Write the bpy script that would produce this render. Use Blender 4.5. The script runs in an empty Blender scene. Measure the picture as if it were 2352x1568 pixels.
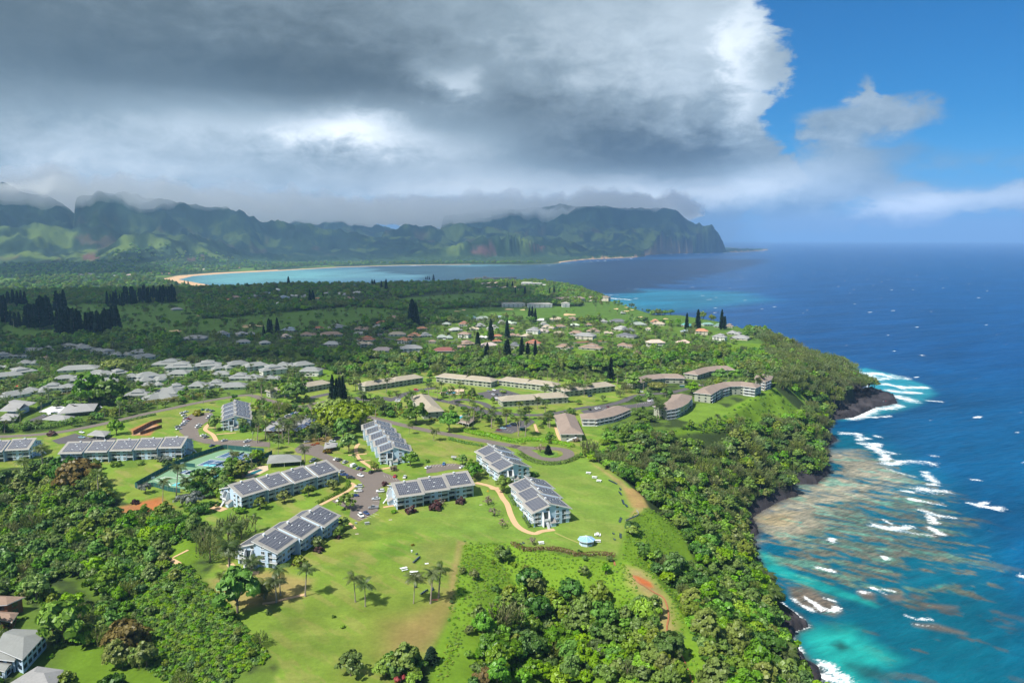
import bpy, math, random
import numpy as np
R = math.radians
rng = np.random.default_rng(7)
random.seed(7)
scene = bpy.context.scene
COL = scene.collection

# ------------------------------------------------------------------ camera
FOC, PITCH, HC = 1680.0, R(8.0), 140.0          # focal length in pixels of a 2352 px wide picture, tilt, height above the lawn
SEA = -50.0
cam_d = bpy.data.cameras.new("camera"); cam = bpy.data.objects.new("camera", cam_d); COL.objects.link(cam)
cam.location = (0, 0, HC); cam.rotation_euler = (R(90) - PITCH, 0, 0)
cam_d.sensor_width = 36.0; cam_d.lens = 36.0 * FOC / 2352.0
cam_d.clip_start = 1.0; cam_d.clip_end = 200000.0
scene.camera = cam
cP, sP = math.cos(PITCH), math.sin(PITCH)

# ------------------------------------------------------------------ exposure
scene.view_settings.view_transform = 'Standard'; scene.view_settings.look = 'None'
scene.view_settings.gamma = 1.0; scene.view_settings.use_curve_mapping = False
scene.view_settings.exposure = 1.08
scene.render.engine = 'CYCLES'
scene.cycles.max_bounces = 8; scene.cycles.diffuse_bounces = 2; scene.cycles.glossy_bounces = 2
scene.cycles.transmission_bounces = 2; scene.cycles.transparent_max_bounces = 6; scene.cycles.volume_bounces = 4
scene.cycles.use_denoising = True
scene.cycles.use_fast_gi = False

# ------------------------------------------------------------------ sun
SUN_EL = R(54); SUN_DIR = np.array([-0.80, -0.60])     # where the sun stands, seen from above
sun_d = bpy.data.lights.new("sun", 'SUN'); sun = bpy.data.objects.new("sun", sun_d); COL.objects.link(sun)
sun_d.energy = 3.7; sun_d.angle = R(0.55); sun_d.color = (1.0, 0.95, 0.86)
sx, sy = SUN_DIR * math.cos(SUN_EL); sz = math.sin(SUN_EL)
sun.rotation_euler = (math.pi / 2 - SUN_EL, 0, math.atan2(sx, -sy))
from mathutils import Vector, Matrix
sun.rotation_euler = Vector((sx, sy, sz)).to_track_quat('Z', 'Y').to_euler()

# ------------------------------------------------------------------ node helper
class S:
    """a node socket that can be added, multiplied ..."""
    def __init__(s, nt, o): s.nt, s.o = nt, o
    def _m(s, op, *a, clamp=False):
        n = s.nt.nodes.new('ShaderNodeMath'); n.operation = op; n.use_clamp = clamp
        for i, v in enumerate((s,) + a):
            if isinstance(v, S): s.nt.links.new(v.o, n.inputs[i])
            else: n.inputs[i].default_value = float(v)
        return S(s.nt, n.outputs[0])
    def __add__(s, b): return s._m('ADD', b)
    __radd__ = __add__
    def __mul__(s, b): return s._m('MULTIPLY', b)
    __rmul__ = __mul__
    def __sub__(s, b): return s._m('SUBTRACT', b)
    def __rsub__(s, b): return (s * -1.0) + b
    def __truediv__(s, b): return s._m('DIVIDE', b)
    def sat(s): return s._m('ADD', 0.0, clamp=True)
    def pw(s, e): return s._m('POWER', e)
    def mx(s, b): return s._m('MAXIMUM', b)
    def mn(s, b): return s._m('MINIMUM', b)
    def ab(s): return s._m('ABSOLUTE')
    def step(s, a, b):                       # smoothstep
        n = s.nt.nodes.new('ShaderNodeMapRange'); n.interpolation_type = 'SMOOTHSTEP'
        s.nt.links.new(s.o, n.inputs[0]); n.inputs[1].default_value = a; n.inputs[2].default_value = b
        return S(s.nt, n.outputs[0])
def mixc(nt, f, a, b):
    n = nt.nodes.new('ShaderNodeMix'); n.data_type = 'RGBA'; n.clamp_factor = True
    for sock, v in ((n.inputs[0], f), (n.inputs[6], a), (n.inputs[7], b)):
        if isinstance(v, S): nt.links.new(v.o, sock)
        elif isinstance(v, (int, float)): sock.default_value = v
        else: sock.default_value = tuple(v) + (1.0,) * (4 - len(v))
    return S(nt, n.outputs[2])
def ramp(nt, f, stops):
    n = nt.nodes.new('ShaderNodeValToRGB'); nt.links.new(f.o, n.inputs[0])
    e = n.color_ramp.elements
    while len(e) < len(stops): e.new(0.5)
    for el, (p, c) in zip(e, stops): el.position = p; el.color = tuple(c) + (1.0,)
    return S(nt, n.outputs[0])
def noise(nt, vec, scale, detail=3, rough=0.55, dist=0.0, col=False):
    n = nt.nodes.new('ShaderNodeTexNoise'); n.inputs['Scale'].default_value = scale
    n.inputs['Detail'].default_value = detail; n.inputs['Roughness'].default_value = rough; n.inputs['Distortion'].default_value = dist
    if vec is not None: nt.links.new(vec.o, n.inputs['Vector'])
    return S(nt, n.outputs[1 if col else 0])
def mapping(nt, vec, scale=(1, 1, 1), rot=(0, 0, 0), loc=(0, 0, 0)):
    n = nt.nodes.new('ShaderNodeMapping'); nt.links.new(vec.o, n.inputs[0])
    n.inputs['Scale'].default_value = scale; n.inputs['Rotation'].default_value = rot; n.inputs['Location'].default_value = loc
    return S(nt, n.outputs[0])
def attr(nt, name, col=False):
    n = nt.nodes.new('ShaderNodeAttribute'); n.attribute_name = name
    return S(nt, n.outputs[0 if col else 2])
def objpos(nt):
    n = nt.nodes.new('ShaderNodeTexCoord'); return S(nt, n.outputs['Object'])
def worldpos(nt):
    n = nt.nodes.new('ShaderNodeNewGeometry'); return S(nt, n.outputs['Position'])

# ------------------------------------------------------------------ sky
def px_dir(x, y):
    u = (x - 1176) / FOC; v = (784 - y) / FOC
    d = np.array([u, cP + v * sP, -sP + v * cP]); d /= np.linalg.norm(d)
    return math.degrees(math.atan2(d[0], d[1])), math.degrees(math.asin(d[2]))
world = bpy.data.worlds.new("World"); scene.world = world; world.use_nodes = True
nt = world.node_tree; nt.nodes.clear()
tc = nt.nodes.new('ShaderNodeTexCoord'); sep = nt.nodes.new('ShaderNodeSeparateXYZ')
nt.links.new(tc.outputs['Generated'], sep.inputs[0])
dirv = S(nt, tc.outputs['Generated'])
dx, dy, dz = (S(nt, sep.outputs[i]) for i in range(3))
az0 = dx._m('ARCTAN2', dy) * 57.29578
el0 = dz._m('ARCSINE') * 57.29578
n1 = noise(nt, mapping(nt, dirv, (1, 1, 1.9)), 5.0, 9, 0.60, 0.25)
n2 = noise(nt, mapping(nt, dirv, (1, 1, 2.4), loc=(3.1, 1.7, 0.4)), 13.0, 8, 0.62, 0.4)
n3 = noise(nt, mapping(nt, dirv, (1, 1, 1.5), loc=(7.1, 4.7, 2.4)), 30.0, 9, 0.66, 0.5)
wob = (n2 - 0.5) * 5.0 + (n3 - 0.5) * 1.8
az = az0 + (n1 - 0.5) * 9.0 + wob
el = el0 + (n2 - 0.5) * 2.6 + (n3 - 0.5) * 1.4
def blob(x, y, rx, ry, w=1.0, hard=False):
    """soft ellipse of sky centred on a direction; radii in picture pixels"""
    a, e = px_dir(x, y)
    rx = rx / 29.3; ry = ry / 29.3
    A = (az - a) * (1 / rx); B = (el - e) * (1 / ry)
    q = A * A + B * B
    return (q * -1.0)._m('EXPONENT') * w
# the big cloud deck: everything left of an edge that runs down the picture
fc = nt.nodes.new('ShaderNodeFloatCurve'); nt.links.new((el0 * (1 / 40.0) + 0.0).sat().o, fc.inputs['Value'])
pts = [(0, 1650), (100, 1700), (170, 1640), (215, 1560)]
cv = fc.mapping.curves[0]
edge = [(1700, 548), (1760, 470), (1850, 420), (1850, 380), (1800, 330), (1765, 290), (1770, 240), (1790, 180), (1785, 120), (1770, 40), (1755, 0)]
ep = []
for x, y in edge:
    a, e = px_dir(x, y); ep.append((max(0.0, e / 40.0), a / 60.0 + 0.5))
ep.sort(); ep.append((0.62, 0.78)); ep.append((1.0, 0.9))
while len(cv.points) < len(ep): cv.points.new(0.5, 0.5)
for p, (a, b) in zip(cv.points, ep): p.location = (a, b)
fc.mapping.update()
edge_az = (S(nt, fc.outputs[0]) - 0.5) * 60.0
puff = (n2 - 0.5) * 7.0 + (n3 - 0.5) * 3.5
deck = (edge_az - az0 + puff).step(-0.55, 0.75)
low = (el0 * -1.0 + 5.2 + (n1 - 0.5) * 5).step(-1.5, 2.5) * (az0 * -1.0 + 17.0 + (n2 - 0.5) * 10).step(-5, 7)
field = blob(2040, 262, 85, 32, 0.95) + blob(1970, 215, 28, 34, 0.8) + blob(1890, 285, 75, 30, 0.75) + blob(1930, 345, 110, 45, 0.65)
field = field + blob(1880, 420, 140, 42, 0.75) + blob(2030, 430, 70, 18, 0.6) + blob(1780, 480, 150, 50, 0.7) + blob(1850, 520, 160, 24, .4)
field = field + blob(2090, 480, 52, 24, 1.0) + blob(2055, 508, 66, 17, 1.0) + blob(2230, 468, 100, 20, 0.8) + blob(2345, 445, 120, 28, 0.9)
field = field + blob(2320, 250, 90, 16, 0.22) + blob(2280, 360, 260, 30, 0.38)
alpha_s = (field + (n3 - 0.5) * 0.55 + (n2 - 0.5) * 0.30).step(0.22, 0.80)
rest = (az0.ab()).step(48, 70) * (n1 + (n2 - 0.5) * 0.4).step(0.46, 0.62)           # broken cloud round the rest of the sky
alpha = deck.mx(alpha_s * 0.92).mx(low * 0.85).mx(rest).mx((el0).step(32, 46) * (n1).step(0.40, 0.6))
# brightness of the cloud
br = 0.40 + blob(820, 292, 150, 48, 0.62) + blob(450, 280, 240, 62, 0.36) + blob(1055, 195, 62, 40, 0.42) + blob(60, 330, 260, 80, 0.16)
br = br + blob(1230, 60, 260, 110, 0.20) + blob(1600, 40, 190, 130, 0.24) + blob(1735, 110, 50, 150, 0.30) + blob(1000, 330, 220, 50, 0.30) + blob(1560, 200, 240, 110, 0.16)
br = br + blob(1150, 420, 420, 50, 0.36) + blob(1820, 400, 150, 60, 0.34) + blob(900, 460, 400, 40, 0.36) + blob(1560, 450, 220, 36, 0.42) + blob(300, 390, 320, 60, 0.28) + blob(120, 440, 260, 34, .16)
br = br - blob(200, 110, 560, 120, 0.16) - blob(720, 200, 420, 80, 0.15) - blob(0, 40, 400, 160, 0.04) - blob(1250, 250, 190, 45, 0.08)
br = br - blob(1560, 362, 280, 48, 0.26) - blob(1380, 330, 260, 55, 0.10) - blob(980, 300, 110, 30, 0.14) - blob(900, 60, 300, 90, .04)
br = br + blob(2080, 490, 90, 34, 0.75) + blob(2300, 450, 160, 34, 0.5) + blob(1960, 250, 220, 80, 0.16) + (el0).step(25, 60) * 0.1
soft = 0.5 + (el0 * -1.0 + 14).step(0, 9) * 0.6
br = br + (n1 - 0.5) * 0.20 * soft + (n2 - 0.5) * 0.46 * soft + (n3 - 0.5) * 0.34 * soft
br = (br * 1.0).mx(0.12)
ccol = ramp(nt, br * 0.8, [(0.0, (0.02, 0.03, 0.036)), (0.2, (0.064, 0.084, 0.094)), (0.42, (0.155, 0.196, 0.222)), (0.62, (0.32, 0.37, 0.41)), (0.85, (0.60, 0.64, 0.67)), (1.0, (0.8, 0.82, 0.84))])
sky = nt.nodes.new('ShaderNodeTexSky'); sky.sky_type = 'NISHITA'; sky.sun_disc = False
sky.sun_elevation = SUN_EL; sky.sun_rotation = math.atan2(sx, sy); sky.altitude = 150
sky.air_density = 1.0; sky.dust_density = 0.4; sky.ozone_density = 3.0
hs = nt.nodes.new('ShaderNodeHueSaturation'); hs.inputs['Saturation'].default_value = 1.6; hs.inputs['Value'].default_value = 0.047
hs.inputs['Hue'].default_value = 0.497
tv = nt.nodes.new('ShaderNodeMix'); tv.data_type = 'RGBA'; tv.blend_type = 'MULTIPLY'; tv.inputs[0].default_value = 1; tv.inputs[7].default_value = (.34, .66, 1.0, 1)
nt.links.new(sky.outputs[0], tv.inputs[6]); nt.links.new(tv.outputs[2], hs.inputs['Color'])
blue = mixc(nt, (el0 * -1.0 + 9.0).step(0, 10) * 0.7, S(nt, hs.outputs[0]), (0.065, 0.24, 0.50))
final = mixc(nt, alpha, blue, ccol)
below = (el0 * -1.0).step(0.0, 1.5)
final = mixc(nt, below, final, (0.05, 0.11, 0.17))
bg = nt.nodes.new('ShaderNodeBackground'); nt.links.new(final.o, bg.inputs[0]); bg.inputs[1].default_value = 1.0
wo = nt.nodes.new('ShaderNodeOutputWorld'); nt.links.new(bg.outputs[0], wo.inputs[0])
world.cycles.sampling_method = 'MANUAL'; world.cycles.sample_map_resolution = 512
# ------------------------------------------------------------------ picture <-> ground helpers (only used to survey positions)
REG = {'D': (0, 0, 1.0), '1': (0, 775.2, .26857), '2': (574.2, 775.2, .26857), '3': (1091.0, 775.2, .26857), '4': (1720.4, 775.2, .26857),
       '5': (0, 1148.5, .26857), '6': (516.8, 1148.5, .26857), '7': (1091.0, 1148.5, .26857), '8': (1720.4, 1148.5, .26857),
       'a': (0, 402, .26857), 'b': (574.2, 402, .26857), 'c': (1091.0, 402, .26857), 'd': (1720.4, 402, .26857),
       'p': (516.8, 1136.95, .12695), 'q': (493.8, 1033.6, .13672), 'r': (861.3, 1050.8, .1123), 's': (1079.5, 999.1, .15017),
       'e': (803.9, 700.5, .1709), 'f': (1148.4, 700.5, .1709), 'g': (1464.2, 689.1, .25635), 'h': (0, 780.9, .29907), 'i': (344.5, 792.4, .29907),
       'j': (1062.3, 625.9, .3418), 'l': (401.95, 648.9, .3418), 'm': (1493.0, 826.9, .23071),
       't': (803.9, 941.7, .09277), 'u': (0, 976.2, .19531), 'v': (482.3, 895.8, .1123), 'w': (287.1, 1010.6, .15137)}
def Z(r, *pts):
    ox, oy, k = REG[r]
    q = [(ox + x * k, oy + y * k) for x, y in pts]
    return q if len(q) != 1 else q[0]
def atz(x, y, z):
    u = (np.asarray(x, float) - 1176) / FOC; v = (784 - np.asarray(y, float)) / FOC
    dy_, dz_ = cP + v * sP, -sP + v * cP
    t = (z - HC) / dz_
    return u * t, dy_ * t
def proj(X, Y, Zz):
    Zr = np.asarray(Zz) - HC
    dep = Y * cP - Zr * sP; up = Y * sP + Zr * cP
    dep = np.where(dep > 1, dep, 1)
    return 1176 + FOC * X / dep, 784 - FOC * up / dep
def W(pts, z=0.0):
    return [tuple(float(c) for c in atz(x, y, z)) for x, y in pts]

def _h(ix, iy, s):
    h = (ix.astype(np.int64) * 374761393 + iy.astype(np.int64) * 668265263 + s * 69069) & 0x7fffffff
    h = ((h ^ (h >> 13)) * 1274126177) & 0x7fffffff
    return ((h ^ (h >> 16)) & 0xffff) / 65535.0
def vnoise(x, y, s=0):
    ix = np.floor(x); iy = np.floor(y); fx = x - ix; fy = y - iy
    fx = fx * fx * (3 - 2 * fx); fy = fy * fy * (3 - 2 * fy)
    a, b, c, d = _h(ix, iy, s), _h(ix + 1, iy, s), _h(ix, iy + 1, s), _h(ix + 1, iy + 1, s)
    return (a * (1 - fx) + b * fx) * (1 - fy) + (c * (1 - fx) + d * fx) * fy
def fbm(x, y, o=4, s=0):
    t = 0; a = 0.5
    for i in range(o):
        t = t + a * vnoise(x, y, s + i); x = x * 2.03 + 11.3; y = y * 2.03 + 5.7; a *= 0.5
    return t / (1 - 0.5 ** o)
def ridged(x, y, o=4, s=0):
    t = 0; a = 0.5
    for i in range(o):
        t = t + a * (1 - np.abs(2 * vnoise(x, y, s + i) - 1)); x = x * 2.05 + 3.3; y = y * 2.05 + 9.7; a *= 0.5
    return t / (1 - 0.5 ** o)
def smooth(t):
    t = np.clip(t, 0, 1); return t * t * (3 - 2 * t)
def inside(P, X, Y):
    P = np.asarray(P, float); r = np.zeros(X.shape, bool)
    x1, y1 = P[:, 0], P[:, 1]; x2, y2 = np.roll(x1, -1), np.roll(y1, -1)
    for a, b, c, d in zip(x1, y1, x2, y2):
        if b == d: continue
        m = ((b > Y) != (d > Y)) & (X < (c - a) * (Y - b) / (d - b) + a)
        r ^= m
    return r
def pdist(P, X, Y, closed=True):
    P = np.asarray(P, float); n = len(P); best = np.full(X.shape, 1e30)
    for i in range(n if closed else n - 1):
        ax, ay = P[i]; bx, by = P[(i + 1) % n]
        ux, uy = bx - ax, by - ay; L = ux * ux + uy * uy + 1e-12
        t = np.clip(((X - ax) * ux + (Y - ay) * uy) / L, 0, 1)
        d = (X - ax - t * ux) ** 2 + (Y - ay - t * uy) ** 2
        np.minimum(best, d, out=best)
    return np.sqrt(best)
def sdist(P, X, Y):
    """signed distance, positive inside"""
    d = pdist(P, X, Y); return np.where(inside(P, X, Y), d, -d)

# ---- coast: plateau edge and shoreline
edge_px = [(1650, 1568), (1600, 1470), (1555, 1390), (1500, 1320), (1430, 1282), (1445, 1200), (1490, 1165), (1475, 1140), (1430, 1100), (1380, 1065), (1345, 1045),
           (1420, 1025), (1480, 1005), (1560, 985), (1640, 960), (1690, 945), (1750, 905), (1790, 885), (1830, 860), (1850, 830), (1800, 790), (1745, 765), (1645, 737),
           (1560, 723), (1500, 722), (1440, 703), (1400, 690), (1330, 665), (1240, 647), (1100, 648), (1000, 652), (850, 655), (650, 656), (420, 666), (0, 672)]
EDGE = [(95, -400), (95, 60)] + W(edge_px, 0.0)
far = EDGE[-1]
PLATEAU = EDGE + [(-4200, 2200), (-4200, -400)]
shore_px = [(1905, 1640), (1885, 1568), (1887, 1551), (1880, 1530), (1855, 1520), (1836, 1495), (1817, 1471), (1828, 1449), (1855, 1438), (1833, 1412), (1785, 1390), (1763, 1336),
            (1747, 1299), (1734, 1261), (1731, 1237), (1742, 1222), (1737, 1207), (1728, 1189), (1736, 1183), (1750, 1173), (1796, 1148), (1833, 1138), (1828, 1127), (1809, 1111), (1876, 1111), (1906, 1084),
            (1900, 1057), (1903, 1022), (1924, 1011), (1903, 998), (1903, 985), (1914, 963), (1962, 958), (2010, 936), (2061, 926), (2051, 907), (2002, 893), (1973, 896), (1984, 888),
            (1978, 866), (1962, 856), (1946, 848), (1941, 829)]
SH1 = [(220, -400), (215, 120)] + W(shore_px, SEA)
i0 = edge_px.index((1800, 790)) + 2
SH2 = []
for k in range(i0, len(EDGE)):
    x, y = EDGE[k]; yy = edge_px[k - 2][1]
    if yy > 690: SH2.append((x + 42, y + 30))
    elif yy > 660: SH2.append((x + 60, y + 60))
    else: SH2.append((x * 1.07, y * 1.07))
    if edge_px[k - 2][0] <= 650: break
bay_px = [(412, 642), (445, 634), (520, 628), (640, 622), (780, 614), (930, 609.5), (1100, 607.5), (1200, 608), (1278, 606), (1292, 602), (1350, 596), (1455, 591.5), (1482, 588.5), (1474, 586.5),
          (1520, 583.5), (1600, 581), (1700, 579), (1752, 575.5), (1762, 574), (1700, 571)]
SH3 = W(bay_px, SEA)
bx, by = SH3[-1]
LAND = SH1 + SH2 + SH3 + [(bx + 500, by + 3000), (bx - 2500, by + 9000), (-20000, 24000), (-26000, 6000), (-26000, -400)]

BOWL = W([(1062, 1250), (1175, 1240), (1300, 1272), (1415, 1287), (1490, 1345), (1530, 1400), (1560, 1480), (1590, 1568), (1640, 1900), (930, 1900), (985, 1500), (1040, 1390), (1050, 1320)])
GULLY = W([(-300, 1080), (60, 1085), (170, 1075), (250, 1150), (370, 1190), (450, 1235), (420, 1300), (470, 1345), (530, 1420), (600, 1500), (650, 1568), (700, 1900), (-600, 1900)])
STRIP = W([(330, 820), (600, 800), (760, 815), (1000, 830), (1300, 840), (1600, 815), (1740, 790), (1790, 820), (1700, 850), (1400, 870), (1150, 865), (1000, 855), (760, 850), (600, 830), (400, 840)])

# ---- mountains: ridge lines  (px x, px y of the crest, metres away, metres to the foot)
def ridge(pts, dist, foot, amp, gul):
    a = []; z = []; d = []; f = []
    for i, (x, y) in enumerate(pts):
        D = dist if np.isscalar(dist) else np.interp(x, dist[0], dist[1])
        Fo = foot if np.isscalar(foot) else np.interp(x, foot[0], foot[1])
        u = (x - 1176) / FOC; v = (784 - y) / FOC
        dd = np.array([u, cP + v * sP, -sP + v * cP]); hz = math.hypot(dd[0], dd[1])
        a.append(math.atan2(dd[0], dd[1])); z.append(HC + D * dd[2] / hz); d.append(D); f.append(Fo)
    return np.array(a), np.array(z), np.array(d), np.array(f), amp, gul
RIDGES = [
    ridge([(-900, 640), (-500, 590), (-150, 600), (0, 612), (90, 606), (170, 592), (240, 572), (290, 548), (345, 534), (400, 536), (440, 541), (500, 560), (560, 577), (650, 594), (720, 604), (790, 612)], ([-900, 345, 800], [6200, 6000, 6500]), ([-900, 0, 450, 800], [4800, 4700, 5100, 6100]), 40, 260),
    ridge([(820, 612), (880, 600), (940, 588), (1010, 572), (1080, 552), (1130, 539), (1165, 537), (1200, 546), (1245, 560), (1300, 573), (1345, 584), (1400, 592), (1440, 592)], ([820, 1165, 1440], [6500, 6800, 7800]), ([820, 1440], [6050, 7300]), 40, 260),
    ridge([(-900, 500), (-300, 520), (0, 524), (80, 515), (150, 527), (230, 524), (330, 548), (420, 566), (480, 580), (560, 600)], 6900, 5900, 40, 340),
    ridge([(-900, 400), (-300, 420), (0, 425), (60, 440), (100, 447), (140, 470), (185, 497), (225, 515), (300, 540), (380, 560)], 8000, 6300, 50, 420),
    ridge([(150, 470), (230, 440), (330, 452), (430, 472), (520, 479), (560, 490), (600, 512), (660, 513), (720, 525), (790, 533), (850, 545), (905, 547), (960, 553), (1010, 560), (1100, 580), (1180, 596)], 7700, 6500, 40, 340),
    ridge([(450, 455), (600, 478), (690, 488), (745, 486), (778, 482), (810, 497), (850, 512), (900, 527), (960, 545)], 11500, 9000, 40, 420),
    ridge([(860, 545), (905, 528), (945, 516), (985, 520), (1030, 521), (1065, 517), (1100, 524), (1140, 525), (1185, 532), (1220, 545), (1290, 570)], 8600, 7400, 30, 320),
    ridge([(1000, 500), (1100, 485), (1200, 478), (1300, 470), (1400, 476), (1470, 479), (1540, 481), (1558, 488), (1578, 506), (1590, 513), (1598, 517), (1606, 512), (1614, 521), (1626, 517), (1636, 514), (1645, 526), (1655, 541), (1664, 557), (1672, 567)], 10400, ([1000, 1480, 1672], [8600, 8600, 9200]), 26, 420),
    ridge([(1255, 590), (1330, 566), (1400, 545), (1450, 520), (1480, 527), (1520, 534), (1560, 545), (1620, 560), (1670, 568)], 9300, 8300, 30, 300),
    ridge([(1180, 552), (1230, 549), (1290, 556), (1340, 570), (1400, 585)], 7700, 6900, 30, 220),
]
def height(X, Y):
    """ground height above the lawn level"""
    X = np.asarray(X, float); Y = np.asarray(Y, float)
    r = np.hypot(X, Y); azm = np.arctan2(X, Y)
    ds = sdist(LAND, X, Y); dp = sdist(PLATEAU, X, Y)
    w = np.minimum(np.maximum(ds, 0) - np.minimum(dp, 0), 260.0)
    u = np.where(dp >= 0, 1.0, np.clip(1 + dp / np.maximum(w, 1e-3), 0, 1))
    u = np.where(r > 2000, smooth(u), u ** 0.9)
    h = SEA + (0 - SEA) * u
    h = np.where(ds < 0, SEA - 1.0 + np.maximum(ds * 0.15, -9), h)
    lowl = np.minimum(np.maximum(ds, 0) * 0.03, 5) * (1 - u)
    h = h + lowl
    # plateau undulation
    pl = smooth(dp / 40)
    h = h + pl * (fbm(X / 130, Y / 130, 3, 5) - 0.5) * 2.2 * smooth((r - 420) / 300)
    near = r < 1500
    if near.any():
        xn, yn = X[near], Y[near]
        hb = -26 * smooth(sdist(BOWL, xn, yn) / 75) - 7 * smooth(sdist(GULLY, xn, yn) / 30) - 11 * smooth(sdist(STRIP, xn, yn) / 35)
        slope = smooth(-dp[near] / 12) * smooth(ds[near] / 25)
        hb = hb + slope * (fbm(xn / 28, yn / 28, 3, 9) - 0.5) * 9
        h[near] = h[near] + hb
    # mountains
    m = (r > 4200)
    if m.any():
        rm, am, xm, ym = r[m], azm[m], X[m], Y[m]
        hm = h[m]; best = hm.copy()
        for k, (a, z, d, f, amp, gul) in enumerate(RIDGES):
            zz = np.interp(am, a, z); dd = np.interp(am, a, d); ff = np.interp(am, a, f)
            edge = smooth((am - a[0]) / 0.012) * smooth((a[-1] - am) / 0.006)
            wob = (fbm(xm / 900, ym / 900, 2, 40 + k) - 0.5) * 500
            ff = ff + (fbm(am * 28, am * 0 + k * 3.1, 3, 140 + k) - 0.5) * (dd - ff) * 0.9
            t = (rm - ff) / (dd - ff)
            front = np.clip(t, 0, 1); prof = front ** 1.25
            back = np.clip((rm - dd) / (1.1 * (dd - ff)), 0, 1)
            prof = np.where(t > 1, 1 - back ** 1.1, prof)
            g = ridged(xm / gul, ym / gul, 4, 60 + k)
            gm = np.clip(front * (1 - front) * 4, 0, 1) * np.where(t > 1, 0, 1)
            crest = (ridged(xm / 210, ym / 210, 3, 80 + k) - 0.62) * 120 + (fbm(xm / 60, ym / 60, 3, 90 + k) - 0.5) * 60
            hh = SEA + 2 + (zz - SEA) * prof * edge * (1 - 0.85 * (1 - g) * gm) + crest * np.clip(prof * (1.0 if k != 7 else .5), 0, .8)
            best = np.maximum(best, np.where(ds[m] > 0, hh, best))
        h[m] = best
    return h
def ground(x, y):
    """point of the ground seen at a picture position"""
    u = (x - 1176) / FOC; v = (784 - y) / FOC
    d = np.array([u, cP + v * sP, -sP + v * cP])
    t = np.geomspace(150, 16000, 900)
    zz = HC + d[2] * t
    hh = height(d[0] * t, d[1] * t)
    i = int(np.argmax(zz <= hh))
    lo, hi = t[max(i - 1, 0)], t[i]
    ts = np.linspace(lo, hi, 40); k = int(np.argmax(HC + d[2] * ts <= height(d[0] * ts, d[1] * ts)))
    t1 = ts[k]
    return np.array([d[0] * t1, d[1] * t1, HC + d[2] * t1])
def grounds(pts):
    """many picture positions at once (surveyed on a level ground, then corrected for the real height)"""
    px = np.array([p[0] for p in pts], float); py = np.array([p[1] for p in pts], float)
    z = np.zeros(len(px))
    for _ in range(6):
        X, Y = atz(px, np.maximum(py, 560), z); z = 0.5 * z + 0.5 * height(X, Y)
    X, Y = atz(px, np.maximum(py, 560), z)
    return np.stack([X, Y, height(X, Y)], 1)
def H1(x, y): return float(height(np.array([x]), np.array([y]))[0])

def mesh_np(name, V, F4, mats=(), smooth_=False):
    me = bpy.data.meshes.new(name)
    V = np.asarray(V, np.float32); F4 = np.asarray(F4, np.int32)
    k = F4.shape[1]
    me.vertices.add(len(V)); me.vertices.foreach_set('co', V.ravel())
    me.loops.add(F4.size); me.loops.foreach_set('vertex_index', F4.ravel())
    me.polygons.add(len(F4)); me.polygons.foreach_set('loop_start', np.arange(0, F4.size, k, dtype=np.int32))
    if smooth_: me.polygons.foreach_set('use_smooth', np.ones(len(F4), bool))
    for m in mats: me.materials.append(m)
    me.update(calc_edges=True); return me
def link(name, me, parent=None, **props):
    o = bpy.data.objects.new(name, me); COL.objects.link(o)
    if parent is not None: o.parent = parent
    for k, v in props.items(): o[k] = v
    return o
def polar(az0, az1, na, rs):
    a = np.linspace(R(az0), R(az1), na)
    A, RR = np.meshgrid(a, rs, indexing='ij')
    X = (np.sin(A) * RR).ravel(); Y = (np.cos(A) * RR).ravel()
    nr = len(rs); i = np.arange(na - 1)[:, None] * nr + np.arange(nr - 1)[None, :]
    i = i.ravel(); F4 = np.stack([i, i + 1, i + nr + 1, i + nr], 1)
    return X, Y, F4[:, ::-1]
def softmask(poly_px, X, Y, PX, PY, soft=2.0):
    """1 inside an area surveyed on the photo (its outline laid on the ground), 0 outside"""
    bb = np.array(poly_px); m = (PX > bb[:, 0].min() - 80) & (PX < bb[:, 0].max() + 80) & (PY > bb[:, 1].min() - 60) & (PY < bb[:, 1].max() + 60)
    out = np.zeros(X.shape)
    if m.any():
        G = grounds(poly_px)[:, :2]
        out[m] = smooth(sdist(G, X[m], Y[m]) / (2 * soft) + 0.5)
    return out
# ------------------------------------------------------------------ the land
rs = np.concatenate([np.geomspace(130, 900, 520), np.geomspace(905, 4200, 230), np.geomspace(4220, 16500, 300)])
GX, GY, GF = polar(-52, 48, 900, rs)
GH = height(GX, GY)
GPX, GPY = proj(GX, GY, GH)
rr_ = np.hypot(GX, GY)
DS = sdist(LAND, GX, GY); DPL = sdist(PLATEAU, GX, GY)
def A3(c): return np.array(c)
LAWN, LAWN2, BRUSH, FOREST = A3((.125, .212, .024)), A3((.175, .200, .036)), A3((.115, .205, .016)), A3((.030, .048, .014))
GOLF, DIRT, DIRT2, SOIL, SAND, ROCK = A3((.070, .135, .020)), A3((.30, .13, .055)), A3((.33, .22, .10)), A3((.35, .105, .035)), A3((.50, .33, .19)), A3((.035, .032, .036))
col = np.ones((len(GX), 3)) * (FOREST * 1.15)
fn = fbm(GX / 9, GY / 9, 4, 21)[:, None]; fn2 = fbm(GX / 45, GY / 45, 3, 25)[:, None]
def paint(m, c): 
    global col
    m = m[:, None] if m.ndim == 1 else m
    col = col * (1 - m) + c * m
def area(pts, c, soft=1.5, k=1.0): paint(softmask(pts, GX, GY, GPX, GPY, soft) * k, c)
midm = ((rr_ < 1500) & (DPL > 0)).astype(float)
paint(midm * smooth((fn[:, 0] - 0.42) * 6) * 0.6, LAWN * 0.8)
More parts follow.
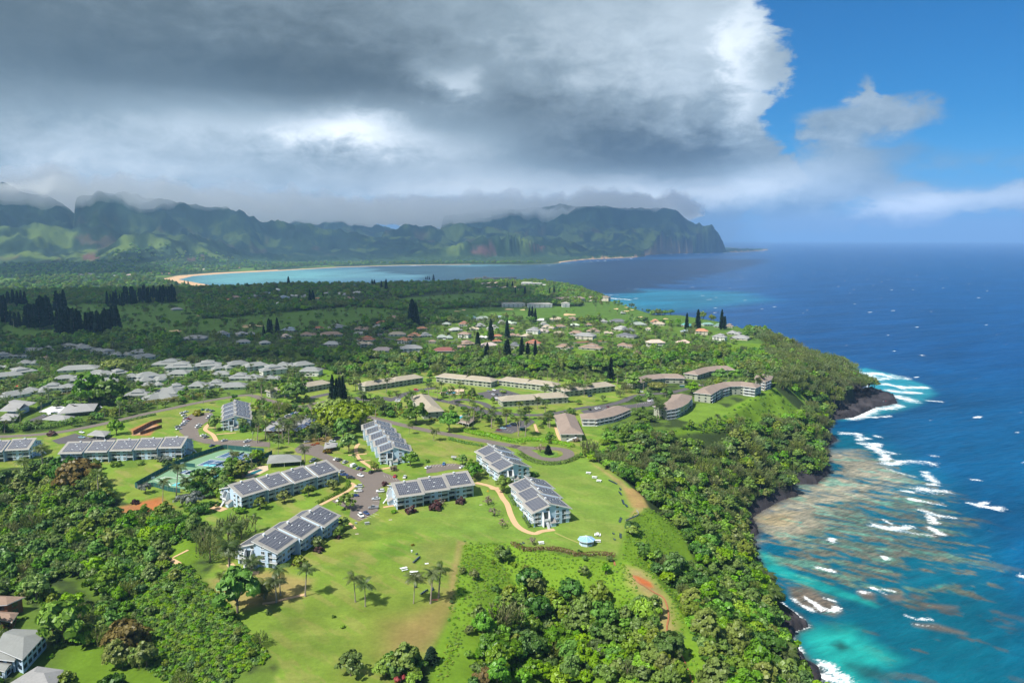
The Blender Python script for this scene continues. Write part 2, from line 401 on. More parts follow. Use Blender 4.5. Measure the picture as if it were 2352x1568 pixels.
resort = [(-40, 1075), (120, 1070), (180, 1058), (260, 1140), (370, 1185), (470, 1200), (520, 1260), (470, 1330), (545, 1420), (640, 1530), (620, 1600), (900, 1600), (985, 1500), (1040, 1390), (1050, 1320), (1062, 1252), (1175, 1243), (1240, 1262), (1415, 1280),
          (1438, 1200), (1488, 1165), (1470, 1140), (1430, 1100), (1380, 1065), (1345, 1045), (1450, 1020), (1380, 1000), (1400, 960), (1330, 940), (1500, 900), (1330, 850), (1130, 870), (990, 850), (760, 880), (580, 905), (400, 935), (180, 990), (-40, 1000)]
area(resort, LAWN, 1.5)
paint(softmask(resort, GX, GY, GPX, GPY, 1.5) * smooth((fn2[:, 0] - 0.45) * 5) * 0.55, LAWN2)
_rm = softmask(resort, GX, GY, GPX, GPY, 1.5)
paint(_rm * smooth((fbm((GX + GY) / 5, (GX - GY) / 22, 4, 61) - .53) * 8) * .6, A3((.22, .21, .065))); paint(_rm * smooth((fbm(GX / 14, GY / 10, 4, 67) - .55) * 8) * .55, A3((.075, .155, .018)))
area([(1185, 1075), (1350, 1050), (1430, 1105), (1480, 1160), (1435, 1200), (1420, 1275), (1250, 1262), (1130, 1235), (1060, 1250), (900, 1200), (1000, 1150), (1120, 1110)], LAWN * A3((1.08, 1.02, 1.5)), 6, .6)
area([(600, 1390), (850, 1300), (1010, 1290), (1040, 1400), (985, 1490), (890, 1580), (650, 1560), (560, 1440)], A3((.135, .165, .028)), 14, .45)
area([(1040, 1300), (1052, 1320), (1042, 1400), (990, 1495), (900, 1530), (900, 1460), (1000, 1400), (1030, 1350)], A3((.20, .16, .055)), 7, .55)
area([(880, 1430), (960, 1400), (1035, 1370), (1010, 1460), (940, 1510), (880, 1500)], A3((.22, .145, .06)), 9, .6)
area([(1355, 1060), (1430, 1105), (1485, 1165), (1440, 1200), (1465, 1150), (1400, 1095)], A3((.26, .20, .08)), 1.5, .8)
area([(1430, 1120), (1470, 1130), (1490, 1165), (1450, 1165)], A3((.27, .17, .07)), 2, .8)
area([(1050, 1240), (1072, 1245), (1050, 1330), (1040, 1400), (1032, 1340)], A3((.26, .19, .08)), 1.5, .7)
area([(945, 1245), (1045, 1235), (1040, 1290), (975, 1290)], A3((.15, .16, .045)), 5, .55)
# rough slopes of bright ground cover
area([(1062, 1252), (1170, 1245), (1300, 1275), (1420, 1287), (1445, 1200), (1490, 1165), (1560, 1215), (1620, 1330), (1680, 1600), (1560, 1640), (1330, 1620), (980, 1620), (990, 1500), (1040, 1400), (1052, 1320)], BRUSH, 2)
area([(1340, 1045), (1470, 1000), (1560, 985), (1680, 945), (1770, 890), (1840, 945), (1860, 975), (1760, 985), (1640, 990), (1500, 1010), (1400, 1040)], BRUSH, 3)
area([(1330, 1040), (1370, 1020), (1460, 1018), (1440, 1036), (1360, 1046)], BRUSH * 1.1, 3)
area([(1540, 958), (1605, 925), (1650, 925), (1690, 958), (1600, 972)], LAWN, 2); area([(1640, 950), (1740, 905), (1780, 890), (1820, 935), (1740, 965)], BRUSH, 2)
area([(1760, 880), (1790, 875), (1875, 938), (1860, 940)], LAWN * 1.05, 2)
area([(1440, 1300), (1480, 1310), (1535, 1375), (1555, 1440), (1550, 1470), (1520, 1455), (1480, 1370), (1445, 1340)], A3((.27, .20, .09)), 4, .85)
area(Z('7', (1345, 640), (1400, 650), (1500, 700), (1525, 745), (1490, 745), (1420, 715)), SOIL, 1.2)
# lower left
area([(180, 1335), (300, 1300), (390, 1340), (385, 1400), (250, 1400)], BRUSH * .9, 5); area([(130, 1568), (160, 1480), (250, 1450), (400, 1500), (440, 1568), (440, 1640), (130, 1640)], BRUSH * .8, 5)
area([(370, 1240), (450, 1220), (470, 1270), (430, 1310), (385, 1290)], BRUSH * .85, 3); area([(90, 1380), (150, 1400), (150, 1440), (100, 1430)], LAWN, 2)
area([(270, 1165), (370, 1145), (400, 1165), (380, 1185), (290, 1190)], DIRT * 1.2, 3, .8); area([(310, 1155), (370, 1140), (375, 1172), (330, 1175)], SOIL, 3, .7)
area([(480, 1330), (620, 1310), (720, 1330), (700, 1370), (560, 1400), (500, 1375)], A3((.27, .19, .08)), 4, .75)
area([(300, 985), (350, 965), (365, 975), (345, 1000), (305, 1000)], DIRT * 1.1, 1, .9); area([(690, 1010), (750, 995), (770, 1010), (720, 1030)], A3((.17, .09, .05)), 2, .7)
# golf course, mid distance
for g in ([(0, 720), (180, 690), (480, 690), (640, 700), (700, 735), (520, 760), (300, 770), (0, 790)], [(850, 690), (1130, 670), (1130, 715), (1000, 730), (850, 735)], [(1000, 710), (1200, 705), (1420, 700), (1500, 725), (1560, 722), (1745, 760), (1720, 772), (1500, 740), (1230, 735), (1010, 728)],
          [(1330, 690), (1420, 690), (1500, 722), (1380, 728)], [(560, 725), (870, 700), (1000, 725), (720, 760), (560, 765)], [(640, 655), (760, 650), (800, 690), (680, 700)], [(1530, 745), (1700, 770), (1790, 790), (1740, 800), (1560, 775)]):
    area(g, GOLF, 6)
for g in ([(690, 845), (770, 850), (790, 870), (700, 875)], [(1000, 815), (1040, 812), (1030, 830)], [(1300, 800), (1400, 800), (1410, 820), (1310, 828)], [(730, 803), (790, 800), (780, 822)], [(1620, 785), (1760, 790), (1800, 800), (1700, 812)]):
    area(g, BRUSH * .9, 4)
# housing area ground
area([(820, 800), (900, 755), (1060, 738), (1500, 738), (1700, 770), (1560, 790), (1300, 810), (1000, 805)], LAWN * .75, 12, .55)
area([(-40, 830), (200, 800), (480, 845), (720, 835), (740, 870), (560, 905), (300, 960), (-40, 990)], LAWN * .8, 8, .5)
# valley behind
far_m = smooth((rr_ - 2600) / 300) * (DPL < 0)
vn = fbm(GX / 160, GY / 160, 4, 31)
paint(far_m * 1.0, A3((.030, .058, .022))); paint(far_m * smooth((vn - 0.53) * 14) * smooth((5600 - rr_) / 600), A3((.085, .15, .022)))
# mountains
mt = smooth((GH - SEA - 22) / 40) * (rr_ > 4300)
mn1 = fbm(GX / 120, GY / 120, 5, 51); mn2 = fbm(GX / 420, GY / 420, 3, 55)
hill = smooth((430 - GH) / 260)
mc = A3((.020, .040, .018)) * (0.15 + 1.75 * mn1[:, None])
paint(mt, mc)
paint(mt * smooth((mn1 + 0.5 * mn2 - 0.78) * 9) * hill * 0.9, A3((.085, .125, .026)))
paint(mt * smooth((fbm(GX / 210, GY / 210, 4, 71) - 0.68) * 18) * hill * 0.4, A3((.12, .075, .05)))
for c, w, h_ in (((1116, 575), 26, 13), ((1092, 578), 14, 8), ((208, 592), 22, 8), ((440, 598), 13, 8), ((465, 593), 7, 6), ((1235, 567), 18, 7), ((1290, 560), 10, 8)):
    q = ((GPX - c[0]) / w) ** 2 + ((GPY - c[1]) / h_) ** 2
    paint(mt * smooth((1.2 - q + (mn1 - .5) * 2.0) * 2) * (rr_ > 4300) * (rr_ < 7200), A3((.10, .055, .045)))
# beaches and rock
beach = smooth((95 - DS) / 40) * (DS > -60) * (rr_ > 2700) * smooth((DS + 25) / 10)
bm = np.where(GPX < 700, 1.0, np.where(GPX < 1080, 0.8, np.where((GPX > 1285) & (GPX < 1465), 1.0, np.where(GPX > 1482, .9, 0.15))))
bw = np.where(GPX < 640, 1, 0.55)
paint(smooth((95 * bw - DS) / 30) * (DS > -40) * (rr_ > 2700) * bm * smooth((SEA + 6 - GH) / 3) * ((GPX < 1590) | (GPX > 1676)), SAND)
rk = smooth((9 - DS + (fn[:, 0] - .5) * 14) / 4) * (rr_ < 1500)
paint(rk, ROCK * (0.6 + 0.9 * fn))
lava = softmask([(1735, 1180), (1800, 1140), (1840, 1125), (1885, 1105), (1912, 1075), (1925, 1000), (1905, 960), (1920, 930), (1960, 895), (1950, 850), (2000, 880), (2070, 900), (2080, 930), (1970, 965), (1940, 1020), (1920, 1090), (1840, 1145), (1760, 1180), (1745, 1245), (1715, 1235), (1715, 1200)], GX, GY, GPX, GPY, 3)
lava = np.maximum(lava, softmask([(1770, 1375), (1800, 1385), (1860, 1430), (1850, 1500), (1890, 1530), (1895, 1600), (1855, 1600), (1840, 1540), (1800, 1470), (1785, 1420)], GX, GY, GPX, GPY, 2))
paint(lava, ROCK * (0.35 + 1.5 * fn))
_lz = SEA + 2.0 + np.clip(DS, 0, 30) * .10
GH = np.where(DS > 0, GH * (1 - lava) + np.minimum(GH, _lz) * lava, GH) + lava * (DS > 0) * ((ridged(GX / 9, GY / 9, 4, 91) - 0.5) * 7 + (fbm(GX / 2.5, GY / 2.5, 2, 95) - .5) * 2.2)
fv = 0.78 + 0.44 * fn
fvm = np.where((rr_ < 1500)[:, None], fv, 1.0)
col = np.clip(col * fvm, 0, 1)
keep = (DS > -70)
kf = keep[GF].any(1)
GF2 = GF[kf]
used = np.zeros(len(GX), bool); used[GF2.ravel()] = True
idx = np.cumsum(used) - 1
mg = bpy.data.materials.new("ground"); mg.use_nodes = True; nt = mg.node_tree; b = nt.nodes['Principled BSDF']
c0 = attr(nt, 'tint', True); wp = worldpos(nt)
g1 = noise(nt, wp, 0.55, 5, 0.7); g2 = noise(nt, wp, 0.07, 4, 0.6)
k = (g1 * 0.75 + 0.62) * (g2 * 0.5 + 0.75)
mm = nt.nodes.new('ShaderNodeMix'); mm.data_type = 'RGBA'; mm.blend_type = 'MULTIPLY'; mm.inputs[0].default_value = 1
nt.links.new(c0.o, mm.inputs[6]); nt.links.new(k.o, mm.inputs[7])
nt.links.new(mm.outputs[2], b.inputs['Base Color']); b.inputs['Roughness'].default_value = 0.95; b.inputs['Specular IOR Level'].default_value = 0.1
bp = nt.nodes.new('ShaderNodeBump'); bp.inputs['Distance'].default_value = 0.5; bp.inputs['Strength'].default_value = 0.35
nt.links.new(g1.o, bp.inputs['Height']); nt.links.new(bp.outputs[0], b.inputs['Normal'])
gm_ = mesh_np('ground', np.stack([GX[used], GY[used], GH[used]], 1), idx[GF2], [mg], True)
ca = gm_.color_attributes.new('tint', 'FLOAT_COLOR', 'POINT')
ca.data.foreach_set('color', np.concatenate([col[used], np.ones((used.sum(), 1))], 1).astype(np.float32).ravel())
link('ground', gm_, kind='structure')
# ------------------------------------------------------------------ the sea
rs = np.concatenate([np.geomspace(200, 1100, 420), np.geomspace(1110, 5000, 160), np.geomspace(5100, 42000, 90)])
SX, SY, SF = polar(-50, 50, 760, rs)
SPX, SPY = proj(SX, SY, np.full(SX.shape, SEA))
sr = np.hypot(SX, SY); SDL = sdist(LAND, SX, SY)
keep = (SDL < 60); kf = keep[SF].any(1); SF2 = SF[kf]
used = np.zeros(len(SX), bool); used[SF2.ravel()] = True; idx = np.cumsum(used) - 1
SX, SY, SPX, SPY, sr, SDL = (a[used] for a in (SX, SY, SPX, SPY, sr, SDL)); SF2 = idx[SF2]
def smask(pts, soft): 
    G = W(pts, SEA); bb = np.array(pts); m = (SPX > bb[:, 0].min() - 250) & (SPX < bb[:, 0].max() + 250) & (SPY > bb[:, 1].min() - 200) & (SPY < bb[:, 1].max() + 200)
    o = np.zeros(SX.shape)
    if m.any(): o[m] = smooth(sdist(G, SX[m], SY[m]) / (2 * soft) + 0.5)
    return o
# coordinates along the swell lines on the reef
ct, st = math.cos(R(-28)), math.sin(R(-28))
U = SX * ct + SY * st; V_ = -SX * st + SY * ct
streak = fbm(U / 19, V_ / 6.5, 5, 3); streak2 = fbm(U / 8, V_ / 3.0, 4, 8); big = fbm(SX / 60, SY / 60, 4, 12)
DEEP, MID, TEAL, TURQ = A3((.0005, .046, .155)), A3((.0008, .068, .155)), A3((.002, .105, .150)), A3((.015, .30, .27))
TAN, OLIVE, BROWN = A3((.30, .265, .20)), A3((.10, .125, .088)), A3((.115, .095, .075))
sc_ = np.ones((len(SX), 3)) * DEEP
def sp(m, c):
    global sc_
    m = m[:, None]; sc_ = sc_ * (1 - m) + c * m
sp(smooth((1500 - sr) / 900) * 0.75, MID)
sp(smooth((560 - sr) / 300) * 0.6, TEAL * .8)
sp(smask([(1900, 990), (1990, 1000), (2140, 1090), (2240, 1240), (2330, 1420), (2380, 1640), (1850, 1640), (1850, 1500), (1740, 1250), (1830, 1130)], 30) * 0.75, TEAL)
bayw = smask([(400, 650), (445, 630), (640, 620), (1000, 607), (1290, 605), (1240, 640), (1000, 645), (600, 650)], 500)
sp(bayw * 0.8, A3((.10, .235, .27))); sp(smask([(410, 650), (470, 630), (700, 618), (760, 635), (560, 655)], 350) * 0.7, A3((.14, .36, .36)))
sp(smask([(1330, 690), (1480, 665), (1700, 670), (1760, 690), (1560, 715), (1420, 705)], 90) * .55, A3((.008, .19, .27)))
sp(smask([(1240, 650), (1420, 690), (1500, 715), (1380, 715)], 60) * .4, A3((.03, .20, .24)))
reef = smask([(1905, 1035), (1990, 1035), (2080, 1085), (2150, 1130), (2210, 1210), (2260, 1310), (2180, 1370), (2060, 1365), (1960, 1345), (1860, 1345), (1760, 1320), (1735, 1250), (1735, 1190), (1800, 1145), (1880, 1105)], 22)
inner = smask([(1905, 1035), (1990, 1060), (2080, 1110), (2110, 1170), (2080, 1260), (1960, 1300), (1800, 1260), (1735, 1250), (1735, 1190), (1800, 1145), (1880, 1105)], 40)
edgef = smooth((reef * (.62 + .38 * inner) - 0.42 + (streak - 0.5) * 2.0 + (streak2 - .5) * 1.3 + (big - .5) * .8) * 2.2) * smooth(reef * 5)
sp(edgef * 0.88, OLIVE * (0.65 + 0.9 * streak2[:, None]))
sp(edgef * smooth((streak2 - 0.50) * 7) * .75, BROWN * (0.7 + 0.7 * streak[:, None]))
sp(reef * smooth((streak - 0.60) * 12) * 0.75, A3((.09, .24, .19)))
flat = smask([(1900, 1035), (1960, 1035), (2090, 1110), (2060, 1135), (1950, 1150), (1900, 1200), (1780, 1250), (1735, 1250), (1735, 1180), (1800, 1140), (1890, 1100)], 12)
sp(flat * smooth((big + streak - 0.80) * 4) * 0.85, TAN * (0.6 + 0.75 * streak2[:, None])); sp(flat * smooth((streak - 0.63) * 14) * .6, A3((.10, .30, .24)))
sp(flat * smooth((big - 0.66) * 10) * .3, A3((.36, .24, .08)))
outer = smask([(2180, 1120), (2300, 1250), (2330, 1400), (2300, 1568), (2050, 1568), (1950, 1450), (2050, 1370), (2200, 1340)], 25)
sp(outer * smooth((streak - 0.64) * 16) * .75, BROWN * .75)
sp(smask([(1950, 850), (1990, 845), (2060, 862), (2130, 885), (2150, 905), (2110, 930), (2060, 945), (1985, 960), (1930, 965), (2060, 915), (1990, 885)], 8) * .8, A3((.02, .26, .32)))
ch = smask([(1738, 1262), (1760, 1270), (1830, 1325), (1990, 1375), (2010, 1392), (1900, 1360), (1800, 1320), (1742, 1290)], 5) + smask([(1760, 1300), (1860, 1325), (2000, 1385), (1880, 1350), (1760, 1310)], 4)
sp(np.clip(ch, 0, 1) * (0.45 + 0.5 * streak), TURQ)
lag = smask([(1838, 1455), (1880, 1440), (1960, 1440), (2000, 1475), (2060, 1510), (2040, 1530), (1980, 1535), (2010, 1640), (1950, 1640), (1930, 1545), (1860, 1505)], 9)
sp(lag * (0.72 + 0.35 * big), TURQ * 1.05)
sp(smask([(1910, 1480), (1930, 1472), (1955, 1488), (1935, 1494)], 3) * .85, A3((.01, .05, .05))); sp(smask([(1940, 1520), (2010, 1530), (2060, 1560), (1990, 1560), (1945, 1535)], 4) * .7, A3((.01, .075, .085)))
islet = smask([(1812, 1348), (1850, 1348), (1878, 1362), (1920, 1385), (1932, 1405), (1915, 1414), (1880, 1405), (1835, 1390), (1815, 1365)], 3)
sp(islet, BROWN * (0.8 + 0.8 * streak2[:, None]))
for pts in ([(1975, 1352), (2010, 1362), (2008, 1377), (1985, 1375), (1970, 1362)], [(2025, 1365), (2070, 1362), (2080, 1376), (2050, 1380)], [(2095, 1362), (2125, 1372), (2110, 1378), (2090, 1370)], [(2118, 1384), (2200, 1392), (2195, 1398), (2130, 1396)], [(2098, 1430), (2150, 1432), (2220, 1452), (2215, 1457), (2150, 1447), (2100, 1437)]):
    sp(smask(pts, 2.5) * .9, BROWN * (0.8 + 0.8 * streak2[:, None]))
sp(smooth((5 + SDL) / 6) * (SDL < 3) * (sr < 1200) * .8, BROWN * .7)
# ---- surf
foam = np.zeros(len(SX))
fo1 = fbm(U / 9, V_ / 3.0, 5, 33); fo2 = fbm(SX / 5, SY / 5, 4, 37)
def surf(pts, wid, k=1.0, px=True):
    """a line of breaking water; wid in metres"""
    global foam
    G = W(pts, SEA); bb = np.array(pts)
    m = (SPX > bb[:, 0].min() - 90) & (SPX < bb[:, 0].max() + 90) & (SPY > bb[:, 1].min() - 60) & (SPY < bb[:, 1].max() + 60)
    if not m.any(): return
    d = pdist(G, SX[m], SY[m], False)
    f = np.clip(0.95 - (d / wid) ** 1.2 * .62 + (fo1[m] - 0.5) * 1.5, 0, 1) * k
    f = np.maximum(f, .36 * k * np.clip(1.1 - d / (3.0 * wid), 0, 1) * smooth((fo1[m] - .40) * 4)); foam[m] = np.maximum(foam[m], f)
Z4 = lambda *p: Z('4', *p)
surf(Z4((840, 275), (960, 320), (1080, 310), (1200, 330)), 16); surf(Z4((1000, 330), (1120, 350), (1240, 345)), 16); surf(Z4((1030, 385), (1200, 405), (1330, 430), (1480, 425)), 12); surf(Z4((1230, 455), (1320, 465), (1420, 470)), 11)
surf(Z4((960, 300), (1000, 360), (1010, 420)), 4); surf(Z4((1250, 500), (1330, 520), (1390, 545)), 10); surf(Z4((1530, 540), (1640, 545)), 4); surf(Z4((1280, 575), (1200, 600), (1090, 610), (1000, 650), (880, 690)), 9); surf(Z4((1000, 680), (1100, 680), (1200, 672)), 4)
surf(Z4((800, 815), (930, 820), (950, 870), (1010, 860)), 5); surf(Z4((960, 905), (1100, 910), (1050, 940), (1120, 970), (1220, 990)), 6); surf(Z4((1150, 1000), (1190, 1080), (1300, 1060), (1420, 1060), (1560, 1080)), 6); surf(Z4((1080, 840), (1110, 845)), 3.5)
surf(Z4((1500, 1150), (1560, 1210), (1600, 1240), (1560, 1250)), 5); surf(Z4((1480, 1300), (1560, 1310), (1680, 1310)), 7); surf(Z4((1390, 1380), (1500, 1400), (1640, 1425)), 3.5); surf(Z4((1320, 1310), (1380, 1320)), 3); surf(Z4((1180, 1120), (1300, 1160), (1420, 1190)), 2.5, .6)
surf(Z4((1910, 1420), (1980, 1440), (2150, 1460)), 4.5); surf(Z4((1910, 1215), (1960, 1215)), 3.5); surf(Z4((1550, 1005), (1600, 1010)), 3); surf(Z4((1480, 1470), (1600, 1520), (1750, 1540)), 3.5, .8); surf(Z4((1480, 150), (1520, 152)), 3); surf(Z4((1340, 342), (1390, 345)), 3)
surf(Z('8', (1080, 215), (1200, 240), (1360, 235)), 4.5); surf(Z('8', (1150, 165), (1230, 210)), 2, .8); surf(Z('8', (1300, 265), (1560, 300)), 3, .6); surf(Z('8', (1550, 125), (1580, 190)), 4); surf(Z('8', (1570, 245), (1640, 280)), 4); surf(Z('8', (705, 330), (710, 350)), 2.5)
surf(Z('8', (580, 570), (720, 600)), 2.5); surf(Z('8', (1160, 485), (1165, 505)), 2.5); surf(Z('8', (970, 780), (1030, 785)), 2.5); surf(Z('8', (1060, 750), (1160, 800)), 2.2); surf(Z('8', (1180, 765), (1240, 775)), 2, .8); surf(Z('8', (1330, 980), (1440, 1020), (1550, 1015)), 1.8, .8)
surf(Z('8', (380, 840), (440, 890), (520, 930)), 2.6); surf(Z('8', (480, 830), (560, 880), (620, 930), (720, 945), (750, 920)), 2.2); surf(Z('8', (650, 840), (740, 860)), 1.8, .8); surf(Z('8', (1400, 1060), (1560, 1075), (1660, 1090)), 1.2, .6); surf(Z('8', (2330, 640), (2360, 650)), 3)
surf(Z('8', (270, 880), (340, 930), (430, 990), (450, 1040)), 2.0); surf(Z('8', (320, 1080), (380, 1100), (460, 1070)), 3.2); surf(Z('8', (350, 1140), (370, 1200), (420, 1270), (390, 1300)), 2.6); surf(Z('8', (610, 1400), (700, 1420), (720, 1470)), 4.0); surf(Z('8', (600, 1510), (680, 1530), (800, 1500), (830, 1560)), 4.5)
surf([(1305, 668), (1345, 669)], 14); surf([(1345, 672), (1358, 673)], 14); surf([(1380, 677), (1420, 678)], 8, .7); surf([(1405, 685), (1445, 688)], 14); surf([(945, 610.5), (1090, 609)], 14, .8); surf([(1230, 612), (1275, 609)], 14); surf([(1300, 605), (1450, 594)], 16, .9); surf([(1490, 585), (1700, 580.5)], 30); surf([(1715, 577.5), (1860, 576.5)], 30); surf([(1725, 573.5), (1760, 573.6)], 30, .8)
surf([(450, 634.5), (640, 623.2), (780, 615.4)], 5, .5); surf([(1500, 725), (1560, 728)], 6); surf([(912, 617), (932, 617)], 12)
# scattered whitecaps on open water
wc = fbm(SX / 11, SY / 5, 3, 77)
mw = bpy.data.materials.new("sea_water"); mw.use_nodes = True; nt = mw.node_tree; b = nt.nodes['Principled BSDF']
wp = worldpos(nt); c0 = attr(nt, 'tint', True); f0 = attr(nt, 'foam')
wsm = mapping(nt, wp, (1, 1, 1), (0, 0, R(-28)))
e1 = noise(nt, mapping(nt, wsm, (0.05, 0.16, 1)), 1.0, 6, 0.68, 0.3); e2 = noise(nt, mapping(nt, wsm, (0.22, 0.75, 1)), 1.0, 4, 0.62, 0.2)
e3 = noise(nt, mapping(nt, wsm, (0.004, 0.010, 1)), 1.0, 4, 0.6, 0.3)
tint = mixc(nt, (e1 - 0.5) * 2.2 + 0.5, (0.62, 0.70, 0.74), (1.35, 1.28, 1.22))  # light and dark of the chop put into the water colour
mu = nt.nodes.new('ShaderNodeMix'); mu.data_type = 'RGBA'; mu.blend_type = 'MULTIPLY'; mu.inputs[0].default_value = 1
nt.links.new(c0.o, mu.inputs[6]); nt.links.new(tint.o, mu.inputs[7])
mu2 = nt.nodes.new('ShaderNodeMix'); mu2.data_type = 'RGBA'; mu2.blend_type = 'MULTIPLY'; mu2.inputs[0].default_value = 1
e6 = noise(nt, mapping(nt, wsm, (0.0035, 0.016, 1)), 1.0, 5, 0.65, 0.4)
t2 = (e3 * 0.9 + 0.55) * ((e6 - 0.5) * 1.5 + 1.0)  # broader painted chop for far water, where the bump is lost
nt.links.new(mu.outputs[2], mu2.inputs[6]); nt.links.new(t2.o, mu2.inputs[7])
cap = noise(nt, mapping(nt, wsm, (0.030, 0.085, 1), loc=(5, 3, 0)), 1.0, 3, 0.55); capm = cap.step(0.735, 0.76)
vo = nt.nodes.new('ShaderNodeTexVoronoi'); vo.feature = 'F1'; vo.inputs['Scale'].default_value = 1.0; vo.inputs['Randomness'].default_value = 1.0
nt.links.new(mapping(nt, wsm, (0.011, 0.030, 1), loc=(2, 9, 0)).o, vo.inputs['Vector'])
vd = S(nt, vo.outputs['Distance']) + (e2 - 0.5) * 0.16
sepc = nt.nodes.new('ShaderNodeSeparateColor'); nt.links.new(vo.outputs['Color'], sepc.inputs[0])
vr = S(nt, sepc.outputs[0])
caps = (vr * 0.12 - vd).step(0.0, 0.03) * attr(nt, 'open')
e4 = noise(nt, mapping(nt, wsm, (0.5, 1.2, 1)), 1.0, 5, 0.7, 0.6)
fm = (f0 * 1.0 + (e4 - 0.5) * 2.2 * f0.step(0.0, 0.3) + (e2 - 0.5) * 1.2 * f0.step(0.0, 0.3)).step(0.30, 1.20).mx(caps * 0.8)
rf = attr(nt, 'reef'); q1 = noise(nt, mapping(nt, wsm, (0.10, 0.42, 1)), 1.0, 7, 0.72, 0.9); q2 = noise(nt, mapping(nt, wsm, (0.035, 0.16, 1), loc=(3, 8, 0)), 1.0, 5, 0.66, 0.6)
rc = mixc(nt, ((q1 - 0.5) * 4.2 + 0.5).sat(), (0.52, 0.60, 0.64), (1.35, 1.33, 1.28))
mu3 = nt.nodes.new('ShaderNodeMix'); mu3.data_type = 'RGBA'; mu3.blend_type = 'MULTIPLY'; nt.links.new(rf.o, mu3.inputs[0]); nt.links.new(mu2.outputs[2], mu3.inputs[6]); nt.links.new(rc.o, mu3.inputs[7])
ch2 = mixc(nt, (q2.step(0.60, 0.70)) * rf * 0.75, S(nt, mu3.outputs[2]), (0.03, 0.22, 0.20))
colr = mixc(nt, fm, ch2, (0.80, 0.84, 0.86))
nt.links.new(colr.o, b.inputs['Base Color'])
ro = fm * 0.6 + 0.30; nt.links.new(ro.o, b.inputs['Roughness']); b.inputs['IOR'].default_value = 1.33
b.inputs['Specular IOR Level'].default_value = 0.12
bp = nt.nodes.new('ShaderNodeBump'); bp.inputs['Distance'].default_value = 1.6; bp.inputs['Strength'].default_value = 0.8
e5 = noise(nt, mapping(nt, wsm, (0.010, 0.040, 1)), 1.0, 4, 0.6, 0.3)
hh = e1 * 1.0 + e2 * 0.35 + e5 * 2.5; nt.links.new(hh.o, bp.inputs['Height']); nt.links.new(bp.outputs[0], b.inputs['Normal'])
ws = mesh_np('sea', np.stack([SX, SY, np.full(SX.shape, SEA)], 1), SF2, [mw], True)
ca = ws.color_attributes.new('tint', 'FLOAT_COLOR', 'POINT'); ca.data.foreach_set('color', np.concatenate([sc_, np.ones((len(sc_), 1))], 1).astype(np.float32).ravel())
fa = ws.attributes.new('foam', 'FLOAT', 'POINT'); fa.data.foreach_set('value', foam.astype(np.float32))
ra = ws.attributes.new('reef', 'FLOAT', 'POINT'); ra.data.foreach_set('value', np.clip(np.maximum(edgef, np.maximum(flat * .8, islet)), 0, 1).astype(np.float32))
oa = ws.attributes.new('open', 'FLOAT', 'POINT'); oa.data.foreach_set('value', (smooth((sr - 400) / 300) * (1 - bayw)).astype(np.float32))
link('sea', ws, kind='structure')
# ------------------------------------------------------------------ mesh building
class MB:
    def __init__(s): s.v, s.f, s.m = [], [], []
    def face(s, pts, m=0):
        n = len(s.v); s.v += [tuple(p) for p in pts]; s.f.append(list(range(n, n + len(pts)))); s.m.append(m)
    def box(s, x0, x1, y0, y1, z0, z1, m=0):
        n = len(s.v)
        s.v += [(x0, y0, z0), (x1, y0, z0), (x1, y1, z0), (x0, y1, z0), (x0, y0, z1), (x1, y0, z1), (x1, y1, z1), (x0, y1, z1)]
        for q in ((0, 3, 2, 1), (4, 5, 6, 7), (0, 1, 5, 4), (1, 2, 6, 5), (2, 3, 7, 6), (3, 0, 4, 7)):
            s.f.append([n + i for i in q]); s.m.append(m)
    def prism(s, poly, vec, m=0):
        """closed prism: polygon (3-D points) swept by vec"""
        n = len(s.v); k = len(poly); vec = np.asarray(vec, float)
        s.v += [tuple(p) for p in poly] + [tuple(np.asarray(p, float) + vec) for p in poly]
        s.f.append([n + i for i in range(k)][::-1]); s.m.append(m); s.f.append([n + k + i for i in range(k)]); s.m.append(m)
        for i in range(k):
            j = (i + 1) % k; s.f.append([n + i, n + j, n + k + j, n + k + i]); s.m.append(m)
    def slab(s, quad, th, m=0, m2=None):
        """a quad with thickness th below it"""
        q = [np.asarray(p, float) for p in quad]; b = [p - np.array([0, 0, th]) for p in q]
        n = len(s.v); k = len(q); s.v += [tuple(p) for p in q + b]
        s.f.append([n + i for i in range(k)]); s.m.append(m); s.f.append([n + k + i for i in range(k)][::-1]); s.m.append(m if m2 is None else m2)
        for i in range(k):
            j = (i + 1) % k; s.f.append([n + i, n + k + i, n + k + j, n + j]); s.m.append(m if m2 is None else m2)
    def tube(s, pts, rad, n=6, m=0):
        P = [np.asarray(p, float) for p in pts]; base = len(s.v); r = rad if hasattr(rad, '__len__') else [rad] * len(P)
        for i, p in enumerate(P):
            t = P[min(i + 1, len(P) - 1)] - P[max(i - 1, 0)]; t /= np.linalg.norm(t) + 1e-9
            a = np.cross(t, (0, 0, 1) if abs(t[2]) < .9 else (1, 0, 0)); a /= np.linalg.norm(a); b_ = np.cross(t, a)
            for k in range(n):
                q = 2 * math.pi * k / n; s.v.append(tuple(p + r[i] * (math.cos(q) * a + math.sin(q) * b_)))
        for i in range(len(P) - 1):
            for k in range(n):
                k2 = (k + 1) % n; s.f.append([base + i * n + k, base + i * n + k2, base + (i + 1) * n + k2, base + (i + 1) * n + k]); s.m.append(m)
        s.f.append([base + (len(P) - 1) * n + k for k in range(n)]); s.m.append(m)
    def mesh(s, name, mats, smooth_=False):
        me = bpy.data.meshes.new(name); me.from_pydata(s.v, [], s.f)
        for q in mats: me.materials.append(q)
        me.polygons.foreach_set('material_index', np.array(s.m, np.int32))
        if smooth_: me.polygons.foreach_set('use_smooth', np.ones(len(s.f), bool))
        me.update(); return me
    def obj(s, name, mats, parent=None, smooth_=False):
        return link(name, s.mesh(name, mats if isinstance(mats, (list, tuple)) else [mats], smooth_), parent)
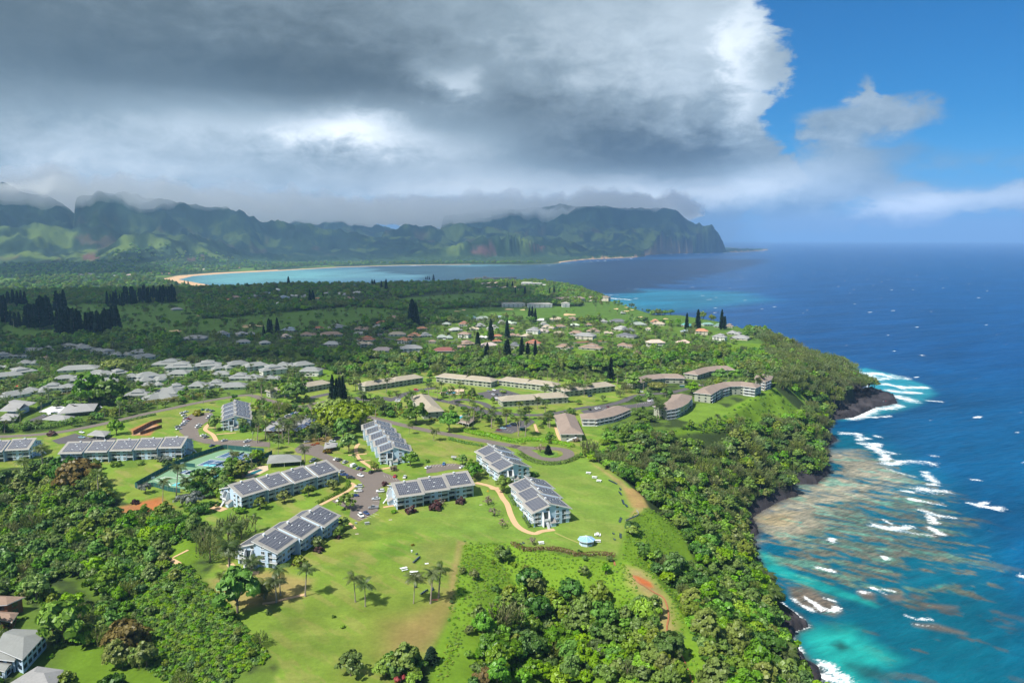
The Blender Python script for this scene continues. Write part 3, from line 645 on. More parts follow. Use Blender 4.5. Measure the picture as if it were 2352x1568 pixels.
def thing(name, label, cat, loc, rz=0.0, group=None):
    o = bpy.data.objects.new(name, None); COL.objects.link(o); o.location = loc; o.rotation_euler = (0, 0, rz)
    o.empty_display_size = 0.5; o['label'] = label; o['category'] = cat
    if group: o['group'] = group
    return o
def tag(o, label, cat, group=None):
    o['label'] = label; o['category'] = cat
    if group: o['group'] = group
    return o
def put(name, me, parent, loc=(0, 0, 0), rz=0.0, scale=None):
    o = bpy.data.objects.new(name, me); COL.objects.link(o); o.parent = parent; o.location = loc; o.rotation_euler = (0, 0, rz)
    if scale: o.scale = scale
    return o
def copy_thing(src, loc, rz, label, group=None, scale=None):
    r = src.copy(); COL.objects.link(r); r.location = loc; r.rotation_euler = (0, 0, rz); r['label'] = label
    if scale is not None: r.scale = scale
    if group: r['group'] = group
    for ch in src.children:
        c = ch.copy(); COL.objects.link(c); c.parent = r
        for g in ch.children:
            d = g.copy(); COL.objects.link(d); d.parent = c
    return r
# ------------------------------------------------------------------ materials
def mat(name, c, rough=0.8, var=0.18, scale=1.2, spec=0.25, bump=0.0, metal=0.0):
    m = bpy.data.materials.new(name); m.use_nodes = True; nt = m.node_tree; b = nt.nodes['Principled BSDF']
    p = objpos(nt); n1_ = noise(nt, p, scale, 4, 0.65); n2_ = noise(nt, p, scale * 0.13, 3, 0.6)
    k = n1_ * var * 1.4 + n2_ * var * 1.4 + (1 - 1.4 * var)
    mm = nt.nodes.new('ShaderNodeMix'); mm.data_type = 'RGBA'; mm.blend_type = 'MULTIPLY'; mm.inputs[0].default_value = 1
    mm.inputs[6].default_value = tuple(c) + (1,); nt.links.new(k.o, mm.inputs[7]); nt.links.new(mm.outputs[2], b.inputs['Base Color'])
    b.inputs['Roughness'].default_value = rough; b.inputs['Specular IOR Level'].default_value = spec; b.inputs['Metallic'].default_value = metal
    if bump:
        bp = nt.nodes.new('ShaderNodeBump'); bp.inputs['Strength'].default_value = bump; bp.inputs['Distance'].default_value = 0.1
        nt.links.new(n1_.o, bp.inputs['Height']); nt.links.new(bp.outputs[0], b.inputs['Normal'])
    return m
def grid_mat(name, c1, c2, line, w, h, mortar=0.03, rough=0.3, spec=0.5):
    m = bpy.data.materials.new(name); m.use_nodes = True; nt = m.node_tree; b = nt.nodes['Principled BSDF']
    br = nt.nodes.new('ShaderNodeTexBrick'); br.offset = 0.0; br.inputs['Scale'].default_value = 1.0
    br.inputs['Brick Width'].default_value = w; br.inputs['Row Height'].default_value = h; br.inputs['Mortar Size'].default_value = mortar; br.inputs['Mortar Smooth'].default_value = 0.0
    for i, c in (('Color1', c1), ('Color2', c2), ('Mortar', line)): br.inputs[i].default_value = tuple(c) + (1,)
    nt.links.new(objpos(nt).o, br.inputs['Vector']); nt.links.new(br.outputs[0], b.inputs['Base Color'])
    b.inputs['Roughness'].default_value = rough; b.inputs['Specular IOR Level'].default_value = spec
    return m
M = {}
M['blue_wall'] = mat('pale_blue_siding', (.46, .60, .76), .75, .10, 3)
M['white'] = mat('white_paint', (.72, .75, .78), .6, .06, 2)
M['shingle'] = mat('grey_shingle', (.27, .26, .24), .9, .30, 2.5)
M['shingle_tan'] = mat('tan_shingle', (.30, .265, .205), .9, .28, 2.0)
M['shingle_brown'] = mat('brown_shingle', (.235, .185, .155), .9, .28, 2.0)
M['panel'] = grid_mat('solar_panel', (.055, .06, .082), (.07, .076, .098), (.30, .30, .33), 1.0, 1.62, .05, .24)
M['panel_blue'] = grid_mat('blue_solar_panel', (.012, .030, .11), (.016, .04, .13), (.35, .38, .42), 1.0, 1.9, .06, .2)
M['glass'] = mat('dark_glass', (.022, .036, .045), .12, .3, 1.5, .6)
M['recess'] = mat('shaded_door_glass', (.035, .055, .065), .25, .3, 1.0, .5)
M['conc'] = mat('concrete', (.42, .36, .30), .9, .12, 1.5)
M['sage'] = mat('sage_siding', (.34, .36, .29), .8, .10, 2)
M['cream'] = mat('cream_wall', (.52, .48, .40), .8, .08, 2)
M['offwhite'] = mat('off_white_wall', (.62, .62, .58), .8, .08, 2)
M['wood'] = mat('brown_wood', (.20, .09, .045), .85, .25, 3)
M['asphalt'] = mat('asphalt', (.085, .08, .085), .92, .16, 0.8)
M['asphalt_old'] = mat('worn_asphalt', (.145, .122, .108), .92, .16, 0.5)
M['paint'] = mat('road_paint', (.62, .60, .56), .8, .15, 2)
M['path'] = mat('sandy_path', (.50, .33, .19), .95, .16, 0.8)
M['kerb'] = mat('kerb_stone', (.45, .40, .33), .9, .15, 1)
M['pool'] = mat('pool_water', (.02, .34, .50), .08, .1, .5, .5)
M['pool_dark'] = mat('dark_pool_water', (.015, .13, .17), .08, .1, .5, .5)
M['deck'] = mat('pool_deck', (.50, .38, .27), .9, .1, .7)
M['red'] = mat('red_cloth', (.55, .03, .03), .8, .1, 1)
M['bark'] = mat('bark', (.20, .155, .115), .95, .25, 2)
M['palm_bark'] = mat('palm_bark', (.30, .255, .205), .95, .2, 2)
M['metal'] = mat('grey_metal', (.30, .32, .32), .5, .1, 2)
M['navy'] = mat('navy_plastic', (.05, .08, .16), .5, .1, 3)
M['tyre'] = mat('tyre_rubber', (.02, .02, .02), .9, .1, 3)
M['fence_green'] = mat('green_windscreen', (.025, .10, .095), .85, .15, 1)
M['court_green'] = mat('green_court', (.145, .265, .155), .85, .10, .4)
M['court_blue'] = mat('blue_court', (.05, .105, .19), .8, .10, .4)
M['line'] = mat('white_line', (.75, .75, .73), .7, .05, 2)
M['aqua'] = mat('aqua_paint', (.12, .42, .47), .7, .1, .7)
def perp_frame(a, b):
    a = np.array(a[:2]); b = np.array(b[:2]); u = b - a; L = float(np.hypot(*u)); u = u / L
    return a, u, L
# ------------------------------------------------------------------ three-storey blue apartment blocks with staggered roofs
FL = 2.42; EAVE = 7.25
def window_mesh():
    f = MB(); w, h = 1.75, 1.45
    f.box(-w/2, w/2, -.05, .06, 0, .09); f.box(-w/2, w/2, -.05, .06, h - .09, h); f.box(-w/2, -w/2 + .09, -.05, .06, .09, h - .09); f.box(w/2 - .09, w/2, -.05, .06, .09, h - .09); f.box(-.045, .045, -.05, .055, .09, h - .09)
    f.box(-w/2 - .1, w/2 + .1, -.05, .22, -.13, 0)
    g = MB(); g.box(-w/2 + .09, w/2 - .09, -.04, .025, .09, h - .09)
    return f.mesh('window', [M['white']]), g.mesh('pane', [M['glass']])
WIN, PANE = window_mesh()
def door_mesh():
    g = MB(); g.box(-1.75, 1.75, -.04, .06, 0, 2.05); return g.mesh('glass_door', [M['recess']])
DOOR = door_mesh()
def balcony_meshes():
    b = MB(); b.box(-1.95, 1.95, -1.55, .12, -.22, 0)
    r = MB()
    for z in (.12, .98): r.box(-1.95, 1.95, .02, .09, z, z + .09)
    for i in range(27): x = -1.92 + i * 3.8 / 26; r.box(x, x + .055, .035, .075, .21, .98)
    for x in (-1.98, 1.9): r.box(x, x + .08, -.0, .1, .0, 1.1)
    return b.mesh('balcony', [M['white']]), r.mesh('railing', [M['white']])
BALC, RAIL = balcony_meshes()
_v = MB(); _v.box(0, .9, 0, .5, 0, .2, 0); _v.box(-.05, .95, -.36, .0, 0, .14, 1); SKY_ME = _v.mesh('skylight', [M['glass'], M['white']])
def apartment(label, region, A, B, n, side, s, long_front=True, W_=21.0, far_win=True, stairs=True):
    (ax, ay), (bx_, by_) = Z(region, A), Z(region, B)
    zA = H1(*atz(ax, ay, 8)); zB = zA
    a = np.array(atz(ax, ay, zA + EAVE)); b = np.array(atz(bx_, by_, zB + EAVE))
    D = b - a; tot = float(np.hypot(*D)); D = D / tot
    sh = (n - 1) * s; L = math.sqrt(tot * tot - sh * sh) / n; phi = math.atan2(sh, n * L)
    # the outward normal is the right-hand one (R) or the left-hand one (L) of the run A -> B
    sg = -1 if side == 'R' else 1
    ang = math.atan2(D[1], D[0]) - sg * phi
    root = thing('apartment_block', label, 'apartment building', (a[0], a[1], zA), ang, 'blue three-storey apartment blocks')
    # local: x along the run, y = sg * outward
    def P(x, out, z): return (x, sg * out, z)
    def PB(mb, x0, x1, o0, o1, z0, z1, m=0):
        ys = sorted((sg * o0, sg * o1)); mb.box(x0, x1, ys[0], ys[1], z0, z1, m)
    rise = 4.0
    if long_front: wr_l, wr_s = .57 * W_, .53 * W_
    else: wr_l, wr_s = .57 * W_, .53 * W_
    def zroof_long(w): return EAVE + rise * w / wr_l             # w: distance from the long side's eave
    def zroof_short(w): return EAVE + (rise - .95) * w / (W_ - wr_s)
    wall = MB(); G = -2.5
    for i in range(n):
        x0, x1 = i * L, (i + 1) * L; o = i * s
        lo = (lambda w: o - w) if long_front else (lambda w: o - W_ + w)      # outward coordinate of a point w from the long eave
        ov = .9
        # body
        prof = [(2.6, G), (2.6, zroof_long(2.6) - .32), (wr_l - .2, zroof_long(wr_l - .2) - .32), (wr_l - .2, zroof_short(W_ - wr_s) - .5), (W_ - 2.6, zroof_short(2.6) - .32), (W_ - 2.6, G)]
        wall.prism([P(x0 + .15, lo(w), z) for w, z in prof], (L - .3, 0, 0))
        for edge in (0, 1):
            ww = (lambda w: w) if edge == 0 else (lambda w: W_ - w)
            zt = (zroof_long if edge == 0 else zroof_short)(1.0) - .33
            PB(wall, x0 + .295 * L, x0 + .705 * L, lo(ww(.95)), lo(ww(2.7)), G, zt)
            for xx in (x0 + .12, x1 - .37): PB(wall, xx, xx + .25, lo(ww(1.0)), lo(ww(2.7)), G, zt)
        # roofs
        for k, (wa, wb, zf) in enumerate(((-.35, wr_l + .45, zroof_long), (W_ + .35, W_ - (W_ - wr_s) + .02, lambda w: zroof_short(W_ - w)))):
            r = MB(); xa, xb = x0 - (.55 if i == 0 else .05), x1 + (.55 if i == n - 1 else .25)
            if i > 0: xa = x0 + .27
            q = [P(xa, lo(wa), zf(wa)), P(xb, lo(wa), zf(wa)), P(xb, lo(wb), zf(wb)), P(xa, lo(wb), zf(wb))]
            if (np.cross(np.subtract(q[1], q[0]), np.subtract(q[2], q[0])))[2] < 0: q = q[::-1]
            r.slab(q, .34, 0, 1)
            ro = r.obj('roof', [M['shingle'], M['white']], root)
            # solar panels: own local frame so that the module grid follows the slope
            e0 = np.array(P(x0 + .09 * L, lo(wa + (1.6 if k == 0 else -1.5)), zf(wa + (1.6 if k == 0 else -1.5)) + .12)); ex = np.array((1.0, 0, 0))
            w2 = wb - (1.5 if k == 0 else -1.6); e1 = np.array(P(x0 + .09 * L, lo(w2), zf(w2) + .12)); ey = e1 - e0; hl = np.linalg.norm(ey); ey /= hl
            ez = np.cross(ex, ey)
            if ez[2] < 0: e0 = e0 + ex * .82 * L; ex = -ex; ez = np.cross(ex, ey)
            pl = .82 * L; nr = max(1, round(hl / 1.62)); hl = nr * 1.62; pl = round(pl)
            p = MB(); p.box(0, pl, 0, hl, 0, .07)
            po = p.obj('solar_panel', M['panel'], ro)
            po.matrix_basis = Matrix(((ex[0], ey[0], ez[0], e0[0]), (ex[1], ey[1], ez[1], e0[1]), (ex[2], ey[2], ez[2], e0[2]), (0, 0, 0, 1)))
            for (fx, fy) in ((.36, .86), (.52, .62), (.80, .30), (.40, .26)) if k == 0 else ():
                vo_ = put('skylight', SKY_ME, ro); vo_.matrix_basis = po.matrix_basis @ Matrix.Translation((fx * pl, fy * hl, .072))
            if k == 0:
                c = MB(); cx = x0 + .42 * L; w3 = wr_l - .7
                c.box(cx, cx + .8, sg * lo(w3) - .4, sg * lo(w3) + .4, zf(w3) - .3, zf(w3) + .75); c.box(cx - .1, cx + .9, sg * lo(w3) - .5, sg * lo(w3) + .5, zf(w3) + .75, zf(w3) + .85)
                c.obj('chimney', M['white'], ro)
        # windows, glass doors and balconies of the long sides
        for edge in (0, 1):
            if not far_win and (edge == 0) != long_front: continue
            ww = (lambda w: w) if edge == 0 else (lambda w: W_ - w)
            outw = lo(ww(.93)); rec = lo(ww(2.58)); face = (1 if (edge == 0) == long_front else -1) * sg       # which local y the facade faces
            rz = 0.0 if face > 0 else math.pi
            for fl in range(3):
                z = .75 + fl * FL
                for fx in (.375, .625):
                    wn = put('window', WIN, root, (x0 + fx * L, sg * outw, z), rz); put('pane', PANE, wn)
                for fx in (.158, .842):
                    put('glass_door', DOOR, root, (x0 + fx * L, sg * rec, fl * FL + .05), rz, (L / 15.0, 1, 1))
                    if fl: 
                        bo = put('balcony', BALC, root, (x0 + fx * L, sg * lo(ww(1.05)), fl * FL + .02), rz, (L / 15.0 * 1.02, 1, 1)); put('railing', RAIL, bo)
    wall.obj('wall', M['blue_wall'], root)
    # gable end at A: stair tower, windows, corner balconies
    lo0 = (lambda w: -w) if long_front else (lambda w: -W_ + w)
    ex_ = 0.12
    def gwin(w, z): 
        wn = put('window', WIN, root, (ex_, sg * lo0(w), z), math.pi / 2); put('pane', PANE, wn)
    for fl in range(3):
        gwin(.35 * W_, .75 + fl * FL); gwin(.81 * W_, .75 + fl * FL)
        for w, dw in ((.135 * W_, 1), (.92 * W_, 1)):
            if fl: 
                bo = put('balcony', BALC, root, (ex_ - .3, sg * lo0(w - .6 if w < 9 else w + .2), fl * FL + .02), math.pi / 2, (.85, .5, 1)); put('railing', RAIL, bo)
            put('glass_door', DOOR, root, (ex_ + .01, sg * lo0(max(w + .9, 3.9) if w < 9 else w - 1.0), fl * FL + .05), math.pi / 2, (.55, 1, 1))
    gwin(.35 * W_, .95 + 3 * FL); gwin(.60 * W_, .1 + 3 * FL)
    if stairs:
        t = MB(); wc_ = .66 * W_
        for w in (wc_ - 1.75, wc_ + 1.55):
            y = sg * lo0(w); t.prism([(0.1, y, G), (-2.2, y, G), (-2.2, y, 4.6), (-1.0, y, 7.4), (0.1, y, 7.4)], (0, .22, 0))
        t.box(-2.1, 0.1, min(sg * lo0(wc_ - 1.5), sg * lo0(wc_ + 1.5)), max(sg * lo0(wc_ - 1.5), sg * lo0(wc_ + 1.5)), 3.0, 3.25)
        t.box(-2.2, -2.05, min(sg * lo0(wc_ - 1.5), sg * lo0(wc_ + 1.5)), max(sg * lo0(wc_ - 1.5), sg * lo0(wc_ + 1.5)), 3.25, 4.2)
        to = t.obj('stair_tower', M['white'], root)
        d = MB(); d.box(-.02, .08, min(sg * lo0(wc_ - 1.5), sg * lo0(wc_ + 1.5)), max(sg * lo0(wc_ - 1.5), sg * lo0(wc_ + 1.5)), 3.3, 6.8); d.obj('stair_opening_shade', M['recess'], to)  # dark sheet on the wall stands in for shade inside the opening
        st_ = MB()
        for q_ in range(9): st_.box(-2.4 - q_ * .27, -2.1 - q_ * .27, sg * lo0(wc_) - .7, sg * lo0(wc_) + .7, 2.4 - q_ * .3, 2.55 - q_ * .3)
        st_.obj('stair', M['white'], to)
        sh_ = MB(); y0, y1 = sg * lo0(wc_ - 1.9), sg * lo0(wc_ - 4.6); ya, yb = min(y0, y1), max(y0, y1)
        sh_.prism([(0.1, ya, G), (-2.6, ya, G), (-2.6, ya, 2.0), (0.1, ya, 3.3)], (0, yb - ya, 0), 0)
        so = sh_.obj('lean_to_shed', M['blue_wall'], root)
        rf = MB(); rf.slab([(-2.9, ya - .25, 1.98), (0.1, ya - .25, 3.46), (0.1, yb + .25, 3.46), (-2.9, yb + .25, 1.98)][::-1], .12); rf.obj('shed_roof', M['shingle'], so)
    return root
apartment('blue apartment block with three solar roofs nearest the viewer, beside the big lawn', 'p', (950, 1045), (2085, 365), 3, 'R', 2.2)
apartment('blue apartment block with four solar roofs beside the dark pool and pavilion', 'q', (455, 785), (2090, 340), 4, 'R', 1.5)
apartment('blue apartment block with three solar roofs on the lawn between the two parking lots', 'r', (455, 810), (2030, 545), 3, 'R', -1.9)
apartment('blue apartment block with three solar roofs standing nearest the round gazebo', 's', (950, 1195), (600, 755), 3, 'L', -2.0, False)
apartment('blue apartment block with three solar roofs in front of the road loop', 's', (440, 560), (75, 245), 3, 'L', -2.2, False)
apartment('long blue apartment block with five solar roofs, its gable facing the parking lot', 't', (700, 1070), (285, 365), 5, 'L', 2.2, False)
apartment('long blue apartment block with five solar roofs beside the tennis courts', 'u', (2125, 262), (690, 330), 5, 'L', 2.1)
apartment('blue apartment block cut off by the left edge of the photo', 'u', (330, 280), (-560, 345), 3, 'L', 2.1)
apartment('blue apartment block standing alone by the rear parking lot with the red cars', 'v', (225, 630), (262, 300), 4, 'L', 1.2, False)
# ------------------------------------------------------------------ condominiums and houses with hipped roofs
def win_box(w, h):
    m = MB(); m.box(-w/2, w/2, -.1, .06, 0, h, 0); return m.mesh('window', [M['glass']])
WB = {'s': win_box(1.5, 1.2), 'w': win_box(3.0, 1.5)}
def rail_mesh(L):
    b = MB(); b.box(-L/2, L/2, -.05, 1.5, -.2, 0, 0); b.box(-L/2, L/2, 1.42, 1.5, .9, 1.0, 0); b.box(-L/2, L/2, 1.42, 1.5, .1, .2, 0)
    k = int(L / .28)
    for i in range(k + 1): x = -L/2 + i * (L - .1) / k; b.box(x, x + .1, 1.44, 1.48, .2, .9, 0)
    return b.mesh('balcony', [M['white']])
RB = rail_mesh(6.5)
def hip(mb, pts_f, pts_b, z0, rise, ov, hipped=(True, True), m=0):
    """roof over a (possibly bent) strip: front eave points, back eave points"""
    n = len(pts_f); F_ = [np.array(p, float) for p in pts_f]; B_ = [np.array(p, float) for p in pts_b]
    ridge_ = [(f + b) / 2 for f, b in zip(F_, B_)]
    w = np.linalg.norm(F_[0] - B_[0])
    def ends(i, j):
        d = ridge_[i] - ridge_[j]; return d / (np.linalg.norm(d) + 1e-9)
    d0 = ends(0, 1); d1 = ends(-1, -2)
    F2 = []; B2 = []
    for k in range(n):
        c = (F_[k] - B_[k]) / np.linalg.norm(F_[k] - B_[k])
        e = (d0 * ov if k == 0 else 0) + (d1 * ov if k == n - 1 else 0)
        F2.append(F_[k] + c * ov + e); B2.append(B_[k] - c * ov + e)
    R2 = list(ridge_)
    R2[0] = R2[0] - d0 * (w / 2 * .85) if hipped[0] else R2[0] + d0 * ov
    R2[-1] = R2[-1] - d1 * (w / 2 * .85) if hipped[1] else R2[-1] + d1 * ov
    v3 = lambda p, z: (p[0], p[1], z)
    for k in range(n - 1):
        mb.face([v3(F2[k], z0), v3(F2[k + 1], z0), v3(R2[k + 1], z0 + rise), v3(R2[k], z0 + rise)], m)
        mb.face([v3(B2[k + 1], z0), v3(B2[k], z0), v3(R2[k], z0 + rise), v3(R2[k + 1], z0 + rise)], m)
        for a, b in ((F2[k], F2[k + 1]), (B2[k + 1], B2[k])): mb.face([v3(a, z0 - .3), v3(b, z0 - .3), v3(b, z0), v3(a, z0)], 1)
        mb.face([v3(F2[k], z0 - .3), v3(B2[k], z0 - .3), v3(B2[k + 1], z0 - .3), v3(F2[k + 1], z0 - .3)], 1)
    for (f, b, r) in ((F2[0], B2[0], R2[0]), (B2[-1], F2[-1], R2[-1])):
        mb.face([v3(b, z0), v3(f, z0), v3(r, z0 + rise)], m); mb.face([v3(b, z0 - .3), v3(f, z0 - .3), v3(f, z0), v3(b, z0)], 1)
def strip_block(name, label, cat, region, pts, depth, floors, roof_m, wall_m, group=None, rise=3.0, fh=2.6, balconies=(), wstep=4.5, hipped=(True, True), split=False, wins=True, ov=1.0, end_win=True, lift=0.0, stair=False, flip=0):
    px = Z(region, *pts) if len(pts) > 1 else [Z(region, *pts)]
    G = grounds(px); base = float(np.mean(G[:, 2])) + lift
    o = G[0, :2]; P2 = [np.array(g[:2]) - o for g in G]
    # subdivide bent fronts
    seg = []
    for a, b in zip(P2[:-1], P2[1:]): seg.append(a)
    seg.append(P2[-1])
    nrm = []
    for i in range(len(seg)):
        t = seg[min(i + 1, len(seg) - 1)] - seg[max(i - 1, 0)]; t /= np.linalg.norm(t)
        nv = np.array([-t[1], t[0]])
        nrm.append(nv)
    mid = o + seg[len(seg) // 2]
    sgn = 1 if np.dot(nrm[len(seg) // 2], mid) > 0 else -1      # the depth runs away from the front
    if flip: sgn = flip
    bk = [p + sgn * nv * depth for p, nv in zip(seg, nrm)]
    root = thing(name, label, cat, (o[0], o[1], base), 0, group)
    w = MB(); h = floors * fh
    k = len(seg); 
    for i in range(k - 1):
        for a, b in ((seg[i], seg[i + 1]), (bk[i + 1], bk[i])): w.face([(a[0], a[1], -3), (b[0], b[1], -3), (b[0], b[1], h), (a[0], a[1], h)])
    for a, b in ((bk[0], seg[0]), (seg[-1], bk[-1])): w.face([(a[0], a[1], -3), (b[0], b[1], -3), (b[0], b[1], h), (a[0], a[1], h)])
    w.obj('wall', wall_m, root)
    if split and k == 2:
        mp, mb_ = (seg[0] + seg[1]) / 2, (bk[0] + bk[1]) / 2
        for q, (f, b) in enumerate((([seg[0], mp], [bk[0], mb_]), ([mp, seg[1]], [mb_, bk[1]]))):
            r = MB(); hip(r, f, b, h + .05 + q * .35, rise, ov, (True, q == 1)); r.obj('roof', [roof_m, M['white']], root)
    else:
        r = MB(); hip(r, seg, bk, h + .02, rise, ov, hipped); r.obj('roof', [roof_m, M['white']], root)
    # windows on the front, following its bends
    if wins:
        cum = [0.0]
        for a, b in zip(seg[:-1], seg[1:]): cum.append(cum[-1] + float(np.linalg.norm(b - a)))
        L = cum[-1]; nw = max(1, int(L / wstep))
        while nw * floors > 60: nw -= 1
        for fl in range(floors):
            for q in range(nw):
                t = (q + .5) / nw * L; i = min(int(np.searchsorted(cum, t)) - 1, k - 2); i = max(i, 0)
                f = (t - cum[i]) / (cum[i + 1] - cum[i]); p = seg[i] * (1 - f) + seg[i + 1] * f; d = seg[i + 1] - seg[i]
                rz = math.atan2(d[1], d[0]); outw = -sgn * np.array([-d[1], d[0]]) / np.linalg.norm(d)
                if np.dot(outw, (-math.sin(rz), math.cos(rz))) < 0: rz += math.pi
                z = fl * fh + .7
                frac = t / L
                hit = [b for b in balconies if b[0] <= frac <= b[1]]
                if hit:
                    put('window', WB['w'], root, (p[0], p[1], fl * fh + .2), rz)
                    if fl or floors > 2 or len(hit[0]) > 2:
                        put('balcony', RB, root, (p[0], p[1], fl * fh + .05), rz, (L / nw / 6.5, 1, 1))
                else: put('window', WB['s' if q % 2 else 'w'], root, (p[0], p[1], z), rz)
    # end walls turned to the viewer
    if end_win:
        for (a, b) in ((bk[0], seg[0]), (seg[-1], bk[-1])):
            m_ = (a + b) / 2; d = b - a; outw = np.array([d[1], -d[0]]); 
            if np.dot(outw, m_ - (seg[0] + bk[-1]) / 2) < 0: outw = -outw
            if np.dot(outw, -(o + m_)) > 0:
                rz = math.atan2(d[1], d[0])
                if np.dot(outw, (-math.sin(rz), math.cos(rz))) < 0: rz += math.pi
                for fl in range(floors):
                    for f in (.3, .7): p = a + d * f; put('window', WB['s'], root, (p[0], p[1], fl * fh + .7), rz)
                if stair:
                    s = MB(); p = a + d * .72; ow = outw / np.linalg.norm(outw); dd = d / np.linalg.norm(d)
                    for q in range(9):
                        c = p + ow * .9 - dd * (q * .75); s.prism([(c[0] - dd[0] * .4, c[1] - dd[1] * .4, q * .3), (c[0] + dd[0] * .4, c[1] + dd[1] * .4, q * .3), (c[0] + dd[0] * .4 + ow[0], c[1] + dd[1] * .4 + ow[1], q * .3), (c[0] - dd[0] * .4 + ow[0], c[1] - dd[1] * .4 + ow[1], q * .3)][::-1], (0, 0, .9))
                    s.obj('stair', M['white'], root)
    return root
gC = 'tan-roofed condominium buildings'
T, BR = M['shingle_tan'], M['shingle_brown']
strip_block('condominium', 'low tan-roofed condominium with two roof halves, left of the cliff hotel pool', 'condominium', '2', [(985, 462), (1480, 388)], 13, 2, T, M['sage'], gC, split=True)
strip_block('condominium', 'low tan-roofed condominium with two roof halves, right behind the blue pool with orange umbrellas', 'condominium', '2', [(1592, 378), (2062, 428)], 13, 2, T, M['sage'], gC, split=True)
strip_block('condominium', 'low tan-roofed condominium behind the parking lot full of dark cars', 'condominium', '3', [(200, 408), (668, 468)], 13, 2, T, M['sage'], gC, split=True)
strip_block('condominium', 'low tan-roofed condominium with a higher right half, behind the tall palms', 'condominium', '3', [(768, 508), (1196, 460)], 14, 2, T, M['sage'], gC, split=True)
strip_block('condominium', 'low tan-roofed condominium on the road bend, in front of the full parking lot', 'condominium', '3', [(235, 597), (796, 558)], 15, 2, T, M['sage'], gC, split=True)
strip_block('condominium', 'long tan-roofed condominium half hidden by palms, left of the tall conifers', 'condominium', '2', [(200, 520), (690, 432)], 12, 2, T, M['sage'], gC)
strip_block('condominium', 'tan-roofed condominium seen end on, behind the round dark tree', 'condominium', '2', [(1488, 700), (1380, 560)], 15, 2, T, M['sage'], gC, rise=3.4, fh=2.9, flip=-1, wins=False)
strip_block('condominium', 'brown-roofed condominium seen end on, with a white outside stair', 'condominium', '3', [(738, 884), (684, 722)], 14.5, 2, BR, M['sage'], gC, rise=3.6, stair=True, flip=-1, wins=False)
strip_block('condominium', 'brown-roofed condominium with a white balcony along its bent front', 'condominium', '3', [(918, 752), (1040, 752), (1180, 722), (1250, 695), (1325, 660)], 15, 2, BR, M['cream'], gC, rise=3.2, balconies=((0, 1, 1),), fh=2.5)
gR = 'curved brown-roofed condominium buildings on the cliff'
strip_block('curved_condominium', 'curved three-storey condominium nearest the viewer, its convex front over the lawn', 'condominium', 'm', [(160, 590), (240, 578), (310, 552), (365, 515), (400, 470), (404, 440)], 15, 3, BR, M['sage'], gR, rise=3.0, balconies=((0, .22), (.80, 1)), wstep=4.6, lift=-.3)
strip_block('curved_condominium', 'curved three-storey condominium with white balconies facing the sea, above the green slope', 'condominium', 'm', [(600, 428), (690, 372), (790, 345), (900, 342), (1045, 362)], 14, 3, BR, M['sage'], gR, rise=3.0, balconies=((0, .13), (.22, .36), (.45, .58), (.82, 1)), wstep=5.2)
strip_block('curved_condominium', 'curved condominium end with palms before it, at the cliff top nearest the rocks', 'condominium', 'm', [(1060, 285), (1140, 298), (1195, 275), (1212, 240)], 14, 3, BR, M['cream'], gR, rise=3.0, balconies=((0, .5),), wstep=5)
strip_block('curved_condominium', 'long curved condominium behind the others, farthest up against the woods', 'condominium', 'm', [(470, 198), (590, 160), (700, 146), (840, 145)], 14, 2, BR, M['sage'], gR, rise=3.2, wstep=6)
strip_block('curved_condominium', 'curved brown-roofed condominium left of the parking lot entrance, behind a spreading tree', 'condominium', '3', [(1410, 435), (1500, 402), (1620, 390), (1790, 392)], 13, 2, BR, M['sage'], gR, rise=3.2, wstep=6)
# far condominiums and hotel
gF = 'far condominiums beside the golf course'
strip_block('condominium', 'far white three-storey condominium left of the pair by the fairway', 'condominium', 'j', [(265, 232), (420, 232)], 14, 2, M['shingle'], M['offwhite'], gF, fh=3.4, rise=2.5, balconies=((0, 1, 1),), wstep=9)
strip_block('condominium', 'far white three-storey condominium right of the pair by the fairway', 'condominium', 'j', [(437, 236), (602, 234)], 14, 2, M['shingle'], M['offwhite'], gF, fh=3.4, rise=2.5, balconies=((0, 1, 1),), wstep=9)
strip_block('condominium', 'small far white condominium standing at the right of the long white pair', 'condominium', 'j', [(668, 232), (720, 232)], 14, 2, M['shingle'], M['offwhite'], gF, fh=3.6, rise=3, balconies=((0, 1, 1),), wstep=9)
strip_block('condominium', 'long far brown condominium above the fairway, left of the sea cliff', 'condominium', 'j', [(612, 198), (708, 198), (825, 193)], 16, 2, BR, M['cream'], gF, fh=3.2, rise=4, wstep=9)
strip_block('condominium', 'far brown condominium with a broad roof at the end of the long row', 'condominium', 'j', [(830, 192), (882, 193)], 16, 2, BR, M['cream'], gF, fh=3.2, rise=4, wstep=8)
strip_block('condominium', 'far brown flat-topped condominium standing alone at the cliff edge', 'condominium', 'j', [(915, 190), (980, 193)], 16, 3, BR, M['cream'], gF, fh=3.0, rise=2, wstep=8)
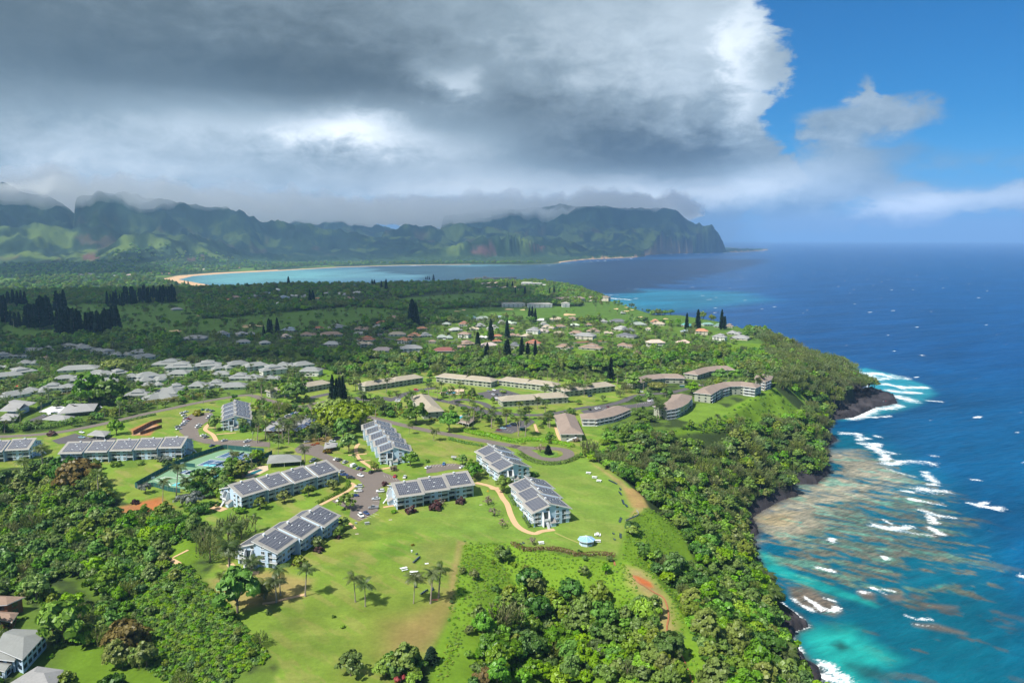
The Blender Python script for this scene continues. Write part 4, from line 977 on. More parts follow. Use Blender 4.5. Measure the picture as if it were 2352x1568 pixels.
def hotel():
    G = ground(*Z('j', (130, 62))); root = thing('stepped_hotel', 'far stepped grey hotel with flat terraces above the bay', 'hotel', tuple(G), R(8))
    for i, (x0, x1, y, z) in enumerate(((-95, -25, 0, 9), (-70, 60, 18, 14), (-30, 170, 40, 17), (10, 26, 30, 23))):
        m = MB(); m.box(x0, x1, y, y + 18, -6, z); m.box(x0 - 1, x1 + 1, y - 1, y + 19, z, z + .8, 1)
        o = m.obj('terrace_wing', [M['cream'], M['conc']], root)
        w = MB(); 
        for f in range(1, int(z / 4)): w.box(x0 + 2, x1 - 2, y - .15, y + .1, f * 4 - 1, f * 4 + 1)
        if w.v: w.obj('window_band', M['glass'], o)
    G = ground(*Z('j', (505, 102))); root = thing('white_hotel', 'far white stepped building with balconies on the headland, right of the pink villas', 'hotel', tuple(G), R(-14))
    for i, (x0, x1, y0, z) in enumerate(((-48, -18, 0, 15), (-18, 10, 2, 13), (10, 30, 4, 9))):
        m = MB(); m.box(x0, x1, y0, y0 + 16, -5, z); o = m.obj('wing', [M['offwhite']], root)
        w = MB()
        for f in range(int(z / 3.2)):
            w.box(x0 + 1.2, x1 - 1.2, y0 - .15, y0 + .1, f * 3.2 + .8, f * 3.2 + 2.5)
        w.obj('window_band', M['glass'], o)
hotel()
# ---- single houses: (region, x, y of the front's foot, roof width, roof colour, storeys)
RC = {'rust': (.30, .12, .07), 'orange': (.42, .20, .11), 'brown': (.24, .17, .13), 'grey': (.25, .25, .25), 'slate': (.12, .125, .14), 'tan': (.38, .32, .24), 'pale grey': (.34, .34, .33), 'green': (.16, .28, .25),
      'grey-green': (.25, .29, .26), 'blue-grey': (.22, .27, .32), 'white': (.50, .50, .49), 'pink-grey': (.40, .33, .31), 'dark red': (.19, .075, .065), 'pale green': (.42, .50, .40), 'teal': (.10, .32, .30), 'beige': (.52, .40, .33), 'silver': (.205, .215, .21)}
for k, c in RC.items(): M['roof ' + k] = mat('roof_' + k.replace(' ', '_').replace('-', '_'), c, .9, .25, 1.2)
HOUSES = []
def hs_(area, region, txt):
    for t in txt.split(';'):
        a = [s.strip() for s in t.split(',')]
        HOUSES.append((area, region, float(a[0]), float(a[1]), float(a[2]), a[3], int(a[4]) if len(a) > 4 else 1))
hs_('hamlet by the fairway', 'e', "420,268,200,rust;365,322,150,grey;120,345,110,brown;115,405,110,pale grey;630,420,220,tan;200,492,220,rust;220,575,170,tan,2;420,640,270,pink-grey;985,338,120,orange;860,440,170,orange;720,522,180,orange,2;985,208,100,grey;1100,240,90,grey;1030,432,140,grey;1275,458,200,grey-green;1100,515,90,brown;1520,442,150,brown,2;1520,297,120,rust,2;1605,186,160,green;1795,202,180,grey-green;1980,194,180,blue-grey;1760,302,120,grey;1680,342,130,tan;1440,358,160,pale grey;1290,275,100,grey-green;1900,332,140,pale grey;1800,458,120,white;1980,442,120,rust;2170,342,70,rust;2040,260,110,grey;2150,262,150,pale green;830,640,280,grey,2;1270,645,310,dark red;1600,548,180,brown;1510,592,130,brown;1980,512,110,rust;1900,572,220,pink-grey;2200,600,130,slate,2;2220,432,150,brown;2210,712,90,tan;590,192,180,brown")
hs_('hamlet by the fairway', 'f', "600,292,130,grey;640,322,170,tan;820,312,140,brown;1000,292,120,pale green;1000,217,170,brown;1225,288,120,brown;560,227,130,white;780,212,160,tan;430,390,170,grey,2;570,372,160,pink-grey;790,402,130,tan;1010,402,170,brown;1250,377,170,brown;1460,397,110,tan;1380,242,130,grey;1590,242,200,slate;1590,347,200,pale grey;1720,354,150,slate;1880,284,190,grey-green;2130,275,150,tan;2090,246,120,orange;1690,440,270,slate;1120,464,260,grey,2;840,594,200,brown;1200,604,300,brown;1680,574,200,brown;2110,560,220,beige,2;340,442,130,tan;440,542,200,rust;2000,342,90,tan")
hs_('row above the sea cliff', 'g', "430,402,110,beige;570,312,110,orange,2;725,364,110,grey,2;860,312,110,grey;905,357,150,grey;640,232,90,green;715,246,62,green;430,238,90,teal;450,298,80,blue-grey;905,242,110,brown;820,247,60,brown;1090,252,80,brown;1095,276,120,brown")
hs_('neighbourhood left of the fairway', 'l', "125,388,130,grey;335,370,70,grey,2;485,357,110,grey;610,418,60,pale grey;460,412,80,grey;755,332,90,blue-grey;895,362,100,brown;970,318,60,rust;1050,362,140,brown;1110,312,110,grey;1255,322,90,brown;1240,354,60,grey;1045,428,100,pale grey;755,377,60,beige;705,160,60,white,2;845,137,70,orange;960,116,40,orange;370,132,70,orange;230,134,100,brown;230,166,90,grey;20,188,60,grey;470,168,50,slate;630,77,60,blue-grey;515,97,50,grey;400,107,60,brown;740,107,60,blue-grey;800,97,60,pale grey;1150,88,60,grey;1020,82,50,grey;1100,84,50,pale grey;1180,112,60,brown;690,56,50,white;500,120,45,grey;870,100,45,grey;1060,70,45,pale grey;1230,75,60,pale grey;580,150,45,blue-grey")
hs_('pale villas on the headland', 'j', "190,84,60,beige;212,102,55,beige;238,78,45,beige;180,110,60,beige;232,106,40,beige;285,108,60,beige;342,108,55,beige;370,116,45,beige;375,130,50,beige;300,138,40,beige;138,84,45,pink-grey;420,64,60,white")
vil = "30,143,110;160,138,90;230,100,110;300,93,90;375,88,70;560,64,160;660,79,120;750,100,90;850,114,130;950,129,110;1060,112,110;1130,150,170;1290,204,220;220,194,110;590,246,230;70,296,150;190,264,150;20,224,60;735,279,110;830,284,110;930,274,110;1040,322,110,,2;1150,318,140,,2;500,314,110;600,328,110;545,406,120,,2;710,356,110,,2;830,366,130,,2;400,390,130;270,416,140;130,446,160;880,400,100;1050,446,150;1180,364,120;1270,424,150;1230,470,170"
hs_('grey villa resort', 'h', ';'.join(','.join((p.split(',')[:3]) + ['silver'] + (['2'] if p.endswith(',,2') else [])) for p in vil.split(';')))
vil2 = "225,209,190,silver,2;20,290,150,silver;110,274,120,silver;210,239,130,silver;440,196,180,silver,2;560,194,120,silver;690,166,150,silver;830,198,160,silver,2;965,228,180,silver,2;1040,174,120,silver;1190,172,150,silver;1220,240,150,silver,2;680,274,150,silver;810,274,140,silver;540,244,120,silver;640,342,160,silver;500,329,130,silver;380,334,150,silver;110,390,160,silver;80,432,160,silver;210,354,110,silver;940,276,120,silver"
hs_('grey villa resort', 'i', vil2)
hs_('valley town', 'D', "545,616,22,orange;180,632,30,pink-grey;205,630,16,pink-grey;130,637,12,white;300,632,10,beige;497,613,12,white;470,620,12,beige;380,629,18,orange;345,628,14,orange;225,638,12,pale grey;60,633,14,beige;260,634,10,pale grey")
ordn = ['leftmost', 'second', 'third', 'fourth', 'fifth', 'sixth', 'seventh', 'eighth', 'ninth', 'tenth', 'eleventh', 'twelfth', 'thirteenth', 'fourteenth', 'fifteenth', 'sixteenth', 'seventeenth', 'eighteenth', 'nineteenth', 'twentieth'] + [f'{a}-{b}' for a in ('twenty', 'thirty', 'forty', 'fifty', 'sixty') for b in ('first', 'second', 'third', 'fourth', 'fifth', 'sixth', 'seventh', 'eighth', 'ninth', 'tenth')]
def ordinal(i, n):
    if n == 1: return 'only one'
    if i == n - 1: return 'rightmost'
    return 'leftmost' if i == 0 else ordn[i] + ' from the left'
HP = [Z(h[1], (h[2], h[3])) for h in HOUSES]; HG = grounds(HP)
order = {}
def srow(h, p):                     # rows: the big resort is counted row by row
    return h[0] + ('' if h[0] != 'grey villa resort' else ' ' + ('far row' if p[1] < 832 else 'second row' if p[1] < 858 else 'third row' if p[1] < 882 else 'near row'))
for i, h in enumerate(HOUSES): order.setdefault((srow(h, HP[i]), h[5], h[6]), []).append(i)
for k in order: order[k].sort(key=lambda i: HP[i][0])
HOUSE_SPOTS = []
WALLS = [M['cream'], M['offwhite'], M['sage']]
def house(i):
    ar, rg, x, y, wpx, colr, st = HOUSES[i]; X, Y, Zg = HG[i]
    dist = math.hypot(X, Y, HC - Zg); wd = wpx * REG[rg][2] / FOC * dist * cP
    wd = max(8.0, min(wd, 46.0)); dp = max(7.0, min(wd * random.uniform(.62, .85), 20))
    lst = order[(srow(HOUSES[i], HP[i]), colr, st)]; q = lst.index(i)
    kind = 'two-storey house' if st == 2 else ('villa' if 'villa' in ar else 'house')
    roofn = colr if colr != 'silver' else 'grey'
    row = srow(HOUSES[i], HP[i]).replace('grey villa resort ', '')
    if ar == 'grey villa resort': lab = f"{roofn}-roofed {kind} in the {row} of the villas, {ordinal(q, len(lst))}"
    else: lab = f"{roofn}-roofed {kind}, {ordinal(q, len(lst))} of its colour {'left of the fairway' if 'neighbourhood' in ar else 'in the ' + ar}"
    rz = math.atan2(Y, X) - math.pi / 2 + random.uniform(-.45, .45)
    HOUSE_SPOTS.append((X, Y, max(wd, dp) * .62))
    root = thing('villa' if kind == 'villa' else 'house', lab, 'villa' if kind == 'villa' else 'house', (X, Y, Zg), rz, {'grey villa resort': 'villas of the grey-roofed resort'}.get(ar, 'houses of the ' + ar))
    fh = 2.7; h = fh * st; wl = MB(); rf = MB()
    a = wd / 2
    style = (i * 7) % 4
    rise = min(dp * .26, 3.4)
    if style in (0, 1):
        wl.box(-a, a, 0, dp, -2, h); hip(rf, [(-a, 0), (a, 0)], [(-a, dp), (a, dp)], h, rise, .8)
    elif style == 2:
        wl.box(-a, a * .3, 0, dp, -2, h); hip(rf, [(-a, 0), (a * .3, 0)], [(-a, dp), (a * .3, dp)], h, rise, .8)
        h2 = h - .35; wl.box(a * .3, a, -dp * .3, dp * .75, -2, h2); hip(rf, [(a, -dp * .3), (a, dp * .75)], [(a * .3, -dp * .3), (a * .3, dp * .75)], h2, rise * .8, .8)
    else:
        wl.box(-a, a, 0, dp * .8, -2, h); hip(rf, [(-a, 0), (a, 0)], [(-a, dp * .8), (a, dp * .8)], h, rise * .85, .8)
        wl.box(-a * .45, a * .45, dp * .2, dp, h, h + fh * .9); hip(rf, [(-a * .45, dp * .2), (a * .45, dp * .2)], [(-a * .45, dp), (a * .45, dp)], h + fh * .9, rise * .7, .7)
    wm = M['offwhite'] if colr in ('silver', 'white') else WALLS[i % 3]
    wl.obj('wall', wm, root); rf.obj('roof', [M['roof ' + colr], M['white']], root)
    if dist < 1500:
        for fl in range(st):
            for fx in ((-.6, -.1, .5) if wd > 12 else (-.4, .35)):
                put('window', WB['w' if fx < 0 else 's'], root, (fx * a, (-dp * .3 if (style == 2 and fx > .3) else 0), fl * fh + .75), math.pi)
            if style != 2: put('window', WB['s'], root, (-a, dp * .4, fl * fh + .75), math.pi / 2)
for i in range(len(HOUSES)): house(i)
# ---- the houses cut by the lower left corner
def corner_house(label, base, parts, wallm, roofm):
    G = ground(*Z('5', base)); o = np.array(G); r = thing('house', label, 'house', tuple(o), 0, 'houses at the lower left corner')
    for q, (pts, h, rise, hp_) in enumerate(parts):
        k = [np.array(atz(*Z('5', p), o[2] + h)) - o[:2] for p in pts]
        w = MB(); c = sum(k) / 4; kk = [c + (p - c) * .86 for p in k]; w.prism([(p[0], p[1], -4) for p in kk], (0, 0, 4 + h - .3)); wo_ = w.obj('wall', wallm, r)
        f = MB(); hip(f, [k[0], k[1]], [k[3], k[2]], h, rise, .2, hp_); f.obj('roof', [roofm, M['white']], r)
        for a, b in ((kk[0], kk[1]), (kk[1], kk[2])):
            d = b - a; L = np.linalg.norm(d); rz = math.atan2(d[1], d[0]); nw = max(1, int(L / 3.2))
            out = np.array([d[1], -d[0]]); 
            if np.dot(out, (a + b) / 2 - c) < 0: out = -out
            if np.dot(out, (-math.sin(rz), math.cos(rz))) < 0: rz += math.pi
            for i in range(nw):
                p = a + d * (i + .5) / nw
                for z in ((h - 2.4,) if h < 4 else (h - 2.4, h - 5.0)): put('window', WB['w'], r, (p[0], p[1], z), rz, (.7, 1, 1))
    return r
corner_house('weathered grey house with several pale plank roofs at the lower left corner', (250, 1400), [([(-40, 1260), (190, 1360), (420, 1110), (110, 1100)], 6.2, 2.0, (False, True)), ([(-60, 1350), (120, 1370), (270, 1210), (90, 1220)], 4.8, 1.2, (False, False)), ([(-60, 1430), (40, 1460), (110, 1390), (0, 1370)], 3.0, .6, (False, False))], M['blue_wall'], M['roof silver'])
corner_house('dark grey hip-roofed house cut by the bottom edge at the lower left', (330, 1640), [([(40, 1590), (440, 1640), (540, 1450), (320, 1420)], 6.0, 2.2, (True, True))], M['offwhite'], M['roof grey'])
corner_house('brown-roofed house with an open lanai cut by the left edge', (100, 1090), [([(-60, 900), (60, 890), (210, 825), (-20, 815)], 6.0, 1.6, (False, True)), ([(-60, 1010), (100, 1040), (155, 960), (0, 950)], 3.4, 1.2, (False, True))], M['wood'], M['roof brown'])
HOUSE_SPOTS += [(*ground(*Z('5', p))[:2], 7.0) for p in ((120, 1420), (300, 1330), (250, 1590), (60, 950), (100, 1060))]
# ------------------------------------------------------------------ roads, lots, paths
def drape(pts, off):
    P = np.array(pts, float); return np.stack([P[:, 0], P[:, 1], height(P[:, 0], P[:, 1]) + off], 1)
def resample(P, step):
    P = np.asarray(P, float)
    # smooth with Catmull-Rom, then even steps
    Q = []
    n = len(P)
    for i in range(n - 1):
        p0, p1, p2, p3 = P[max(i - 1, 0)], P[i], P[i + 1], P[min(i + 2, n - 1)]
        for t in np.linspace(0, 1, 8, endpoint=False):
            Q.append(.5 * (2 * p1 + (p2 - p0) * t + (2 * p0 - 5 * p1 + 4 * p2 - p3) * t * t + (3 * p1 - p0 - 3 * p2 + p3) * t ** 3))
    Q.append(P[-1]); Q = np.array(Q); d = np.concatenate([[0], np.cumsum(np.linalg.norm(np.diff(Q, axis=0), axis=1))])
    k = max(2, int(d[-1] / step)); s = np.linspace(0, d[-1], k + 1)
    return np.stack([np.interp(s, d, Q[:, 0]), np.interp(s, d, Q[:, 1])], 1)
def ribbon(name, px, width, m, off=.08, kind='structure', closed=False):
    G = grounds(px)[:, :2]; C = resample(G, 2.0 if width > 3 else 1.2)
    t = np.gradient(C, axis=0); t /= np.linalg.norm(t, axis=1)[:, None] + 1e-9; nv = np.stack([-t[:, 1], t[:, 0]], 1)
    rows = [drape(C + nv * width * f, off) for f in (-.5, -.25, 0, .25, .5)]
    n = len(C); V = np.concatenate(rows); F4 = []
    for r in range(4):
        i = np.arange(n - 1); F4.append(np.stack([r * n + i, r * n + i + 1, (r + 1) * n + i + 1, (r + 1) * n + i], 1))
    return link(name, mesh_np(name, V, np.concatenate(F4)[:, ::-1], [m]), kind=kind)
def patch(name, px, m, off=.07, cell=1.5, kind='structure', world=None):
    """a filled outline laid on the ground"""
    import bmesh
    G = grounds(px)[:, :2] if world is None else np.asarray(world)
    bm = bmesh.new(); vs = [bm.verts.new((x, y, 0)) for x, y in G]; f = bm.faces.new(vs)
    bmesh.ops.triangulate(bm, faces=[f])
    for _ in range(3): bmesh.ops.subdivide_edges(bm, edges=[e for e in bm.edges if e.calc_length() > 3.0], cuts=1, use_grid_fill=True); bmesh.ops.triangulate(bm, faces=bm.faces[:])
    P = np.array([v.co[:2] for v in bm.verts]); hz = height(P[:, 0], P[:, 1]) + off
    for v, z in zip(bm.verts, hz): v.co.z = z
    bmesh.ops.recalc_face_normals(bm, faces=bm.faces[:])
    for f in bm.faces:
        if f.normal.z < 0: f.normal_flip()
    me = bpy.data.meshes.new(name); bm.to_mesh(me); bm.free(); me.materials.append(m)
    return link(name, me, kind=kind)
ROADS = []
def road(px, w, m='asphalt', off=.08, name='road'):
    ROADS.append((px, w)); return ribbon(name, px, w, M[m], off)
road(Z('1', (-120, 850), (200, 838), (480, 812), (720, 770), (960, 720), (1200, 662), (1420, 615), (1650, 565), (1900, 520), (2120, 492), (2240, 520)) + Z('2', (300, 575), (480, 595), (700, 632), (960, 668), (1250, 735), (1500, 790), (1720, 832), (2000, 882), (2300, 935)) + Z('3', (300, 922), (420, 945)), 7.5, 'asphalt_old')
lp = Z('3', (400, 942), (470, 985), (560, 1025), (650, 1042), (740, 1035), (800, 1005), (780, 968), (700, 950), (600, 946), (500, 945), (400, 938)); road(lp, 7.5, 'asphalt_old', .10, 'road_loop')
road(Z('2', (470, 588), (560, 560), (650, 545), (720, 520), (880, 520)), 6, 'asphalt_old', .085)
road(Z('2', (470, 528), (560, 505), (690, 478)), 9)
road(Z('2', (880, 515), (1000, 530), (1130, 515), (1230, 540)), 9); road(Z('2', (1230, 530), (1330, 480), (1480, 445), (1590, 430)), 8)
road(Z('2', (1480, 500), (1620, 535), (1760, 565), (1900, 605), (2050, 632), (2330, 662)) + Z('3', (280, 655), (520, 662), (700, 645), (860, 610), (1000, 590)), 7)
road(Z('2', (1690, 560), (1800, 530), (1900, 540), (2000, 565), (2060, 600), (2150, 600)), 6.5, off=.09)
road(Z('3', (950, 600), (1120, 580), (1260, 545), (1320, 515), (1420, 490), (1560, 480), (1680, 470), (1800, 440), (1880, 415), (2000, 402), (2200, 396)), 7, off=.075)
road(Z('3', (0, 590), (30, 625), (120, 648), (300, 655)), 6.5)
road(Z('e', (0, 230), (180, 200), (300, 190)), 6); road(Z('e', (770, 250), (690, 300), (560, 330), (430, 370), (400, 400), (460, 440), (620, 470), (900, 480), (1250, 490), (1600, 495)), 7)
road(Z('f', (780, 520), (1000, 512), (1250, 505), (1500, 490)), 6)
ribbon('dirt_lot', Z('f', (1030, 500), (1200, 490), (1400, 480)), 10, M['wood'], .12)
LOT = []
def lot(px, m='asphalt', off=.095): LOT.append(px); return patch('parking_lot', px, M[m], off)
lot(Z('2', (380, 955), (440, 905), (560, 905), (640, 930), (620, 975), (720, 1025), (790, 1085), (900, 1130), (1010, 1150), (1110, 1138), (1230, 1185), (1290, 1225), (1180, 1245), (1090, 1300), (1110, 1400), (1095, 1480), (1010, 1530), (930, 1570), (850, 1530), (860, 1470), (780, 1440), (700, 1400), (720, 1385), (800, 1400), (900, 1350), (980, 1270), (930, 1215), (840, 1190), (760, 1140), (650, 1055), (520, 1005), (400, 985)), 'asphalt_old')
lot(Z('1', (1530, 800), (1560, 700), (1650, 645), (1810, 640), (1840, 680), (1760, 725), (1690, 785), (1710, 850), (1850, 875), (2150, 875), (2310, 895), (2310, 935), (1950, 925), (1750, 905), (1600, 860)), 'asphalt_old')
lot(Z('1', (440, 880), (640, 820), (760, 850), (1000, 858), (980, 885), (700, 900), (500, 910)))
lot(Z('2', (1940, 475), (2150, 435), (2330, 490), (2300, 525), (2120, 545), (1990, 510))); lot(Z('3', (900, 625), (1100, 592), (1350, 570), (1500, 540), (1570, 550), (1480, 590), (1300, 605), (1100, 632), (940, 652)))
lot(Z('3', (160, 805), (300, 735), (470, 690), (515, 720), (440, 772), (310, 822))); lot(Z('r', (1050, 185), (1180, 145), (1400, 125), (1600, 118), (1780, 150), (1760, 240), (1500, 250), (1250, 300), (1050, 320)), 'asphalt_old')
lot(Z('1', (180, 730), (360, 660), (460, 670), (300, 740))); lot(Z('v', (1240, 690), (1500, 540), (1760, 470), (1850, 500), (1700, 560), (1450, 690)), 'asphalt_old')
patch('road_island', Z('3', (530, 990), (580, 968), (650, 966), (710, 985), (700, 1012), (640, 1028), (570, 1018)), mat('island_grass', (.10, .19, .025), .95, .2, .4), .16)
PATHS = [(Z('2', (1930, 1240), (2040, 1265), (2120, 1305), (2160, 1370), (2200, 1425)) + Z('7', (305, 120), (350, 205), (420, 258), (510, 285), (570, 265), (680, 250)), 3.0),
         (Z('2', (600, 1430), (720, 1370), (830, 1315), (890, 1265), (860, 1240)), 2.2), (Z('2', (930, 905), (905, 950), (930, 1030), (1000, 1085), (1080, 1125), (1200, 1110)), 2.4), (Z('2', (840, 1005), (920, 998), (1000, 992)), 1.8), (Z('2', (950, 1055), (1030, 1048)), 1.6), (Z('2', (1140, 1450), (1230, 1435)), 2),
         (Z('6', (690, 803), (600, 825), (520, 842), (420, 870), (320, 885)), 1.7), (Z('6', (40, 545), (100, 600), (200, 620), (290, 618)), 3.0), (Z('1', (1790, 735), (1755, 785), (1820, 830), (1850, 885)), 3.0), (Z('1', (1850, 828), (1930, 820), (2020, 812)), 1.8), (Z('1', (1760, 770), (1850, 770)), 1.8),
         (Z('1', (1800, 1430), (1850, 1455), (1920, 1475)), 5.0), (Z('5', (1410, 490), (1480, 515), (1550, 555)), 2.2), (Z('5', (1480, 490), (1560, 450), (1610, 425)), 1.4), (Z('6', (1060, 195), (1085, 215), (1115, 245)), 1.6), (Z('s', (435, 800), (360, 830), (300, 780)), 2.2), (Z('3', (510, 740), (530, 800), (545, 810)), 2), (Z('3', (690, 760), (710, 830), (735, 880)), 2.5)]
for i, (p, w) in enumerate(PATHS): ribbon('path', p, w, M['path'], .055 + .006 * i)
ribbon('worn_track', Z('7', (680, 275), (780, 320), (890, 365)), .9, mat('worn_grass', (.27, .27, .08), .95, .2, .6), .05)
mr = mat('red_soil', (.30, .12, .055), .95, .25, .6)
ribbon('red_trail', Z('7', (1350, 645), (1390, 700), (1450, 735), (1530, 790), (1605, 830), (1640, 900), (1655, 1000), (1640, 1100), (1675, 1190)), .6, mr, .30)
ribbon('red_trail', Z('7', (1735, 1275), (1800, 1400), (1860, 1560)), .5, mr, .30); ribbon('red_trail', Z('7', (1150, 490), (1185, 520), (1195, 560)), .9, mr, .2)
# bunkers and greens of the golf course
for (rg, x, y, w, h) in (('f', 120, 57, 55, 9), ('f', 306, 66, 35, 6), ('f', 925, 130, 85, 13), ('f', 1563, 53, 32, 8), ('f', 1700, 32, 26, 4), ('f', 1700, 82, 40, 6), ('f', 1775, 66, 28, 5), ('f', 1890, 164, 36, 8), ('f', 1950, 166, 20, 6), ('f', 2225, 186, 35, 6), ('f', 2120, 218, 40, 7), ('f', 2170, 225, 30, 6), ('f', 2260, 224, 20, 5), ('f', 1150, 187, 22, 5), ('e', 1440, 84, 45, 5), ('e', 1530, 67, 25, 7), ('l', 540, 291, 42, 6), ('l', 490, 299, 35, 5), ('l', 15, 327, 26, 7), ('l', 750, 172, 60, 5), ('l', 180, 223, 30, 6), ('l', 250, 220, 14, 5), ('a', 1500, 1335, 45, 10), ('a', 1395, 1313, 22, 5), ('a', 2150, 1290, 90, 8)):
    ang = np.linspace(0, 2 * math.pi, 15)[:-1]; rr = 1 + .25 * np.sin(ang * 3 + x) + .12 * np.sin(ang * 5 + y)
    patch('sand_bunker', Z(rg, *[(x + w * r * math.cos(a), y + h * r * math.sin(a)) for a, r in zip(ang, rr)]), M['bunker'] if 'bunker' in M else M.setdefault('bunker', mat('bunker_sand', (.50, .36, .19), .95, .1, .3)), .25)
# stall lines
lm = MB()
def stalls(rg, a, b, n, d, ln=4.6):
    A, B = grounds(Z(rg, a, b)); dd = np.array(Z(rg, a, d)); G = grounds([dd[0], dd[1]]); dv = G[1][:2] - G[0][:2]; dv /= np.linalg.norm(dv); u = (B - A)[:2]; u /= np.linalg.norm(u)
    for i in range(n + 1):
        p = A[:2] + (B - A)[:2] * i / n; q = p + dv * ln; e = u * .07
        z = H1(*p) + .13
        lm.face([(p[0] - e[0], p[1] - e[1], z), (p[0] + e[0], p[1] + e[1], z), (q[0] + e[0], q[1] + e[1], z), (q[0] - e[0], q[1] - e[1], z)])
stalls('2', (1075, 1300), (1030, 1460), 5, (1170, 1315)); stalls('2', (975, 1275), (880, 1400), 4, (880, 1270)); stalls('2', (735, 1050), (1000, 1160), 8, (800, 1020)); stalls('2', (920, 1540), (1050, 1500), 4, (990, 1565))
stalls('1', (1950, 895), (2150, 878), 8, (1990, 875)); stalls('1', (1640, 760), (1700, 860), 6, (1720, 770)); stalls('3', (1090, 615), (1290, 595), 12, (1110, 600)); stalls('3', (1390, 570), (1540, 555), 9, (1400, 555)); stalls('r', (1150, 150), (1650, 120), 8, (1080, 215)); stalls('r', (180, 345), (420, 420), 4, (215, 440)); stalls('3', (250, 765), (330, 800), 4, (210, 790)); stalls('3', (290, 735), (440, 770), 5, (330, 720))
lo = lm.obj('road_markings', M['paint']); lo['kind'] = 'structure'
# ------------------------------------------------------------------ tennis courts, pools, pavilions, gazebo, furniture
def slabpatch(name, px, m, off, label, cat, world=None):
    o = patch(name, px, m, off); del o['kind']; return tag(o, label, cat)
CF = Z('w', (190, 740), (860, 330), (1560, 140), (2230, 185), (1560, 545), (1000, 800), (620, 830))
patch('court_surface', Z('w', (190, 700), (840, 360), (1430, 165), (1560, 140), (2110, 195), (2230, 215), (1850, 420), (1560, 560), (1240, 640), (900, 745), (420, 700)), M['court_green'], .10)
def court(px4, label):
    G = grounds(px4); o = G[0]; root = thing('tennis_court', label, 'tennis court', tuple(o), 0, 'blue courts with white lines')
    c = [g[:2] - o[:2] for g in G]
    def uv(u, v): p = (c[0] * (1 - u) + c[1] * u) * (1 - v) + (c[3] * (1 - u) + c[2] * u) * v; return p
    def strip_(mb, a, b, w, z):
        d = b - a; d /= np.linalg.norm(d); n_ = np.array([-d[1], d[0]]) * w / 2
        mb.face([(a[0] - n_[0], a[1] - n_[1], z), (b[0] - n_[0], b[1] - n_[1], z), (b[0] + n_[0], b[1] + n_[1], z), (a[0] + n_[0], a[1] + n_[1], z)])
    s = MB(); s.face([(p[0], p[1], .16) for p in c]); s.obj('playing_surface', M['court_blue'], root)
    l = MB(); wl = .28
    for a, b in (((0, 0), (1, 0)), ((0, 1), (1, 1)), ((0, .125), (1, .125)), ((0, .875), (1, .875)), ((.23, .125), (.23, .875)), ((.77, .125), (.77, .875)), ((.23, .5), (.77, .5)), ((0, 0), (0, 1)), ((1, 0), (1, 1))):
        strip_(l, uv(*a), uv(*b), wl, .175)
    l.obj('court_lines', M['line'], root)
    n = MB(); a, b = uv(.5, -.06), uv(.5, 1.06); d = (b - a) / np.linalg.norm(b - a) * .03; d = np.array([-d[1], d[0]])
    n.prism([(a[0], a[1], .25), (b[0], b[1], .25), (b[0], b[1], 1.15), (a[0], a[1], 1.15)], (d[0], d[1], 0)); no = n.obj('net', M['fence_green'], root)
    for p in (a, b): q = MB(); q.tube([(p[0], p[1], .1), (p[0], p[1], 1.3)], .06); q.obj('net_post', M['metal'], root)
court(Z('w', (1370, 265), (1860, 315), (2010, 225), (1590, 178)), 'blue tennis court at the far end of the fenced courts')
court(Z('w', (1090, 385), (1640, 425), (1840, 350), (1300, 292)), 'blue tennis court with a sun shade before it, middle of the fenced courts')
court(Z('w', (800, 500), (1060, 540), (1200, 485), (920, 455)), 'small blue pickleball court with three white boxes beside the basketball end')
bl = MB()
def gl(rg, pts, w, z=.15, closed=False):
    G = grounds(Z(rg, *pts)); C = resample(G[:, :2], .8); t = np.gradient(C, axis=0); t /= np.linalg.norm(t, axis=1)[:, None]; nv = np.stack([-t[:, 1], t[:, 0]], 1) * w / 2
    for i in range(len(C) - 1): a, b, c, d = C[i] - nv[i], C[i + 1] - nv[i + 1], C[i + 1] + nv[i + 1], C[i] + nv[i]; bl.face([(*p, G[0][2] + z) for p in (a, b, c, d)][::1])
gl('w', [(595, 555), (910, 590)], .35); gl('w', [(450, 615), (600, 560)], .3); gl('w', [(540, 572), (640, 585), (650, 610), (590, 640), (480, 625)], .35); gl('w', [(380, 645), (490, 660)], .35); gl('w', [(770, 540), (1000, 565), (1180, 540), (1290, 460)], .35); gl('w', [(700, 690), (670, 670), (740, 650), (830, 648)], .35)
bo = bl.obj('basketball_lines', M['line']); bo['kind'] = 'structure'
patch('key_area', Z('w', (700, 690), (780, 650), (880, 640), (905, 660), (810, 705)), M['aqua'], .165); 
patch('shuffleboard_lane', Z('w', (1210, 610), (1460, 490), (1500, 495), (1270, 622)), M['aqua'], .165); patch('shuffleboard_lane', Z('w', (1310, 632), (1520, 520), (1550, 535), (1370, 640)), M['aqua'], .165)
def fence(px, h, label, m, cat='fence', post_step=4.0, name='court_fence'):
    G = grounds(px); o = G[0]; root = thing(name, label, cat, tuple(o)); C = resample(G[:, :2], post_step) if len(px) > 2 else np.linspace(G[0, :2], G[-1, :2], max(2, int(np.linalg.norm(G[-1, :2] - G[0, :2]) / post_step)))
    zz = height(C[:, 0], C[:, 1]) - o[2]; p = MB()
    for i in range(len(C) - 1):
        a, b = C[i] - o[:2], C[i + 1] - o[:2]; d = (b - a) / np.linalg.norm(b - a) * .04; d = (-d[1], d[0], 0)
        p.prism([(a[0], a[1], zz[i] + .1), (b[0], b[1], zz[i + 1] + .1), (b[0], b[1], zz[i + 1] + h - .1), (a[0], a[1], zz[i] + h - .1)], d)
    p.obj('screen_panel', m, root)
    q0 = MB(); q0.tube([(0, 0, 0), (0, 0, h)], .06, 6); me = q0.mesh('post', [M['metal']])
    for i in range(len(C)): put('post', me, root, (C[i][0] - o[0], C[i][1] - o[1], zz[i]))
    return root
